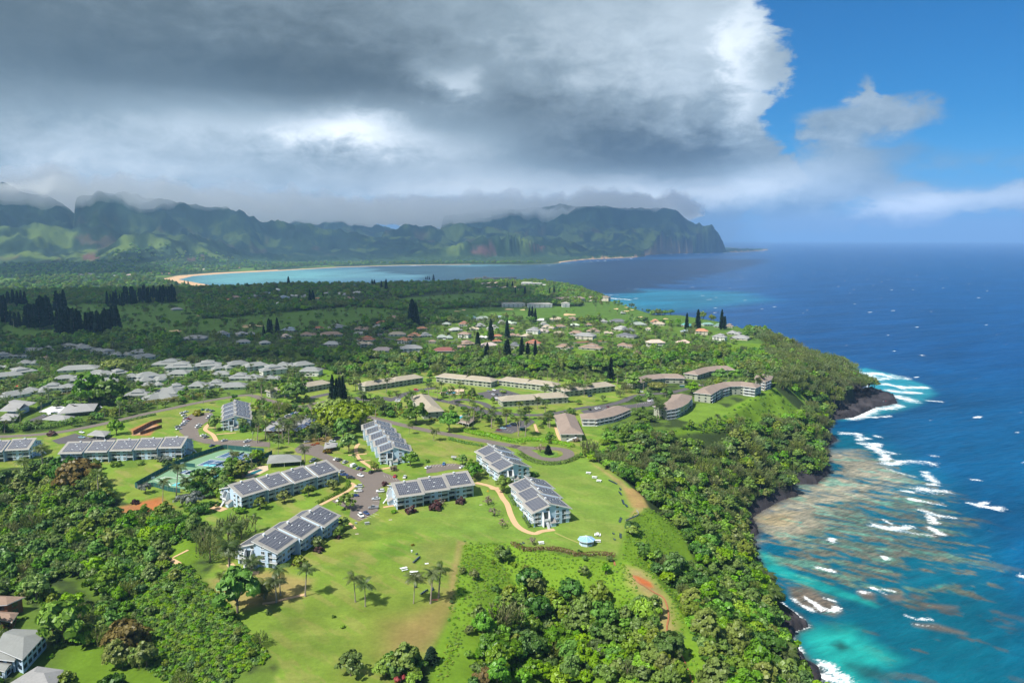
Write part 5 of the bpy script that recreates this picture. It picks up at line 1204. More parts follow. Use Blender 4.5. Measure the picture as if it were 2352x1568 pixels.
fence(Z('w', (190, 735), (190, 700), (840, 362), (1440, 150), (1560, 135)), 3.2, 'dark green screened court fence along the upper lawn side', M['fence_green'])
fence(Z('w', (1565, 140), (2110, 192)), 3.2, 'green court fence across the far end, against the parking lot', M['fence_green'])
fence(Z('w', (195, 745), (420, 705), (640, 770), (840, 800)), 2.8, 'green court fence nearest the viewer, behind the silver shrubs', M['fence_green'])
fence(Z('w', (2235, 215), (1960, 345), (1730, 425)), 3.0, 'green court fence on the pool side, behind bushes', M['fence_green'])
fence(Z('w', (860, 395), (1065, 415)), 2.6, 'short green fence panel dividing the basketball end from the courts', M['fence_green'])
fence(Z('1', (1140, 830), (1300, 745), (1385, 725)), 3.0, 'red-brown construction fence round the bare earth plot', M['wood'], name='plot_fence'); 
fence(Z('1', (1200, 830), (1385, 770)), 2.5, 'red-brown slatted fence in front of the bare earth plot', M['wood'], name='plot_fence')
patch('bare_earth', Z('1', (1120, 835), (1180, 790), (1290, 745), (1370, 760), (1220, 830)), M['wood'] if False else mat('bare_earth', (.38, .22, .13), .95, .15, .5), .09)
fence(Z('1', (320, 620), (480, 560), (620, 590)), 3.0, 'green screened fence of the white court at the left edge', M['fence_green']); patch('white_court', Z('1', (330, 635), (470, 575), (590, 600), (500, 645)), mat('white_court', (.55, .55, .58), .8, .08, .3), .12)
fence(Z('2', (1810, 785), (1960, 690), (2030, 660)), 1.2, 'low dark fence at the right of the small pool lawn', M['metal'], name='garden_fence')
fence(Z('7', (1380, 92), (1400, 128), (1320, 165), (1290, 180)), 1.0, 'low wire fence along the cliff edge of the lawn', M['metal'], post_step=2.5, name='cliff_fence')
# basketball hoops
def hoop(rg, x, y, label):
    G = ground(*Z(rg, (x, y))); r = thing('basketball_hoop', label, 'basketball hoop', tuple(G), R(-40)); a = MB(); a.tube([(0, 0, 0), (0, 0, 2.8), (.9, 0, 3.2)], .09); a.obj('pole', M['metal'], r)
    b = MB(); b.box(.9, .98, -.95, .95, 2.75, 3.95); b.obj('backboard', M['white'], r)
hoop('w', 420, 645, 'white basketball hoop at the near corner of the courts, by the fence'); hoop('w', 860, 425, 'white basketball hoop at the far side, by the short green fence')
def umbrella(rg, x, y, label, m, rad=1.7, h=2.5):
    G = ground(*Z(rg, (x, y))); r = thing('parasol', label, 'parasol', tuple(G)); p = MB(); p.tube([(0, 0, 0), (0, 0, h)], .05); p.obj('pole', M['white'], r)
    c = MB(); k = 8
    for i in range(k):
        a, b = 2 * math.pi * i / k, 2 * math.pi * (i + 1) / k
        c.face([(rad * math.cos(a), rad * math.sin(a), h - .5), (rad * math.cos(b), rad * math.sin(b), h - .5), (0, 0, h + .15)])
    c.obj('canopy', m, r)
umbrella('w', 1240, 425, 'left one of two aqua sun shades beside the tennis court', M['aqua'], 2.0); umbrella('w', 1330, 430, 'right one of two aqua sun shades beside the tennis court', M['aqua'], 2.2); umbrella('w', 1085, 640, 'pale sun shade by the court gate, between court and bushes', M['white'], 1.9)
for x, lab in ((65, 'leftmost of three red parasols at the villa pool'), (113, 'middle one of three red parasols at the villa pool'), (152, 'rightmost of three red parasols at the villa pool')): umbrella('h', x, 380 - (x - 65) * .18, lab, M['red'], 2.6)
mo = mat('orange_cloth', (.50, .17, .06), .8, .1, 1)
umbrella('2', 1735, 440, 'orange parasol at the blue pool before the tan condominium', mo, 1.8)
# pools
def pool(px, deckpx, label, m):
    G = grounds(px); o = G[0]; r = thing('swimming_pool', label, 'swimming pool', tuple(o))
    for nm, q, mm_, z in (('deck', deckpx, M['deck'], .12), ('water', px, m, .15)):
        g = grounds(q); b = MB(); b.prism([(p[0] - o[0], p[1] - o[1], -.3) for p in (g if np.cross(g[1][:2] - g[0][:2], g[2][:2] - g[1][:2]) > 0 else g[::-1])], (0, 0, .3 + z)); b.obj(nm, mm_, r)
pool(Z('2', (1725, 700), (1760, 678), (1820, 670), (1840, 680), (1790, 705), (1745, 712)), Z('2', (1690, 705), (1760, 662), (1870, 662), (1900, 690), (1820, 745), (1750, 725)), 'turquoise swimming pool on the lawn beside the thatched shelter', M['pool'])
pool(Z('2', (1670, 475), (1700, 462), (1760, 470), (1750, 480), (1700, 482)), Z('2', (1610, 470), (1700, 445), (1830, 440), (1830, 480), (1740, 492), (1660, 490)), 'blue swimming pool ringed with orange paving before a tan condominium', M['pool'])
pool(Z('q', (480, 445), (600, 375), (760, 318), (810, 330), (700, 385), (610, 425)), Z('q', (400, 430), (560, 350), (760, 270), (880, 260), (900, 330), (720, 420), (560, 470)), 'narrow dark swimming pool behind the four-roofed blue block', M['pool_dark'])
pool(Z('h', (300, 150), (340, 125), (400, 128), (380, 148)), Z('h', (270, 158), (330, 118), (440, 120), (440, 152)), 'pale pool terrace among the far villas', M['deck'])
# hip-roofed pavilions
def pavilion(name, rg, px4, h, rise, roofm, label, cat, post=True, wallm=None, panels=()):
    G = grounds(Z(rg, *px4)); o = G[0]; r = thing(name, label, cat, tuple(o)); c = [g[:2] - o[:2] for g in G]
    q = MB(); hip(q, [c[0], c[1]], [c[3], c[2]], h, rise, .6); ro = q.obj('roof', [roofm, M['white']], r)
    if wallm is not None:
        w = MB(); k = [c[0] * .8 + c[2] * .2, c[1] * .8 + c[3] * .2, c[2] * .8 + c[0] * .2, c[3] * .8 + c[1] * .2]
        w.prism([(p[0], p[1], 0) for p in k], (0, 0, h)); w.obj('wall', wallm, r)
    if post:
        pm = MB(); pm.tube([(0, 0, 0), (0, 0, h)], .12); me = pm.mesh('post', [M['white']])
        for p in c + [(c[0] + c[1]) / 2, (c[2] + c[3]) / 2]: put('post', me, r, (p[0], p[1], 0))
    return r
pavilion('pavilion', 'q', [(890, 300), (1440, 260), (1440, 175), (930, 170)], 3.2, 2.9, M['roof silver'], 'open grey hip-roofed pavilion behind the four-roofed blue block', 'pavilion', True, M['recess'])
pavilion('carport', '1', [(755, 862), (895, 875), (945, 835), (820, 825)], 2.9, 1.7, M['roof grey'], 'dark hip-roofed carport beside the road at the left', 'carport')
pavilion('pool_shelter', '2', [(1770, 740), (1870, 765), (1935, 715), (1850, 690)], 2.6, 2.6, M['shingle_brown'], 'brown thatched shelter beside the turquoise pool', 'shelter', True, M['wood'])
pavilion('utility_shed', 'r', [(1575, 50), (1650, 55), (1650, 35), (1580, 30)], 2.2, .5, M['roof grey'], 'small grey shed on the lawn beside a round tree', 'shed', False, M['sage'])
pavilion('gatehouse', '2', [(640, 985), (735, 965), (745, 935), (650, 930)], 2.8, 1.6, M['roof grey'], 'small grey gatehouse behind the round red-leaved bush', 'gatehouse', False, M['wood'])
pavilion('golf_shelter', 'f', [(1622, 125), (1682, 125), (1682, 112), (1625, 112)], 3.0, 2.2, M['roof pale grey'], 'small pale shelter on the fairway above the sea', 'shelter', True)
pavilion('golf_shelter', 'e', [(1105, 108), (1155, 108), (1155, 98), (1107, 98)], 3.0, 2.0, M['roof grey'], 'small grey shelter on the shaded fairway near the conifer', 'shelter', True)
pavilion('villa_hall', '1', [(0, 690), (150, 690), (310, 615), (130, 590)], 6.0, 3.0, M['roof grey'], 'big grey-roofed two-storey hall cut by the left edge, next to the white court', 'building', False, M['blue_wall'])
pavilion('villa_hall', '1', [(500, 690), (800, 660), (835, 600), (600, 600)], 3.5, 3.0, M['roof grey'], 'dark grey hip-roofed hall right of the white court', 'building', False, M['cream'])
pavilion('villa_hall', '1', [(-20, 740), (130, 740), (165, 690), (60, 680)], 3.2, 2.2, M['roof grey'], 'low grey roof cut by the left edge, below the big hall', 'building', False, M['cream'])
pavilion('villa_hall', '1', [(370, 730), (560, 745), (640, 710), (470, 690)], 3.2, 2.0, M['roof grey'], 'low grey roof behind the parked white van at the left', 'building', False, M['cream'])
# lodge with blue panels among palms
def lodge():
    G = grounds(Z('v', (1130, 900), (1480, 900), (1500, 740), (1260, 760))); o = G[0]; r = thing('lodge', 'brown lodge with tilted blue solar panels, hidden among palms', 'lodge', tuple(o)); c = [g[:2] - o[:2] for g in G]
    w = MB(); w.prism([(p[0], p[1], 0) for p in c], (0, 0, 3)); w.obj('wall', M['wood'], r); q = MB(); hip(q, [c[0], c[1]], [c[3], c[2]], 3.1, 2.4, 1.0); q.obj('roof', [M['roof grey'], M['white']], r)
    G2 = grounds(Z('v', (1620, 830), (2000, 760), (2120, 640), (1760, 720))); k = [g[:2] - o[:2] for g in G2]
    w = MB(); w.prism([(p[0], p[1], 0) for p in k], (0, 0, 3.2)); w.obj('wall', M['wood'], r); q = MB(); hip(q, [k[0], k[1]], [k[3], k[2]], 3.3, 2.2, 1.0); q.obj('roof', [M['roof grey'], M['white']], r)
    for a, b, rows, z in (((1190, 800), (1370, 715), 6, 4.6), ((1680, 800), (1890, 690), 8, 4.8), ((1930, 690), (1960, 650), 2, 5.0), ((1990, 630), (2080, 570), 5, 5.6)):
        zz = o[2] + z; A = np.array(atz(*Z('v', a), zz)); B = np.array(atz(*Z('v', b), zz)); u = (B - A); L = np.linalg.norm(u); u /= L; v = np.array([u[1], -u[0]])
        p = MB(); p.box(0, L, 0, 4.2, 0, .12); po = p.obj('solar_panel', M['panel_blue'], r)
        ex = np.array([u[0], u[1], 0]); ey = np.array([v[0] * .94, v[1] * .94, -.34]); ez = np.cross(ex, ey); 
        if ez[2] < 0: ez = -ez
        st = np.array([A[0] - o[0], A[1] - o[1], z])
        po.matrix_basis = Matrix(((ex[0], ey[0], ez[0], st[0]), (ex[1], ey[1], ez[1], st[1]), (ex[2], ey[2], ez[2], st[2]), (0, 0, 0, 1)))
lodge()
# gazebo
def gazebo():
    G = ground(*Z('7', (958, 398))); G[1] += 3.0; G[2] = H1(G[0], G[1]); r = thing('gazebo', 'round white gazebo with a pale blue eight-sided roof on the cliff lawn', 'gazebo', tuple(G)); k = 8; rad = 4.1
    q = MB(); 
    for i in range(k):
        a, b = 2 * math.pi * i / k, 2 * math.pi * (i + 1) / k; A = (rad * math.cos(a), rad * math.sin(a)); B = (rad * math.cos(b), rad * math.sin(b))
        q.face([(*A, 2.5), (*B, 2.5), (0, 0, 4.1)], 0); q.face([(*A, 2.28), (*B, 2.28), (*B, 2.5), (*A, 2.5)], 1); q.face([(*B, 2.29), (*A, 2.29), (0, 0, 3.9)], 1); q.tube([(A[0] * 1.005, A[1] * 1.005, 2.53), (0, 0, 4.15)], .06, 4, 1)
    q.obj('roof', [mat('pale_blue_roof', (.22, .40, .58), .6, .08, 1), M['white']], r)
    pm = MB(); pm.box(-.12, .12, -.12, .12, 0, 2.4); me = pm.mesh('post', [M['white']])
    w = MB()
    for i in range(k):
        a, b = 2 * math.pi * i / k, 2 * math.pi * (i + 1) / k; rr = 3.2; A = np.array((rr * math.cos(a), rr * math.sin(a))); B = np.array((rr * math.cos(b), rr * math.sin(b))); put('post', me, r, (A[0], A[1], 0), a)
        if i in (4, 5, 3, 6, 2): d = (A + B) / 2 * .03; w.prism([(A[0], A[1], 0), (B[0], B[1], 0), (B[0], B[1], 1.0 if i != 5 else 2.2), (A[0], A[1], 1.0 if i != 5 else 2.2)], (d[0], d[1], 0))
    w.obj('low_wall', M['blue_wall'], r)
    f = MB(); f.prism([(3.4 * math.cos(2 * math.pi * i / k), 3.4 * math.sin(2 * math.pi * i / k), -.3) for i in range(k)], (0, 0, .4)); f.obj('floor_slab', M['conc'], r)
gazebo()
# picnic tables
def picnic():
    r = thing('picnic_table', '', 'picnic table', (0, 0, 0)); t = MB(); t.box(-1.1, 1.1, -.45, .45, .72, .80); t.obj('tabletop', M['white'], r)
    for y in (-.95, .95): b = MB(); b.box(-1.1, 1.1, y - .17, y + .17, .42, .48); b.obj('bench', M['white'], r)
    for x in (-.8, .8): l = MB(); l.box(x - .05, x + .05, -1.0, 1.0, .34, .42); l.prism([(x - .05, -.75, 0), (x - .05, -.62, 0), (x - .05, -.18, .72), (x - .05, -.30, .72)], (.1, 0, 0)); l.prism([(x - .05, .62, 0), (x - .05, .75, 0), (x - .05, .30, .72), (x - .05, .18, .72)], (.1, 0, 0)); l.obj('leg', M['white'], r)
    return r
pt = picnic(); first = True
for rg, x, y, rz, sc, lab in (('6', 1530, 595, .5, 1.3, 'white picnic table nearest the adirondack chairs on the front lawn'), ('6', 1615, 632, 0, 1.55, 'long white picnic table on the front lawn above the palms'), ('3', 970, 1163, -.3, 1.3, 'white picnic table farthest up the cliff lawn'), ('3', 1022, 1200, -.3, 1.3, 'white picnic table in the middle of the row of three up the cliff lawn'), ('3', 1060, 1230, -.3, 1.3, 'white picnic table nearest the viewer in the row of three up the cliff lawn'),
                      ('7', 1048, 302, 1.4, 1.3, 'white picnic table just behind the gazebo'), ('7', 1050, 355, 0, 1.2, 'white picnic table right beside the gazebo'), ('7', 565, 370, .2, 1.2, 'weathered picnic table under the bare tree by the clipped hedge')):
    G = ground(*Z(rg, (x, y)))
    if first: pt.location = G; pt.rotation_euler[2] = rz; pt['label'] = lab; pt['group'] = 'white picnic tables on the lawns'; pt.scale = (sc,) * 3; first = False
    else: copy_thing(pt, G, rz, lab, scale=(sc,) * 3)
# dark blue garden chairs
def chair():
    r = thing('garden_chair', '', 'chair', (0, 0, 0)); s = MB(); s.prism([(-.3, -.35, .36), (.3, -.35, .36), (.3, .3, .25), (-.3, .3, .25)], (0, 0, .06)); s.obj('seat', M['navy'], r)
    b = MB(); b.prism([(-.32, .25, .25), (.32, .25, .25), (.28, .65, 1.05), (-.28, .65, 1.05)], (0, .07, .02)); b.obj('backrest', M['navy'], r)
    for x in (-.42, .32): a = MB(); a.box(x, x + .12, -.4, .4, .52, .57); a.obj('armrest', M['navy'], r); l = MB(); l.box(x + .02, x + .1, -.36, -.28, 0, .52); l.obj('leg', M['navy'], r); l = MB(); l.box(x + .02, x + .1, .25, .33, 0, .52); l.obj('leg', M['navy'], r)
    return r
ch = chair(); first = True
rows = [('3', 1150, 1225, 1210, 1252, 7, 'in the long row on the cliff lawn'), ('3', 1243, 1295, 1245, 1305, 2, 'in the pair right of the long row on the cliff lawn'), ('3', 1236, 1325, 1250, 1345, 4, 'in the row below that pair on the cliff lawn'), ('3', 1262, 1395, 1272, 1425, 5, 'beside the worn cliff edge'), ('3', 1292, 1435, 1300, 1448, 3, 'nearest the worn corner of the cliff lawn'),
        ('7', 1250, 158, 1238, 188, 4, 'at the cliff edge above the gazebo'), ('7', 1185, 290, 1185, 292, 1, 'standing alone behind the gazebo'), ('7', 1195, 340, 1195, 342, 1, 'standing alone beside the gazebo'), ('7', 1245, 295, 1245, 322, 3, 'at the cliff edge beside the gazebo'), ('7', 392, 378, 415, 370, 2, 'by the left end of the clipped hedge'),
        ('6', 1660, 492, 1615, 535, 6, 'in the slanting row on the front lawn'), ('6', 1638, 465, 1640, 470, 1, 'alone above the slanting row on the front lawn'), ('6', 1680, 805, 1725, 775, 4, 'in the shade under the three lawn palms'), ('6', 1630, 745, 1632, 750, 1, 'beside the left one of the three lawn palms'), ('6', 1772, 760, 1775, 772, 2, 'between the right two of the three lawn palms')]
for rg, xa, ya, xb, yb, n, where in rows:
    for i in range(n):
        f = i / max(1, n - 1); G = ground(*Z(rg, (xa + (xb - xa) * f, ya + (yb - ya) * f))); rz = random.uniform(-.2, .2) + (2.2 if rg != '6' else -2.4)
        lab = f"dark blue garden chair {where}" if n > 1 else f"single dark blue garden chair {where}"
        if first: ch.location = G; ch.rotation_euler[2] = rz; ch['label'] = lab; ch['group'] = 'dark blue chairs ' + where; first = False; ch.scale = (1.1,) * 3
        else: copy_thing(ch, G, rz, lab, 'dark blue chairs ' + where, (1.1,) * 3)
# utility boxes, boards, slabs
def ubox(rg, x, y, s, m, lab, cat='utility box', rz=.1):
    G = ground(*Z(rg, (x, y))); r = thing('utility_box', lab, cat, tuple(G), rz); b = MB(); b.box(-s[0], s[0], -s[1], s[1], 0, s[2]); b.obj('cabinet', m, r); b = MB(); b.box(-s[0] - .08, s[0] + .08, -s[1] - .08, s[1] + .08, s[2], s[2] + .1); b.obj('lid', M['metal'], r)
ubox('6', 1215, 205, (1.1, .6, 1.0), M['sage'], 'long green-grey utility box on the front lawn beside the parking lot', rz=.35); ubox('6', 1120, 200, (.5, .4, .6), mat('mint', (.25, .45, .33), .7, .1, 2), 'small mint utility box at the kerb of the front lawn')
for rg, x, y, lab in (('3', 400, 790, 'green rubbish container at the foot of a palm by the small lot'), ('m', 318, 268, 'green rubbish container beside the curved condominiums'), ):
    ubox(rg, x, y, (2.2, 1.4, 2.0), M['fence_green'], lab, 'container', -.2)
for rg, x, y, lab in (('r', 315, 1268, 'pale slab cover in the lawn before the middle blue block, left one'), ('r', 2165, 962, 'pale slab cover in the lawn before the middle blue block, right one'), ('6', 1725, 540, 'white beach towel lying on the grass near the chairs'), ('6', 1128, 287, 'small pale slab in the lawn beside the front block')):
    G = ground(*Z(rg, (x, y))); b = MB(); b.box(-.8, .8, -.45, .45, -.05, .07); o = b.obj('ground_slab', M['white'] if 'towel' in lab else M['conc']); o.location = G; o.rotation_euler[2] = .3; tag(o, lab, 'slab' if 'slab' in lab else 'towel')
G = ground(*Z('6', (1795, 850))); b = MB(); b.prism([(-1.1, -.6, 0), (1.1, -.5, 0), (1.2, .5, 0), (-1.0, .6, 0)], (0, 0, .08)); o = b.obj('beach_mat', mat('red_mat', (.50, .16, .10), .9, .2, 1.5)); o.location = G; tag(o, 'red-orange beach mat on the grass under the lawn palms', 'mat')
G = ground(*Z('6', (1597, 440))); b = MB(); b.box(-.3, .3, -.3, .3, 0, .7); b.box(-.35, .35, -.35, .35, .7, .78); o = b.obj('side_table', M['white']); o.location = G; tag(o, 'small white table at the head of the slanting chair row', 'table')
G = ground(*Z('s', (275, 860))); b = MB(); b.prism([(-.6, -.4, 0), (.6, -.4, 0), (0, -.4, .9)], (0, .8, 0)); o = b.obj('play_tent', mat('yellow_cloth', (.60, .36, .03), .8, .1, 1)); o.location = G; tag(o, 'small yellow tent on the lawn beside the sandy path', 'tent')
# people: four small figures standing on the lava point
def person(rg, x, y, rz, pose, cloth, label):
    G = ground(*Z(rg, (x, y))); me = bpy.data.meshes.new('person'); s = pose
    P = [(0, 0, .95), (0, 0, 1.2), (0, 0, 1.45), (0, .01, 1.56), (0, .03, 1.70), (-.19, 0, 1.42), (-.25, .02 + s, 1.14), (-.24, .10 + s, .88), (.19, 0, 1.42), (.26, .02, 1.14), (.25, .1 - s, .88), (-.10, 0, .9), (-.11, .04 + s, .5), (-.12, -.02 + s, .06), (-.12, .14 + s, .03), (.10, 0, .9), (.11, .04 - s, .5), (.12, -.02 - s, .06), (.12, .14 - s, .03)]
    E_ = [(0, 1), (1, 2), (2, 3), (3, 4), (2, 5), (5, 6), (6, 7), (2, 8), (8, 9), (9, 10), (0, 11), (11, 12), (12, 13), (13, 14), (0, 15), (15, 16), (16, 17), (17, 18)]
    rr = [.14, .13, .15, .055, .105, .07, .05, .04, .07, .05, .04, .095, .07, .05, .04, .095, .07, .05, .04]
    me.from_pydata(P, E_, []); o = link('person', me); md = o.modifiers.new('skin', 'SKIN'); o.modifiers.new('round', 'SUBSURF').render_levels = 1
    for v, r_ in zip(me.skin_vertices[0].data if me.skin_vertices else [], rr): v.radius = (r_, r_)
    if not me.skin_vertices:
        bpy.context.view_layer.objects.active = o; o.select_set(True)
    me.materials.append(cloth); o.location = G; o.rotation_euler[2] = rz
    h = MB(); h.tube([(0, -.01, 1.66), (0, 0, 1.76), (0, .02, 1.83)], [.115, .12, .06], 8); h.obj('hair', M['bark'], o); tag(o, label, 'person', 'people on the lava point')
for i, (x, y, c, l) in enumerate(((1147, 552, 'white', 'person in white standing leftmost on the black lava point'), (1158, 550, 'navy', 'person in dark clothes, second from the left on the lava point'), (1168, 551, 'red', 'person in a red top, third from the left on the lava point'), (1181, 549, 'white', 'person in white standing rightmost on the black lava point'))): person('4', x, y, 1.2 + i, .05 * (i % 3), M[c], l)
# ------------------------------------------------------------------ cars
def lathe_wheel():
    m = MB(); n = 10; r = .34; w = .11
    for s in (-1, 1): m.face([(r * math.cos(2 * math.pi * i / n), s * w, r * math.sin(2 * math.pi * i / n)) for i in range(n)][::-s])
    for i in range(n):
        a, b = 2 * math.pi * i / n, 2 * math.pi * (i + 1) / n; m.face([(r * math.cos(a), -w, r * math.sin(a)), (r * math.cos(b), -w, r * math.sin(b)), (r * math.cos(b), w, r * math.sin(b)), (r * math.cos(a), w, r * math.sin(a))])
    h = MB(); h.face([(.2 * math.cos(2 * math.pi * i / 8), -w - .012, .2 * math.sin(2 * math.pi * i / 8)) for i in range(8)]); h.face([(.2 * math.cos(2 * math.pi * i / 8), w + .012, .2 * math.sin(2 * math.pi * i / 8)) for i in range(8)][::-1])
    return m.mesh('wheel', [M['tyre']]), h.mesh('rim', [M['metal']])
WHEEL, RIM = lathe_wheel()
def loft(secs, closed=True):
    """secs: list of (x, [(y, z) ...]) rings of the same length"""
    m = MB(); n = len(secs[0][1])
    for x, ring in secs: m.v += [(x, y, z) for y, z in ring]
    for i in range(len(secs) - 1):
        for k in range(n): k2 = (k + 1) % n; m.f.append([i * n + k, (i + 1) * n + k, (i + 1) * n + k2, i * n + k2]); m.m.append(0)
    m.f.append(list(range(n))); m.m.append(0); m.f.append([(len(secs) - 1) * n + k for k in range(n)][::-1]); m.m.append(0)
    return m
def ring(w, z0, z1, c=.12): return [(-w, z0), (w, z0), (w + .03, (z0 + z1) / 2), (w - c * .5, z1 - c * .3), (w - c, z1), (-w + c, z1), (-w + c * .5, z1 - c * .3), (-w - .03, (z0 + z1) / 2)]
KINDS = {
 'saloon': ([(-2.3, ring(.74, .32, .70)), (-2.15, ring(.86, .22, .92)), (-1.4, ring(.90, .20, .97)), (0, ring(.91, .20, .96)), (1.0, ring(.90, .20, .93)), (1.9, ring(.86, .22, .80)), (2.3, ring(.74, .30, .62))],
            [(-1.65, ring(.72, .9, .96, .1)), (-1.0, ring(.66, .9, 1.38, .12)), (.1, ring(.66, .9, 1.43, .12)), (.55, ring(.68, .88, 1.25, .12)), (1.05, ring(.74, .86, .93, .1))], (-1.0, .15, 1.40)),
 'suv': ([(-2.3, ring(.80, .40, .95)), (-2.2, ring(.90, .28, 1.08)), (0, ring(.94, .26, 1.10)), (1.0, ring(.93, .26, 1.08)), (1.9, ring(.90, .28, .98)), (2.3, ring(.80, .38, .80))],
         [(-2.2, ring(.78, 1.0, 1.12, .1)), (-2.0, ring(.74, 1.0, 1.66, .12)), (.1, ring(.74, 1.0, 1.72, .12)), (.5, ring(.76, 1.0, 1.52, .12)), (1.1, ring(.80, 1.0, 1.08, .1))], (-1.95, .15, 1.69)),
 'van': ([(-2.6, ring(.92, .35, 1.9)), (-2.5, ring(.96, .28, 2.0)), (1.0, ring(.96, .28, 2.0)), (1.7, ring(.95, .28, 1.45)), (2.4, ring(.92, .30, 1.05)), (2.6, ring(.84, .38, .85))],
         [(.9, ring(.90, 1.2, 1.85, .12)), (1.25, ring(.90, 1.15, 1.72, .12)), (1.85, ring(.88, 1.1, 1.33, .1))], None),
 'pickup': ([(-2.7, ring(.84, .45, 1.0)), (-2.6, ring(.92, .35, 1.06)), (-.7, ring(.93, .33, 1.06)), (1.0, ring(.93, .33, 1.08)), (2.1, ring(.90, .34, 1.0)), (2.6, ring(.80, .42, .82))],
            [(-.75, ring(.76, 1.0, 1.1, .1)), (-.6, ring(.74, 1.0, 1.7, .12)), (.5, ring(.74, 1.0, 1.72, .12)), (.9, ring(.76, 1.0, 1.5, .12)), (1.35, ring(.8, 1.0, 1.08, .1))], (-.6, .5, 1.70)),
}
CCOL = {'white': (.75, .76, .78), 'silver': (.46, .48, .51), 'grey': (.20, .21, .23), 'black': (.018, .019, .022), 'red': (.42, .02, .03), 'dark blue': (.02, .045, .16), 'blue': (.04, .16, .42), 'pale blue': (.25, .40, .50), 'dark red': (.12, .02, .04), 'green': (.02, .16, .12)}
PROTO = {}
def car_parts(kind, colr):
    key = (kind, colr)
    if key in PROTO: return PROTO[key]
    pk = 'paint ' + colr
    if pk not in M:
        m = mat(colr.replace(' ', '_') + '_car_paint', CCOL[colr], .28, .04, 1, .5); m.node_tree.nodes['Principled BSDF'].inputs['Coat Weight'].default_value = .5; M[pk] = m
    b, c, roof = KINDS[kind]
    body = loft(b).mesh('body', [M[pk]]); cab = loft(c).mesh('cabin_glass', [M['glass']])
    rf = None
    if roof: r = MB(); r.box(roof[0], roof[1], -.62, .62, roof[2], roof[2] + .06); rf = r.mesh('car_roof', [M[pk]])
    l = MB(); l.box(-.09, .09, -.16, .16, -.08, .08); 
    PROTO[key] = (body, cab, rf); return PROTO[key]
lamp_w = MB(); lamp_w.box(-.05, .06, -.2, .2, -.09, .09); LAMP = lamp_w.mesh('headlight', [M['white']])
lamp_r = MB(); lamp_r.box(-.06, .05, -.18, .18, -.1, .1); TAIL = lamp_r.mesh('tail_light', [M['red']])
CARS = []
def car(kind, colr, G, rz, label, group):
    b, c, r = car_parts(kind, colr)
    root = thing({'saloon': 'parked_car', 'suv': 'parked_suv', 'van': 'parked_van', 'pickup': 'pickup_truck'}[kind], label, {'saloon': 'car', 'suv': 'car', 'van': 'van', 'pickup': 'pickup truck'}[kind], tuple(G), rz, group)
    put('body', b, root); put('cabin_glass', c, root)
    if r: put('car_roof', r, root)
    dist = math.hypot(G[0], G[1])
    if dist < 640:
        wx = 1.45 if kind != 'van' else 1.65
        for x in (-wx, wx):
            for y in (-.82, .82): w = put('wheel', WHEEL, root, (x, y, .34)); put('rim', RIM, w)
        fx = {'saloon': 2.22, 'suv': 2.22, 'van': 2.5, 'pickup': 2.52}[kind]; zz = .62 if kind == 'saloon' else .78
        for y in (-.55, .55): put('headlight', LAMP, root, (fx, y, zz)); put('tail_light', TAIL, root, (-fx + .05, y, zz + .12))
def cars(lot_name, rg, entries, heading):
    """heading: a second picture point giving the direction the cars face"""
    by = {}
    for e in entries: by.setdefault((e[0], e[1]), []).append(e)
    for (kind, colr), L_ in by.items():
        L_.sort(key=lambda e: e[2])
        for i, e in enumerate(L_):
            G = ground(*Z(rg, (e[2], e[3]))); G[2] = H1(G[0], G[1]) + .12
            G2 = ground(*Z(rg, (e[2] + heading[0], e[3] + heading[1]))) if len(e) < 5 else ground(*Z(rg, (e[2] + e[4][0], e[3] + e[4][1])))
            rz = math.atan2(G2[1] - G[1], G2[0] - G[0])
            kn = {'saloon': 'car', 'suv': 'tall car', 'van': 'van', 'pickup': 'pickup truck'}[kind]
            which = '' if len(L_) == 1 else f", {ordinal(i, len(L_))}" if len(L_) > 1 else ''
            lab = f"{colr} {kn} parked {lot_name}{which}"
            car(kind, colr, G, rz, lab, 'cars parked ' + lot_name)
Sx, U, V2, P_ = 'saloon', 'suv', 'van', 'pickup'
cars('in front of the middle blue block', '2', [(U, 'white', 1115, 1320), (Sx, 'silver', 1078, 1385), (P_, 'grey', 1055, 1462), (U, 'silver', 930, 1280), (U, 'white', 925, 1318), (Sx, 'dark blue', 895, 1358), (Sx, 'white', 762, 1395, (-60, 40)), (U, 'white', 950, 1530, (40, 30)), (Sx, 'dark blue', 995, 1508, (40, 25)), (Sx, 'red', 1240, 1190, (20, -35))], (-80, 4))
cars('along the drive behind the four-roofed block', '2', [(U, 'black', 765, 1052), (Sx, 'white', 735, 1045), (U, 'silver', 815, 1072), (V2, 'white', 885, 1102), (Sx, 'dark blue', 932, 1122), (Sx, 'dark red', 965, 1130), (U, 'black', 1040, 1158), (Sx, 'white', 945, 1185, (70, 20)), (Sx, 'silver', 780, 1150), (P_, 'dark blue', 805, 1180, (70, 5)), (P_, 'black', 860, 1205, (70, 5)), (Sx, 'white', 545, 1045), (Sx, 'silver', 530, 1060)], (60, -30))
cars('at the drive entrance with the red hedge', '2', [(U, 'white', 705, 895), (Sx, 'silver', 490, 895), (U, 'black', 750, 862), (Sx, 'black', 735, 875)], (70, -10))
cars('behind the middle blue block', 'r', [(Sx, 'white', 1085, 215), (Sx, 'blue', 1410, 140, (10, -40)), (Sx, 'white', 1790, 210), (Sx, 'white', 610, 410, (15, -30))], (60, -20))
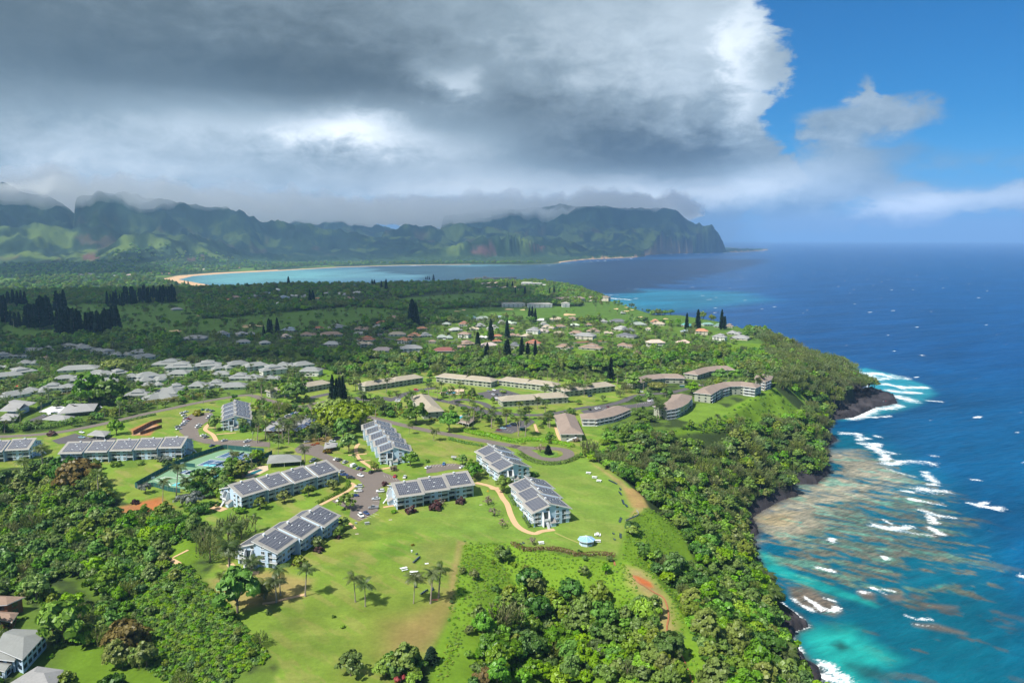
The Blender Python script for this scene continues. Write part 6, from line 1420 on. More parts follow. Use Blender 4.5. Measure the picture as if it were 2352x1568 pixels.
cars('in the rear lot with the red car', '1', [(Sx, 'silver', 1590, 690), (Sx, 'red', 1615, 705), (Sx, 'white', 1595, 718), (Sx, 'white', 1575, 738), (Sx, 'silver', 1560, 752), (Sx, 'white', 1590, 640), (Sx, 'silver', 1560, 650), (Sx, 'white', 1575, 668), (Sx, 'green', 1735, 622), (U, 'silver', 1778, 625), (Sx, 'grey', 1815, 632), (Sx, 'white', 1800, 672), (Sx, 'silver', 1785, 690), (Sx, 'white', 1705, 752), (U, 'white', 1695, 770), (Sx, 'grey', 1520, 768), (Sx, 'white', 1530, 785), (Sx, 'white', 1740, 842), (Sx, 'grey', 1762, 856), (Sx, 'silver', 1920, 885), (Sx, 'white', 2125, 885), (Sx, 'silver', 2110, 895), (Sx, 'dark blue', 1815, 930, (60, -20)), (Sx, 'white', 2110, 935)], (50, -12))
cars('near the dark carport', '1', [(Sx, 'pale blue', 700, 858, (60, 3)), (Sx, 'silver', 860, 862), (Sx, 'white', 700, 815)], (50, 10))
cars('at the grey halls on the left edge', '1', [(V2, 'white', 420, 660, (50, 30)), (Sx, 'grey', 378, 672), (Sx, 'white', 860, 600), (Sx, 'white', 220, 735)], (50, 20))
cars('beside the lodge with blue panels', 'v', [(Sx, 'red', 1285, 695), (Sx, 'white', 1310, 672), (Sx, 'white', 1370, 685), (Sx, 'grey', 1440, 605), (Sx, 'silver', 1510, 595), (U, 'silver', 1580, 550), (U, 'white', 1640, 530), (Sx, 'blue', 1700, 495), (Sx, 'white', 1765, 475), (Sx, 'white', 1920, 575), (Sx, 'silver', 2010, 530)], (60, -15))
cars('in the full lot before the tan condominiums', '2', [(Sx, 'grey', 2040, 462), (Sx, 'white', 2088, 452), (Sx, 'silver', 2080, 490), (Sx, 'black', 2115, 492), (Sx, 'grey', 2140, 500), (Sx, 'black', 2170, 505), (Sx, 'grey', 2205, 502), (Sx, 'black', 2238, 498), (Sx, 'white', 2110, 522), (Sx, 'white', 2150, 535), (Sx, 'dark blue', 2165, 520), (Sx, 'silver', 2190, 515)], (40, 15))
cars('along the road by the palm clump', '3', [(Sx, 'white', 1035, 610), (Sx, 'silver', 1062, 605), (Sx, 'dark red', 1135, 595), (U, 'black', 980, 618), (Sx, 'dark blue', 985, 505, (50, -8)), (Sx, 'white', 1420, 468, (50, -2)), (Sx, 'white', 1483, 545), (Sx, 'silver', 1515, 542), (Sx, 'grey', 1380, 512)], (-25, -22))
cars('in the small lot under the tall palms', '3', [(Sx, 'grey', 320, 745), (Sx, 'dark blue', 285, 760), (Sx, 'pale blue', 240, 780), (Sx, 'dark red', 205, 795)], (60, 4))
cars('among the curved condominiums', 'm', [(Sx, 'red', 472, 262), (Sx, 'white', 495, 258), (U, 'black', 565, 244), (Sx, 'silver', 608, 236), (Sx, 'white', 768, 212), (Sx, 'blue', 965, 215), (Sx, 'white', 20, 408)], (40, -6))
cars('by the villas', 'h', [(Sx, 'white', 1000, 358), (Sx, 'white', 1040, 345), (Sx, 'dark red', 905, 366), (Sx, 'grey', 950, 362)], (40, -10))
cars('on the lane before the tan condominium end', '2', [(U, 'white', 1262, 550, (60, 0)), (Sx, 'silver', 1270, 535), (Sx, 'red', 1420, 448), (Sx, 'white', 455, 690), (Sx, 'white', 500, 672)], (60, 5))
cars('in the hamlet streets', 'e', [(Sx, 'green', 630, 292), (Sx, 'white', 1270, 465), (Sx, 'grey', 1430, 470), (Sx, 'white', 740, 98), (Sx, 'silver', 80, 228), (Sx, 'dark blue', 1150, 330), (Sx, 'grey', 320, 378)], (30, 3))
# ------------------------------------------------------------------ foliage
def leaf_mat(name, c, var=.22, trans=.30, hue=.022):
    m = bpy.data.materials.new(name); m.use_nodes = True; nt = m.node_tree; nt.nodes.clear()
    oi = nt.nodes.new('ShaderNodeObjectInfo'); rnd = S(nt, oi.outputs['Random'])
    geo = nt.nodes.new('ShaderNodeNewGeometry'); ri = S(nt, geo.outputs['Random Per Island'])
    hs = nt.nodes.new('ShaderNodeHueSaturation'); hs.inputs['Color'].default_value = tuple(c) + (1,)
    h = rnd * (2 * hue) + (0.5 - hue); v = (rnd * 7.13)._m('FRACT') * (1.6 * var) + (1 - .8 * var); v2 = v * (ri * .45 + .775); s = (rnd * 3.7)._m('FRACT') * .3 + .85
    nt.links.new(h.o, hs.inputs['Hue']); nt.links.new(v2.o, hs.inputs['Value']); nt.links.new(s.o, hs.inputs['Saturation'])
    d = nt.nodes.new('ShaderNodeBsdfDiffuse'); t = nt.nodes.new('ShaderNodeBsdfTranslucent'); g = nt.nodes.new('ShaderNodeBsdfGlossy'); g.inputs['Roughness'].default_value = .45; g.inputs['Color'].default_value = (.6, .62, .6, 1)
    nt.links.new(hs.outputs[0], d.inputs[0]); nt.links.new(hs.outputs[0], t.inputs[0])
    a = nt.nodes.new('ShaderNodeMixShader'); a.inputs[0].default_value = trans; nt.links.new(d.outputs[0], a.inputs[1]); nt.links.new(t.outputs[0], a.inputs[2])
    b = nt.nodes.new('ShaderNodeMixShader'); b.inputs[0].default_value = .035; nt.links.new(a.outputs[0], b.inputs[1]); nt.links.new(g.outputs[0], b.inputs[2])
    o = nt.nodes.new('ShaderNodeOutputMaterial'); nt.links.new(b.outputs[0], o.inputs[0]); return m
LM = {'dark': leaf_mat('dark_leaves', (0.095, 0.193, 0.029)), 'mid': leaf_mat('mid_leaves', (0.151, 0.287, 0.029)), 'olive': leaf_mat('olive_leaves', (0.174, 0.240, 0.040)), 'bright': leaf_mat('bright_leaves', (0.196, 0.351, 0.025)), 'yellow': leaf_mat('yellow_leaves', (.21, .20, .018)),
      'grey': leaf_mat('silver_leaves', (.19, .22, .19)), 'red': leaf_mat('red_leaves', (.10, .042, .042)), 'brown': leaf_mat('dry_leaves', (.16, .095, .045)), 'cas': leaf_mat('casuarina_needles', (0.162, 0.211, 0.058), .3), 'palm': leaf_mat('palm_fronds', (.075, .11, .024), .3, .25), 'pine': leaf_mat('pine_needles', (.022, .05, .022), .3, .1), 'gold': leaf_mat('golden_leaves', (.17, .125, .022)), 'flame': leaf_mat('flame_flowers', (.42, .07, .02)), 'lime': leaf_mat('lime_leaves', (0.246, 0.386, 0.032)), 'hedge': leaf_mat('hedge_leaves', (.085, .17, .028)), 'copper': leaf_mat('copper_hedge_leaves', (.16, .095, .02)), 'pink': leaf_mat('pale_pink_twigs', (.26, .21, .15))}
def quads(C, N, size, rng_, up=0.0, aspect=1.0):
    """leaf quads at centres C facing N"""
    n = len(C); N = N / (np.linalg.norm(N, axis=1)[:, None] + 1e-9)
    r = rng_.normal(size=(n, 3)); A = np.cross(N, r); A /= np.linalg.norm(A, axis=1)[:, None] + 1e-9; B = np.cross(N, A)
    s = (size * (0.7 + 0.6 * rng_.random(n)))[:, None] if np.isscalar(size) else size[:, None]
    A = A * s; B = B * s * aspect
    V = np.stack([C - A - B * .6, C + A * .7 - B, C + A + B * .7, C - A * .6 + B], 1).reshape(-1, 3)
    return V, np.arange(4 * n).reshape(n, 4)
def crown_mesh(name, m, seed, shape, nclump=34, nleaf=34, size=.125, base=.0):
    r = np.random.default_rng(seed); Cs, Ns = [], []
    for i in range(nclump):
        for _ in range(30):
            p = r.normal(size=3); p /= np.linalg.norm(p)
            if p[2] > -.35: break
        k = r.uniform(.62, 1.0) if i > nclump // 4 else r.uniform(.1, .6)
        c = p * k * np.array(shape); rad = r.uniform(.20, .36) * (shape[0] + shape[2]) / 2
        q = r.normal(size=(nleaf, 3)); q /= np.linalg.norm(q, axis=1)[:, None]; q[:, 2] = np.where(q[:, 2] < -.3, -q[:, 2], q[:, 2])
        C = c + q * rad * r.uniform(.6, 1.05, (nleaf, 1)) * np.array([1, 1, .8]); N = q * .9 + p * .5 + r.normal(size=(nleaf, 3)) * .45
        Cs.append(C); Ns.append(N)
    C = np.concatenate(Cs); N = np.concatenate(Ns); C[:, 2] += base
    V, F4 = quads(C, N, size, r)
    return mesh_np(name, V, F4, [m])
def trunk_mesh(name, hgt, rad, limbs=4, seed=0, m=None, spread=.5):
    r = random.Random(seed); t = MB(); t.tube([(0, 0, -.4), (r.uniform(-.1, .1) * hgt, r.uniform(-.1, .1) * hgt, hgt * .6), (0, 0, hgt)], [rad, rad * .8, rad * .5], 6)
    for i in range(limbs):
        a = 6.283 * i / limbs + r.random(); t.tube([(0, 0, hgt * .6), (math.cos(a) * spread * .5, math.sin(a) * spread * .5, hgt * 1.0), (math.cos(a) * spread, math.sin(a) * spread, hgt * 1.35)], [rad * .55, rad * .4, rad * .2], 5)
    return t.mesh(name, [m or M['bark']])
# broadleaf variants: unit crown radius ~1, standing on a trunk; scaled per tree
BV = []
for k, (mk, shp, nc, nl, sz, bs, lab) in enumerate((('dark', (1, 1, .80), 34, 34, .115, .95, 'dense dark green round tree'), ('mid', (1, 1, .72), 32, 34, .12, .85, 'leafy mid green tree'), ('olive', (.95, .95, .95), 30, 34, .115, 1.0, 'olive green loose tree'),
        ('bright', (1, 1, .62), 30, 34, .125, .75, 'bright green bushy tree'), ('mid', (.85, .85, 1.05), 32, 32, .11, 1.1, 'tall narrow green tree'), ('dark', (1.25, 1.25, .5), 38, 34, .115, .85, 'wide dark green spreading tree'))):
    BV.append((crown_mesh('crown', LM[mk], 10 + k, shp, nc, nl, sz, bs), trunk_mesh('trunk', bs * .8, .085, 4, k, spread=.55), lab))
SPEC = {}
def spec(key, mk, shp, nc, nl, sz, bs): SPEC[key] = (crown_mesh('crown', LM[mk], hash(key) % 1000 if False else len(SPEC) + 50, shp, nc, nl, sz, bs), trunk_mesh('trunk', bs * .85, .07, 5, len(SPEC), spread=.7))
LM['pod'] = leaf_mat('pod_leaves', (.22, .28, .03))
spec('monkeypod', 'pod', (1, 1, .26), 80, 44, .042, .5); spec('gold', 'gold', (1, 1, .8), 60, 36, .075, .6); spec('grey', 'grey', (1, 1, .75), 22, 18, .12, .9); spec('thin', 'pink', (1, 1, .6), 18, 9, .09, .8); spec('round', 'dark', (1, 1, .95), 40, 36, .1, .95); spec('small', 'mid', (1, 1, .85), 26, 28, .13, 1.1); spec('olive_small', 'olive', (1, 1, .7), 24, 22, .12, .95)
spec('yellow', 'yellow', (1, 1, .75), 28, 30, .12, .6); spec('flame', 'flame', (1, 1, .5), 16, 20, .12, .8); spec('yellowtop', 'gold', (1, 1, .7), 34, 32, .11, .8); spec('lime', 'bright', (1, 1, .3), 70, 40, .045, .5)
# shrubs
def bush_mesh(mk, seed, shp=(1, 1, .75), nc=16, nl=26, sz=.17): return crown_mesh('leaves', LM[mk], seed, shp, nc, nl, sz, .35)
BUSH = {k: bush_mesh(k, 200 + i) for i, k in enumerate(('hedge', 'bright', 'mid', 'yellow', 'grey', 'red', 'olive', 'lime', 'dark', 'copper', 'pink', 'flame'))}
# casuarina: many upright feathery sprays
def casuarina(seed):
    r = np.random.default_rng(seed); Cs, Ns = [], []; V, F4 = [], []; k = 0
    for i in range(46):
        a = r.uniform(0, 6.283); rr = r.uniform(.05, .85) ** .7 * .9; h = (1.9 - rr * 1.1) * r.uniform(.55, 1.05); bx_, by_ = rr * math.cos(a), rr * math.sin(a)
        lean = np.array([math.cos(a) * .35 + .18, math.sin(a) * .35, 1.0]); lean /= np.linalg.norm(lean)
        for j in range(15):
            t = r.uniform(0, 1); c = np.array([bx_, by_, h * .55]) + lean * t * .75 + r.normal(size=3) * .06 * (1.3 - t)
            d = lean + r.normal(size=3) * .35; d /= np.linalg.norm(d); s = np.cross(d, r.normal(size=3)); s /= np.linalg.norm(s); L = .20 * r.uniform(.7, 1.3); w = .032
            V += [c - s * w, c + s * w, c + d * L + s * w * .4, c + d * L - s * w * .4]; F4.append([k, k + 1, k + 2, k + 3]); k += 4
    return mesh_np('crown', np.array(V), np.array(F4), [LM['cas']])
CV = [(casuarina(300 + i), trunk_mesh('trunk', 1.0, .05, 4, 30 + i, spread=.4)) for i in range(3)]
# coconut palm, real metres
def palm_crown(seed, nf=17, L=3.1, wind=(.55, -.05)):
    r = np.random.default_rng(seed); V, F4 = [], []; k = 0
    for i in range(nf):
        a = 6.283 * i / nf * 1.0 + r.uniform(-.2, .2); el_ = r.uniform(-.15, 1.1); d0 = np.array([math.cos(a) * math.cos(el_), math.sin(a) * math.cos(el_), math.sin(el_)]); Lf = L * r.uniform(.8, 1.1); n = 9
        pts = []; p = np.zeros(3); d = d0.copy()
        for j in range(n + 1):
            pts.append(p.copy()); d = d + np.array([wind[0] * .09, wind[1] * .09, -.17]); d /= np.linalg.norm(d); p = p + d * Lf / n
        for j in range(n):
            q0, q1 = pts[j], pts[j + 1]; t = (q1 - q0); t /= np.linalg.norm(t); s = np.cross(t, (0, 0, 1)); s /= np.linalg.norm(s) + 1e-6; nn = np.cross(s, t)
            w = Lf * .24 * math.sin(math.pi * min(1, (j + 1.2) / (n + 1.2)) ** .75) + .05
            for sg in (-1, 1):
                for h_ in (0, .5):
                    a0 = q0 * (1 - h_) + q1 * h_; a1 = a0 + (q1 - q0) * .36; o = s * sg * w + t * w * .35 - nn * w * .42
                    V += [a0, a1, a1 + o, a0 + o * .96 + t * .02]; F4.append([k, k + 1, k + 2, k + 3]); k += 4
    return mesh_np('fronds', np.array(V), np.array(F4), [LM['palm']])
PALMC = [palm_crown(400 + i, 16 + i, 3.0 + .15 * i) for i in range(4)]
def palm_trunk(h, seed):
    r = random.Random(seed); lx, ly = r.uniform(-.05, .12) * h, r.uniform(-.06, .06) * h
    t = MB(); t.tube([(0, 0, -.3), (lx * .15, ly * .15, h * .15), (lx * .55, ly * .55, h * .6), (lx, ly, h)], [.26, .17, .14, .11], 7); return t.mesh('trunk', [M['palm_bark']]), (lx, ly, h)
PALMT = [palm_trunk(h, i) for i, h in enumerate((6.0, 7.5, 9.0, 4.5))]
PALM_GN = []
def joined(a, b, off):
    """one mesh from a crown and a trunk (only for trees too far to tell the two apart)"""
    va = np.empty(len(a.vertices) * 3); a.vertices.foreach_get('co', va); va = va.reshape(-1, 3) + np.array(off)
    vb = np.empty(len(b.vertices) * 3); b.vertices.foreach_get('co', vb); vb = vb.reshape(-1, 3)
    m = MB(); m.v = [tuple(x) for x in va] + [tuple(x) for x in vb]; n = len(va)
    for p in a.polygons: m.f.append(list(p.vertices)); m.m.append(0)
    for p in b.polygons: m.f.append([n + i for i in p.vertices]); m.m.append(1)
    return m.mesh('far_tree', [a.materials[0], b.materials[0]])
# cook pine, unit height 1
def pine(seed, wid=.13):
    r = np.random.default_rng(seed); V, F4 = [], []; k = 0
    for i in range(26):
        t = i / 26; z = .08 + .92 * t; rad = wid * (1 - t) ** .6 * r.uniform(.8, 1.1) + .012
        for j in range(9):
            a = r.uniform(0, 6.283); d = np.array([math.cos(a), math.sin(a), .25]); s = np.array([-math.sin(a), math.cos(a), 0]); c = np.array([0, 0, z + r.uniform(-.015, .015)]); w = .024
            V += [c - s * w * .5, c + s * w * .5, c + d * rad + s * w - np.array([0, 0, .01]), c + d * rad - s * w + np.array([0, 0, .02])]; F4.append([k, k + 1, k + 2, k + 3]); k += 4
            V += [c - np.array([0, 0, .012]), c + np.array([0, 0, .03]), c + d * rad + np.array([0, 0, .03]), c + d * rad * 1.05 - np.array([0, 0, .012])]; F4.append([k, k + 1, k + 2, k + 3]); k += 4
    return mesh_np('crown', np.array(V), np.array(F4), [LM['pine']])
PINEV = [pine(500 + i, w) for i, w in enumerate((.13, .16, .11))]
_t = MB(); _t.tube([(0, 0, -.02), (0, 0, .5), (0, 0, .98)], [.016, .011, .004], 6); PINET = _t.mesh('trunk', [M['bark']])
def tree(name, label, cat, G, crown, trunk, scale, rz, group, coff=(0, 0, 0)):
    root = thing(name, label, cat, (float(G[0]), float(G[1]), float(G[2])), rz, group); root.scale = (scale,) * 3 if np.isscalar(scale) else scale
    if trunk is not None: put('trunk', trunk, root)
    put('fronds' if 'palm' in name else 'crown', crown, root, coff)
    return root
def hand(kind, rg, x, y, wpx, label, group=None, hpx=None, name=None, cat='tree'):
    """a tree with its foot at a picture point and a crown wpx wide"""
    G = ground(*Z(rg, (x, y))); d = math.hypot(G[0], G[1], HC - G[2]); s = wpx * REG[rg][2] / FOC * d / 2
    c, t = SPEC[kind] if kind in SPEC else (BV[kind][0], BV[kind][1])
    sc3 = s if hpx is None else (s, s, hpx * REG[rg][2] / FOC * d / 1.75)
    return tree(name or 'broadleaf_tree', label, cat, G, c, t, sc3, random.uniform(0, 6), group)
def palm(rg, x, y, ytop, label, group, spread=1.0):
    spread *= 1.4
    G = ground(*Z(rg, (x, y))); d = math.hypot(G[0], G[1], HC - G[2]); h = (y - ytop) * REG[rg][2] / FOC * d / .9
    i = random.randrange(4); tm, top = PALMT[i]; s = max(.6, min(2.0, h / top[2])); cs = spread / s * min(1.25, max(.8, s))
    root = thing('coconut_palm', label, 'palm', tuple(G), random.uniform(-.5, .5), group); root.scale = (s,) * 3
    put('trunk', tm, root); c = put('fronds', PALMC[random.randrange(4)], root, top, random.uniform(-.4, .4)); c.scale = (cs,) * 3
    return root
def shrub(mk, rg, x, y, wpx, label, group=None, hs=1.0):
    G = ground(*Z(rg, (x, y))); d = math.hypot(G[0], G[1], HC - G[2]); s = wpx * REG[rg][2] / FOC * d / 2
    o = link('shrub', BUSH[mk]); o.location = G; o.scale = (s, s, s * hs); o.rotation_euler[2] = random.uniform(0, 6); return tag(o, label, 'shrub', group)
# ------------------------------------------------------------------ trees one can single out
gp = 'palms on the front lawn'
for x, y, t, lab in ((1115, 870, 690, 'left palm of the leaning pair in the middle of the front lawn'), (1200, 908, 740, 'right palm of the leaning pair in the middle of the front lawn'), (1612, 880, 690, 'left one of three palms by the red beach mat'), (1757, 880, 650, 'middle one of three palms by the red beach mat'), (1825, 835, 590, 'right and tallest of three palms by the red beach mat'),
        (685, 820, 625, 'palm at the right end of the dirt path below the front block'), (440, 872, 625, 'tall palm at the edge of the dirt path below the front block'), (475, 812, 620, 'palm just behind the tall one below the front block'), (335, 850, 770, 'short palm over the bare soil below the front block'), (218, 752, 560, 'palm standing right before the white gable of the front block'), (40, 660, 430, 'leaning palm left of the front block, by the sandy path')):
    palm('6', x, y, t, lab, gp)
for x, y, t, lab in ((1900, 760, 660, 'low palm at the upper end of the clipped thicket'), (1960, 655, 430, 'thin-trunked palm above the clipped thicket'), (1960, 420, 260, 'palm half buried in the feathery dark trees'), (2185, 270, 165, 'palm in front of the feathery dark trees by the front block'), (2140, 760, 560, 'palm on the slope below the sandy path'), (2260, 850, 740, 'short palm on the bare slope by the thicket')):
    palm('5', x, y, t, lab, gp)
for x, y, t, lab in ((845, 1380, 1140, 'palm standing alone on the lawn above the lower left forest'), (1390, 1400, 1265, 'palm beside the silver shrubs before the courts'), (1505, 1390, 1110, 'very tall thin palm before the tennis courts'), (1600, 1290, 1220, 'short palm by the aqua court end'), (215, 1180, 985, 'left palm in front of the block at the left edge'), (370, 1150, 960, 'right palm in front of the block at the left edge')):
    palm('1', x, y, t, lab, 'palms around the tennis courts')
for i, (x, y, t) in enumerate(sorted(((60, 900, 740), (130, 870, 720), (250, 870, 760), (330, 905, 780), (390, 850, 730), (440, 830, 700), (525, 790, 690), (210, 720, 640), (110, 740, 650), (565, 850, 760), (50, 800, 700), (20, 890, 800), (160, 960, 850), (240, 1000, 900)))): palm('2', x, y, t, f"palm crowding round the lodge with blue panels, {ordinal(i, 14)}", 'palms round the lodge', 1.0)
gm = 'tall palms along the middle road'
for rg, L_ in (('2', ((940, 755, 545), (985, 725, 570), (1072, 680, 500), (895, 1055, 1010), (1380, 590, 470), (1530, 545, 355), (1600, 520, 440), (1165, 470, 360), (1070, 440, 350), (905, 455, 340), (965, 560, 480), (1700, 555, 470), (1745, 560, 490), (1640, 480, 400), (1780, 500, 400), (1855, 790, 610), (1905, 780, 600), (2065, 770, 640), (2190, 750, 640), (2290, 800, 650), (280, 900, 700), (470, 1065, 830), (300, 820, 720), (100, 500, 330), (455, 450, 250), (405, 400, 240), (180, 520, 400), (2300, 650, 570), (1340, 610, 520), (1360, 825, 755), (1570, 880, 800))),
               ('3', ((140, 775, 630), (265, 760, 635), (370, 840, 645), (430, 840, 650), (465, 700, 610), (625, 760, 510), (640, 770, 545), (600, 640, 530), (535, 610, 530), (595, 520, 410), (690, 530, 430), (755, 560, 435), (825, 500, 420), (880, 480, 405), (935, 500, 420), (968, 480, 400), (1480, 440, 290), (1555, 650, 540), (1575, 680, 590), (370, 640, 570), (650, 430, 250), (415, 370, 235), (710, 410, 290), (1215, 400, 280), (1290, 360, 280), (1390, 330, 255), (1330, 290, 225), (1580, 290, 190), (1770, 270, 170), (1820, 280, 185), (1660, 300, 230), (940, 380, 290)))):
    ps = sorted(L_); 
    for i, (x, y, t) in enumerate(ps): palm(rg, x, y, t, f"tall palm {'west' if False else 'on the near' if rg == '2' else 'on the sea'} side of the condominiums, {ordinal(i, len(ps))}", gm, .9)
for i, (x, y, t) in enumerate(((1095, 285, 90), (1068, 290, 135), (1135, 310, 150), (960, 200, 60), (1000, 140, 60), (870, 140, 65), (780, 190, 125), (65, 590, 410), (95, 590, 470))):
    palm('m', x, y, t, f"palm by the curved condominiums, {ordinal(sorted([1095, 1068, 1135, 960, 1000, 870, 780, 65, 95]).index(x), 9)}", 'palms by the curved condominiums')
for rg, x, y, t, lab in (('8', 130, 780, 660, 'upper palm at the edge of the sea slope above the islet'), ('8', 210, 880, 790, 'lower palm at the edge of the sea slope above the lava'), ('8', 290, 1440, 1310, 'palm at the bottom right corner of the slope, upper one'), ('8', 270, 1580, 1470, 'palm at the bottom right corner of the slope, lowest one'), ('3', 1630, 1340, 1240, 'spreading palm crown among the dark trees of the sea slope'), ('7', 2270, -50, -120, 'palm low on the sea slope')):
    if 'low on' not in lab: palm(rg, x, y, t, lab, 'palms on the sea slope', 1.2)
# broad trees
B_ = lambda k, rg, x, y, w, lab, g=None, h=None: hand(k, rg, x, y, w, lab, g, h)
B_('monkeypod', '2', 810, 775, 480, 'huge flat-topped monkeypod tree beside the road, dark green'); B_('lime', '2', 760, 700, 380, 'bright lime canopy at the back of the huge flat-topped tree'); B_('monkeypod', '2', 680, 790, 280, 'low flat canopy left of the long five-roofed block')
B_('round', '2', 1415, 735, 190, 'round dark tree standing before the end of the tan condominium'); B_('small', '2', 845, 980, 150, 'leafy green tree beside the sandy paths left of the long block'); B_('olive', '2', 1060, 1140, 100, 'small olive tree by the parked black car') if False else B_('olive_small', '2', 1065, 1140, 95, 'small olive tree by the parked black cars'); B_('small', '2', 1700, 800, 170, 'round green tree before the small pool')
B_('small', 'r', 1790, 140, 210, 'green tree beside the small grey shed'); B_('small', 'r', 2000, 370, 320, 'leafy tree at the right end of the middle blue block'); B_('small', 's', 520, 870, 250, 'round leafy tree between the two stepped blue blocks'); B_('small', 'p', 2145, 600, 190, 'tall green tree at the far corner of the front block'); B_('olive_small', '2', 830, 1470, 150, 'low dark tree on the parking lot island'); B_('small', '2', 800, 870, 170, 'green tree before the flat-topped monkeypod'); B_('small', 's', 60, 680, 230, 'leafy tree left of the stepped blue block by the loop') 
B_('gold', '1', 660, 1290, 290, 'big golden-topped round tree before the five-roofed block by the courts'); B_('round', '1', 560, 1230, 190, 'dark green tree left of the golden-topped round tree'); B_('small', '1', 1000, 830, 110, 'tall tree standing between the carport and the earth plot'); B_('round', '1', 770, 570, 240, 'big dark round tree left of the villas, by the white court'); B_('round', '1', 960, 570, 220, 'big round tree right of the darkest one by the villas'); B_('monkeypod', '1', 1000, 290, 220, 'flat-topped umbrella tree in the villa resort')
B_('small', '1', 1840, 790, 110, 'green tree left of the block with the red cars lot'); B_('olive_small', '1', 2080, 780, 110, 'loose olive tree growing against the block in the rear lot'); B_('small', '1', 1990, 1200, 130, 'bushy tree between the blue court and the dark pool'); B_('small', '1', 2200, 1070, 110, 'yellow-green tree at the right end of the courts'); B_('grey', '1', 1240, 1330, 100, 'silver-leaved shrub tree at the near court fence'); B_('grey', '1', 1560, 1440, 120, 'left silver-leaved tree below the courts'); B_('grey', '1', 1660, 1450, 150, 'right silver-leaved tree below the courts')
B_('grey', '1', 1350, 1060, 60, 'silver shrub tree before the five-roofed block'); B_('round', '2', 400, 550, 190, 'big clipped-looking tree by the road junction, left of the tall conifers'); B_('small', '2', 300, 520, 120, 'tree left of the clipped-looking one at the road junction')
B_('small', '5', 2030, 960, 330, 'wide dark tree at the lower end of the dirt path'); B_('olive_small', '6', 1080, 1500, 210, 'dark tangled tree standing on the front lawn near the bottom edge'); B_('flame', '6', 1500, 1560, 120, 'orange-flowering tree at the bottom edge of the valley'); B_('gold', '5', 1090, 1290, 300, 'olive-gold round tree in the lower left wood'); B_('yellowtop', '7', 70, 1563, 150, 'yellow-leaved tree at the bottom edge below the lawn')
B_('small', '5', 560, 1230, 300, 'big leafy tree right of the pale-roofed house at the lower left'); B_('thin', '3', 560, 985, 100, 'bare reddish tree on the road loop island'); B_('small', '3', 640, 900, 90, 'dark tree between the hedge and the road loop'); B_('small', '7', 930, 650, 85, 'small round tree alone on the bright green bowl slope'); B_('round', '7', 245, 520, 130, 'dark bush tree at the top corner of the bowl, beside the clipped hedge')
B_('monkeypod', '3', 1560, 450, 160, 'spreading tree before the curved condominium by the lot'); B_('small', '3', 1350, 440, 120, 'leafy tree at the left of the spreading one by the curved condominium'); B_('small', '3', 1485, 530, 70, 'small round tree beside the parking bays near the curved condominium'); B_('small', '3', 1850, 480, 100, 'round tree before the three-storey curved condominium'); B_('small', 'm', 690, 220, 130, 'left leafy tree in the yard of the curved condominiums'); B_('small', 'm', 850, 215, 120, 'right leafy tree in the yard of the curved condominiums')
B_('thin', '7', 490, 375, 90, 'bare pale tree before the clipped copper hedge'); B_('thin', '3', 1380, 180, 90, 'dead bare tree sticking out of the woods') 
for i, (x, y) in enumerate(((1370, 1310), (1700, 960), (2060, 760))): B_('olive_small', 'p', x, y, 230, f"small clipped tree along the front block's lawn side, {ordinal(i, 3)}", 'small trees along the front block')
for i, (x, y) in enumerate(((770, 990), (1170, 880), (1570, 770), (1980, 670))): B_('olive_small', 'q', x, y, 215, f"small clipped tree along the four-roofed block, {ordinal(i, 4)}", 'small trees along the four-roofed block')
for i, (x, y) in enumerate(((280, 1060), (370, 1240), (495, 1405))): B_('thin', 's', x, y, 170, f"thin sparse tree on the lawn by the sandy path, {['top', 'middle', 'bottom'][i]} one", 'thin sparse trees by the sandy path')
B_('thin', 'r', 2300, 960, 180, 'thin sparse tree right of the middle blue block'); B_('thin', 'r', 740, 1080, 130, 'thin bush tree in the left bed of the middle blue block'); B_('thin', 'r', 1340, 980, 200, 'thin bush tree in the middle bed of the middle blue block'); B_('small', '2', 1370, 1100, 120, 'bushy tree at the foot of the long five-roofed block')
# feathery trees by the front block
for i, (rg, x, y, w) in enumerate((('5', 1800, 520, 230), ('5', 1960, 380, 260), ('5', 2060, 330, 220), ('5', 1750, 400, 190))):
    G = ground(*Z(rg, (x, y))); s = w * .26857 / FOC * math.hypot(*G[:2]) / 1.8; tree('casuarina_tree', f"dark feathery tree left of the front block, {['nearest', 'rightmost', 'farthest', 'left'][i]} one", 'tree', G, CV[i % 3][0], CV[i % 3][1], s, i, 'feathery trees by the front block')
# conifers
def conif(rg, x, y, ytop, label, group, k=0, w=1.0):
    G = ground(*Z(rg, (x, y))); d = math.hypot(G[0], G[1], HC - G[2]); h = (y - ytop) * REG[rg][2] / FOC * d
    return tree('cook_pine', label, 'conifer', G, PINEV[k % 3], PINET, (h * w, h * w, h), random.uniform(0, 6), group)
cl = [('2', 710, 590, 320), ('2', 745, 585, 350), ('2', 770, 590, 340), ('2', 800, 590, 330), ('2', 735, 600, 420), ('2', 815, 580, 400), ('2', 770, 600, 430)]
for i, c in enumerate(sorted(cl, key=lambda c: c[1])): conif(*c, f"tall dark conifer in the clump beside the road, {ordinal(i, 7)}", 'conifer clump beside the road', i)
cl = [('b', 1390, 1290, 1060), ('b', 1420, 1290, 1090), ('b', 1400, 1280, 1120), ('b', 1370, 1285, 1140)]
for i, c in enumerate(sorted(cl, key=lambda c: c[1])): conif(*c, f"dark conifer in the big clump left of the hamlet, {ordinal(i, 4)}", 'big conifer clump left of the hamlet', i, 1.3)
cl = [('c', 465, 1240, 1130), ('c', 490, 1250, 1120), ('c', 515, 1245, 1140), ('c', 480, 1255, 1160)]
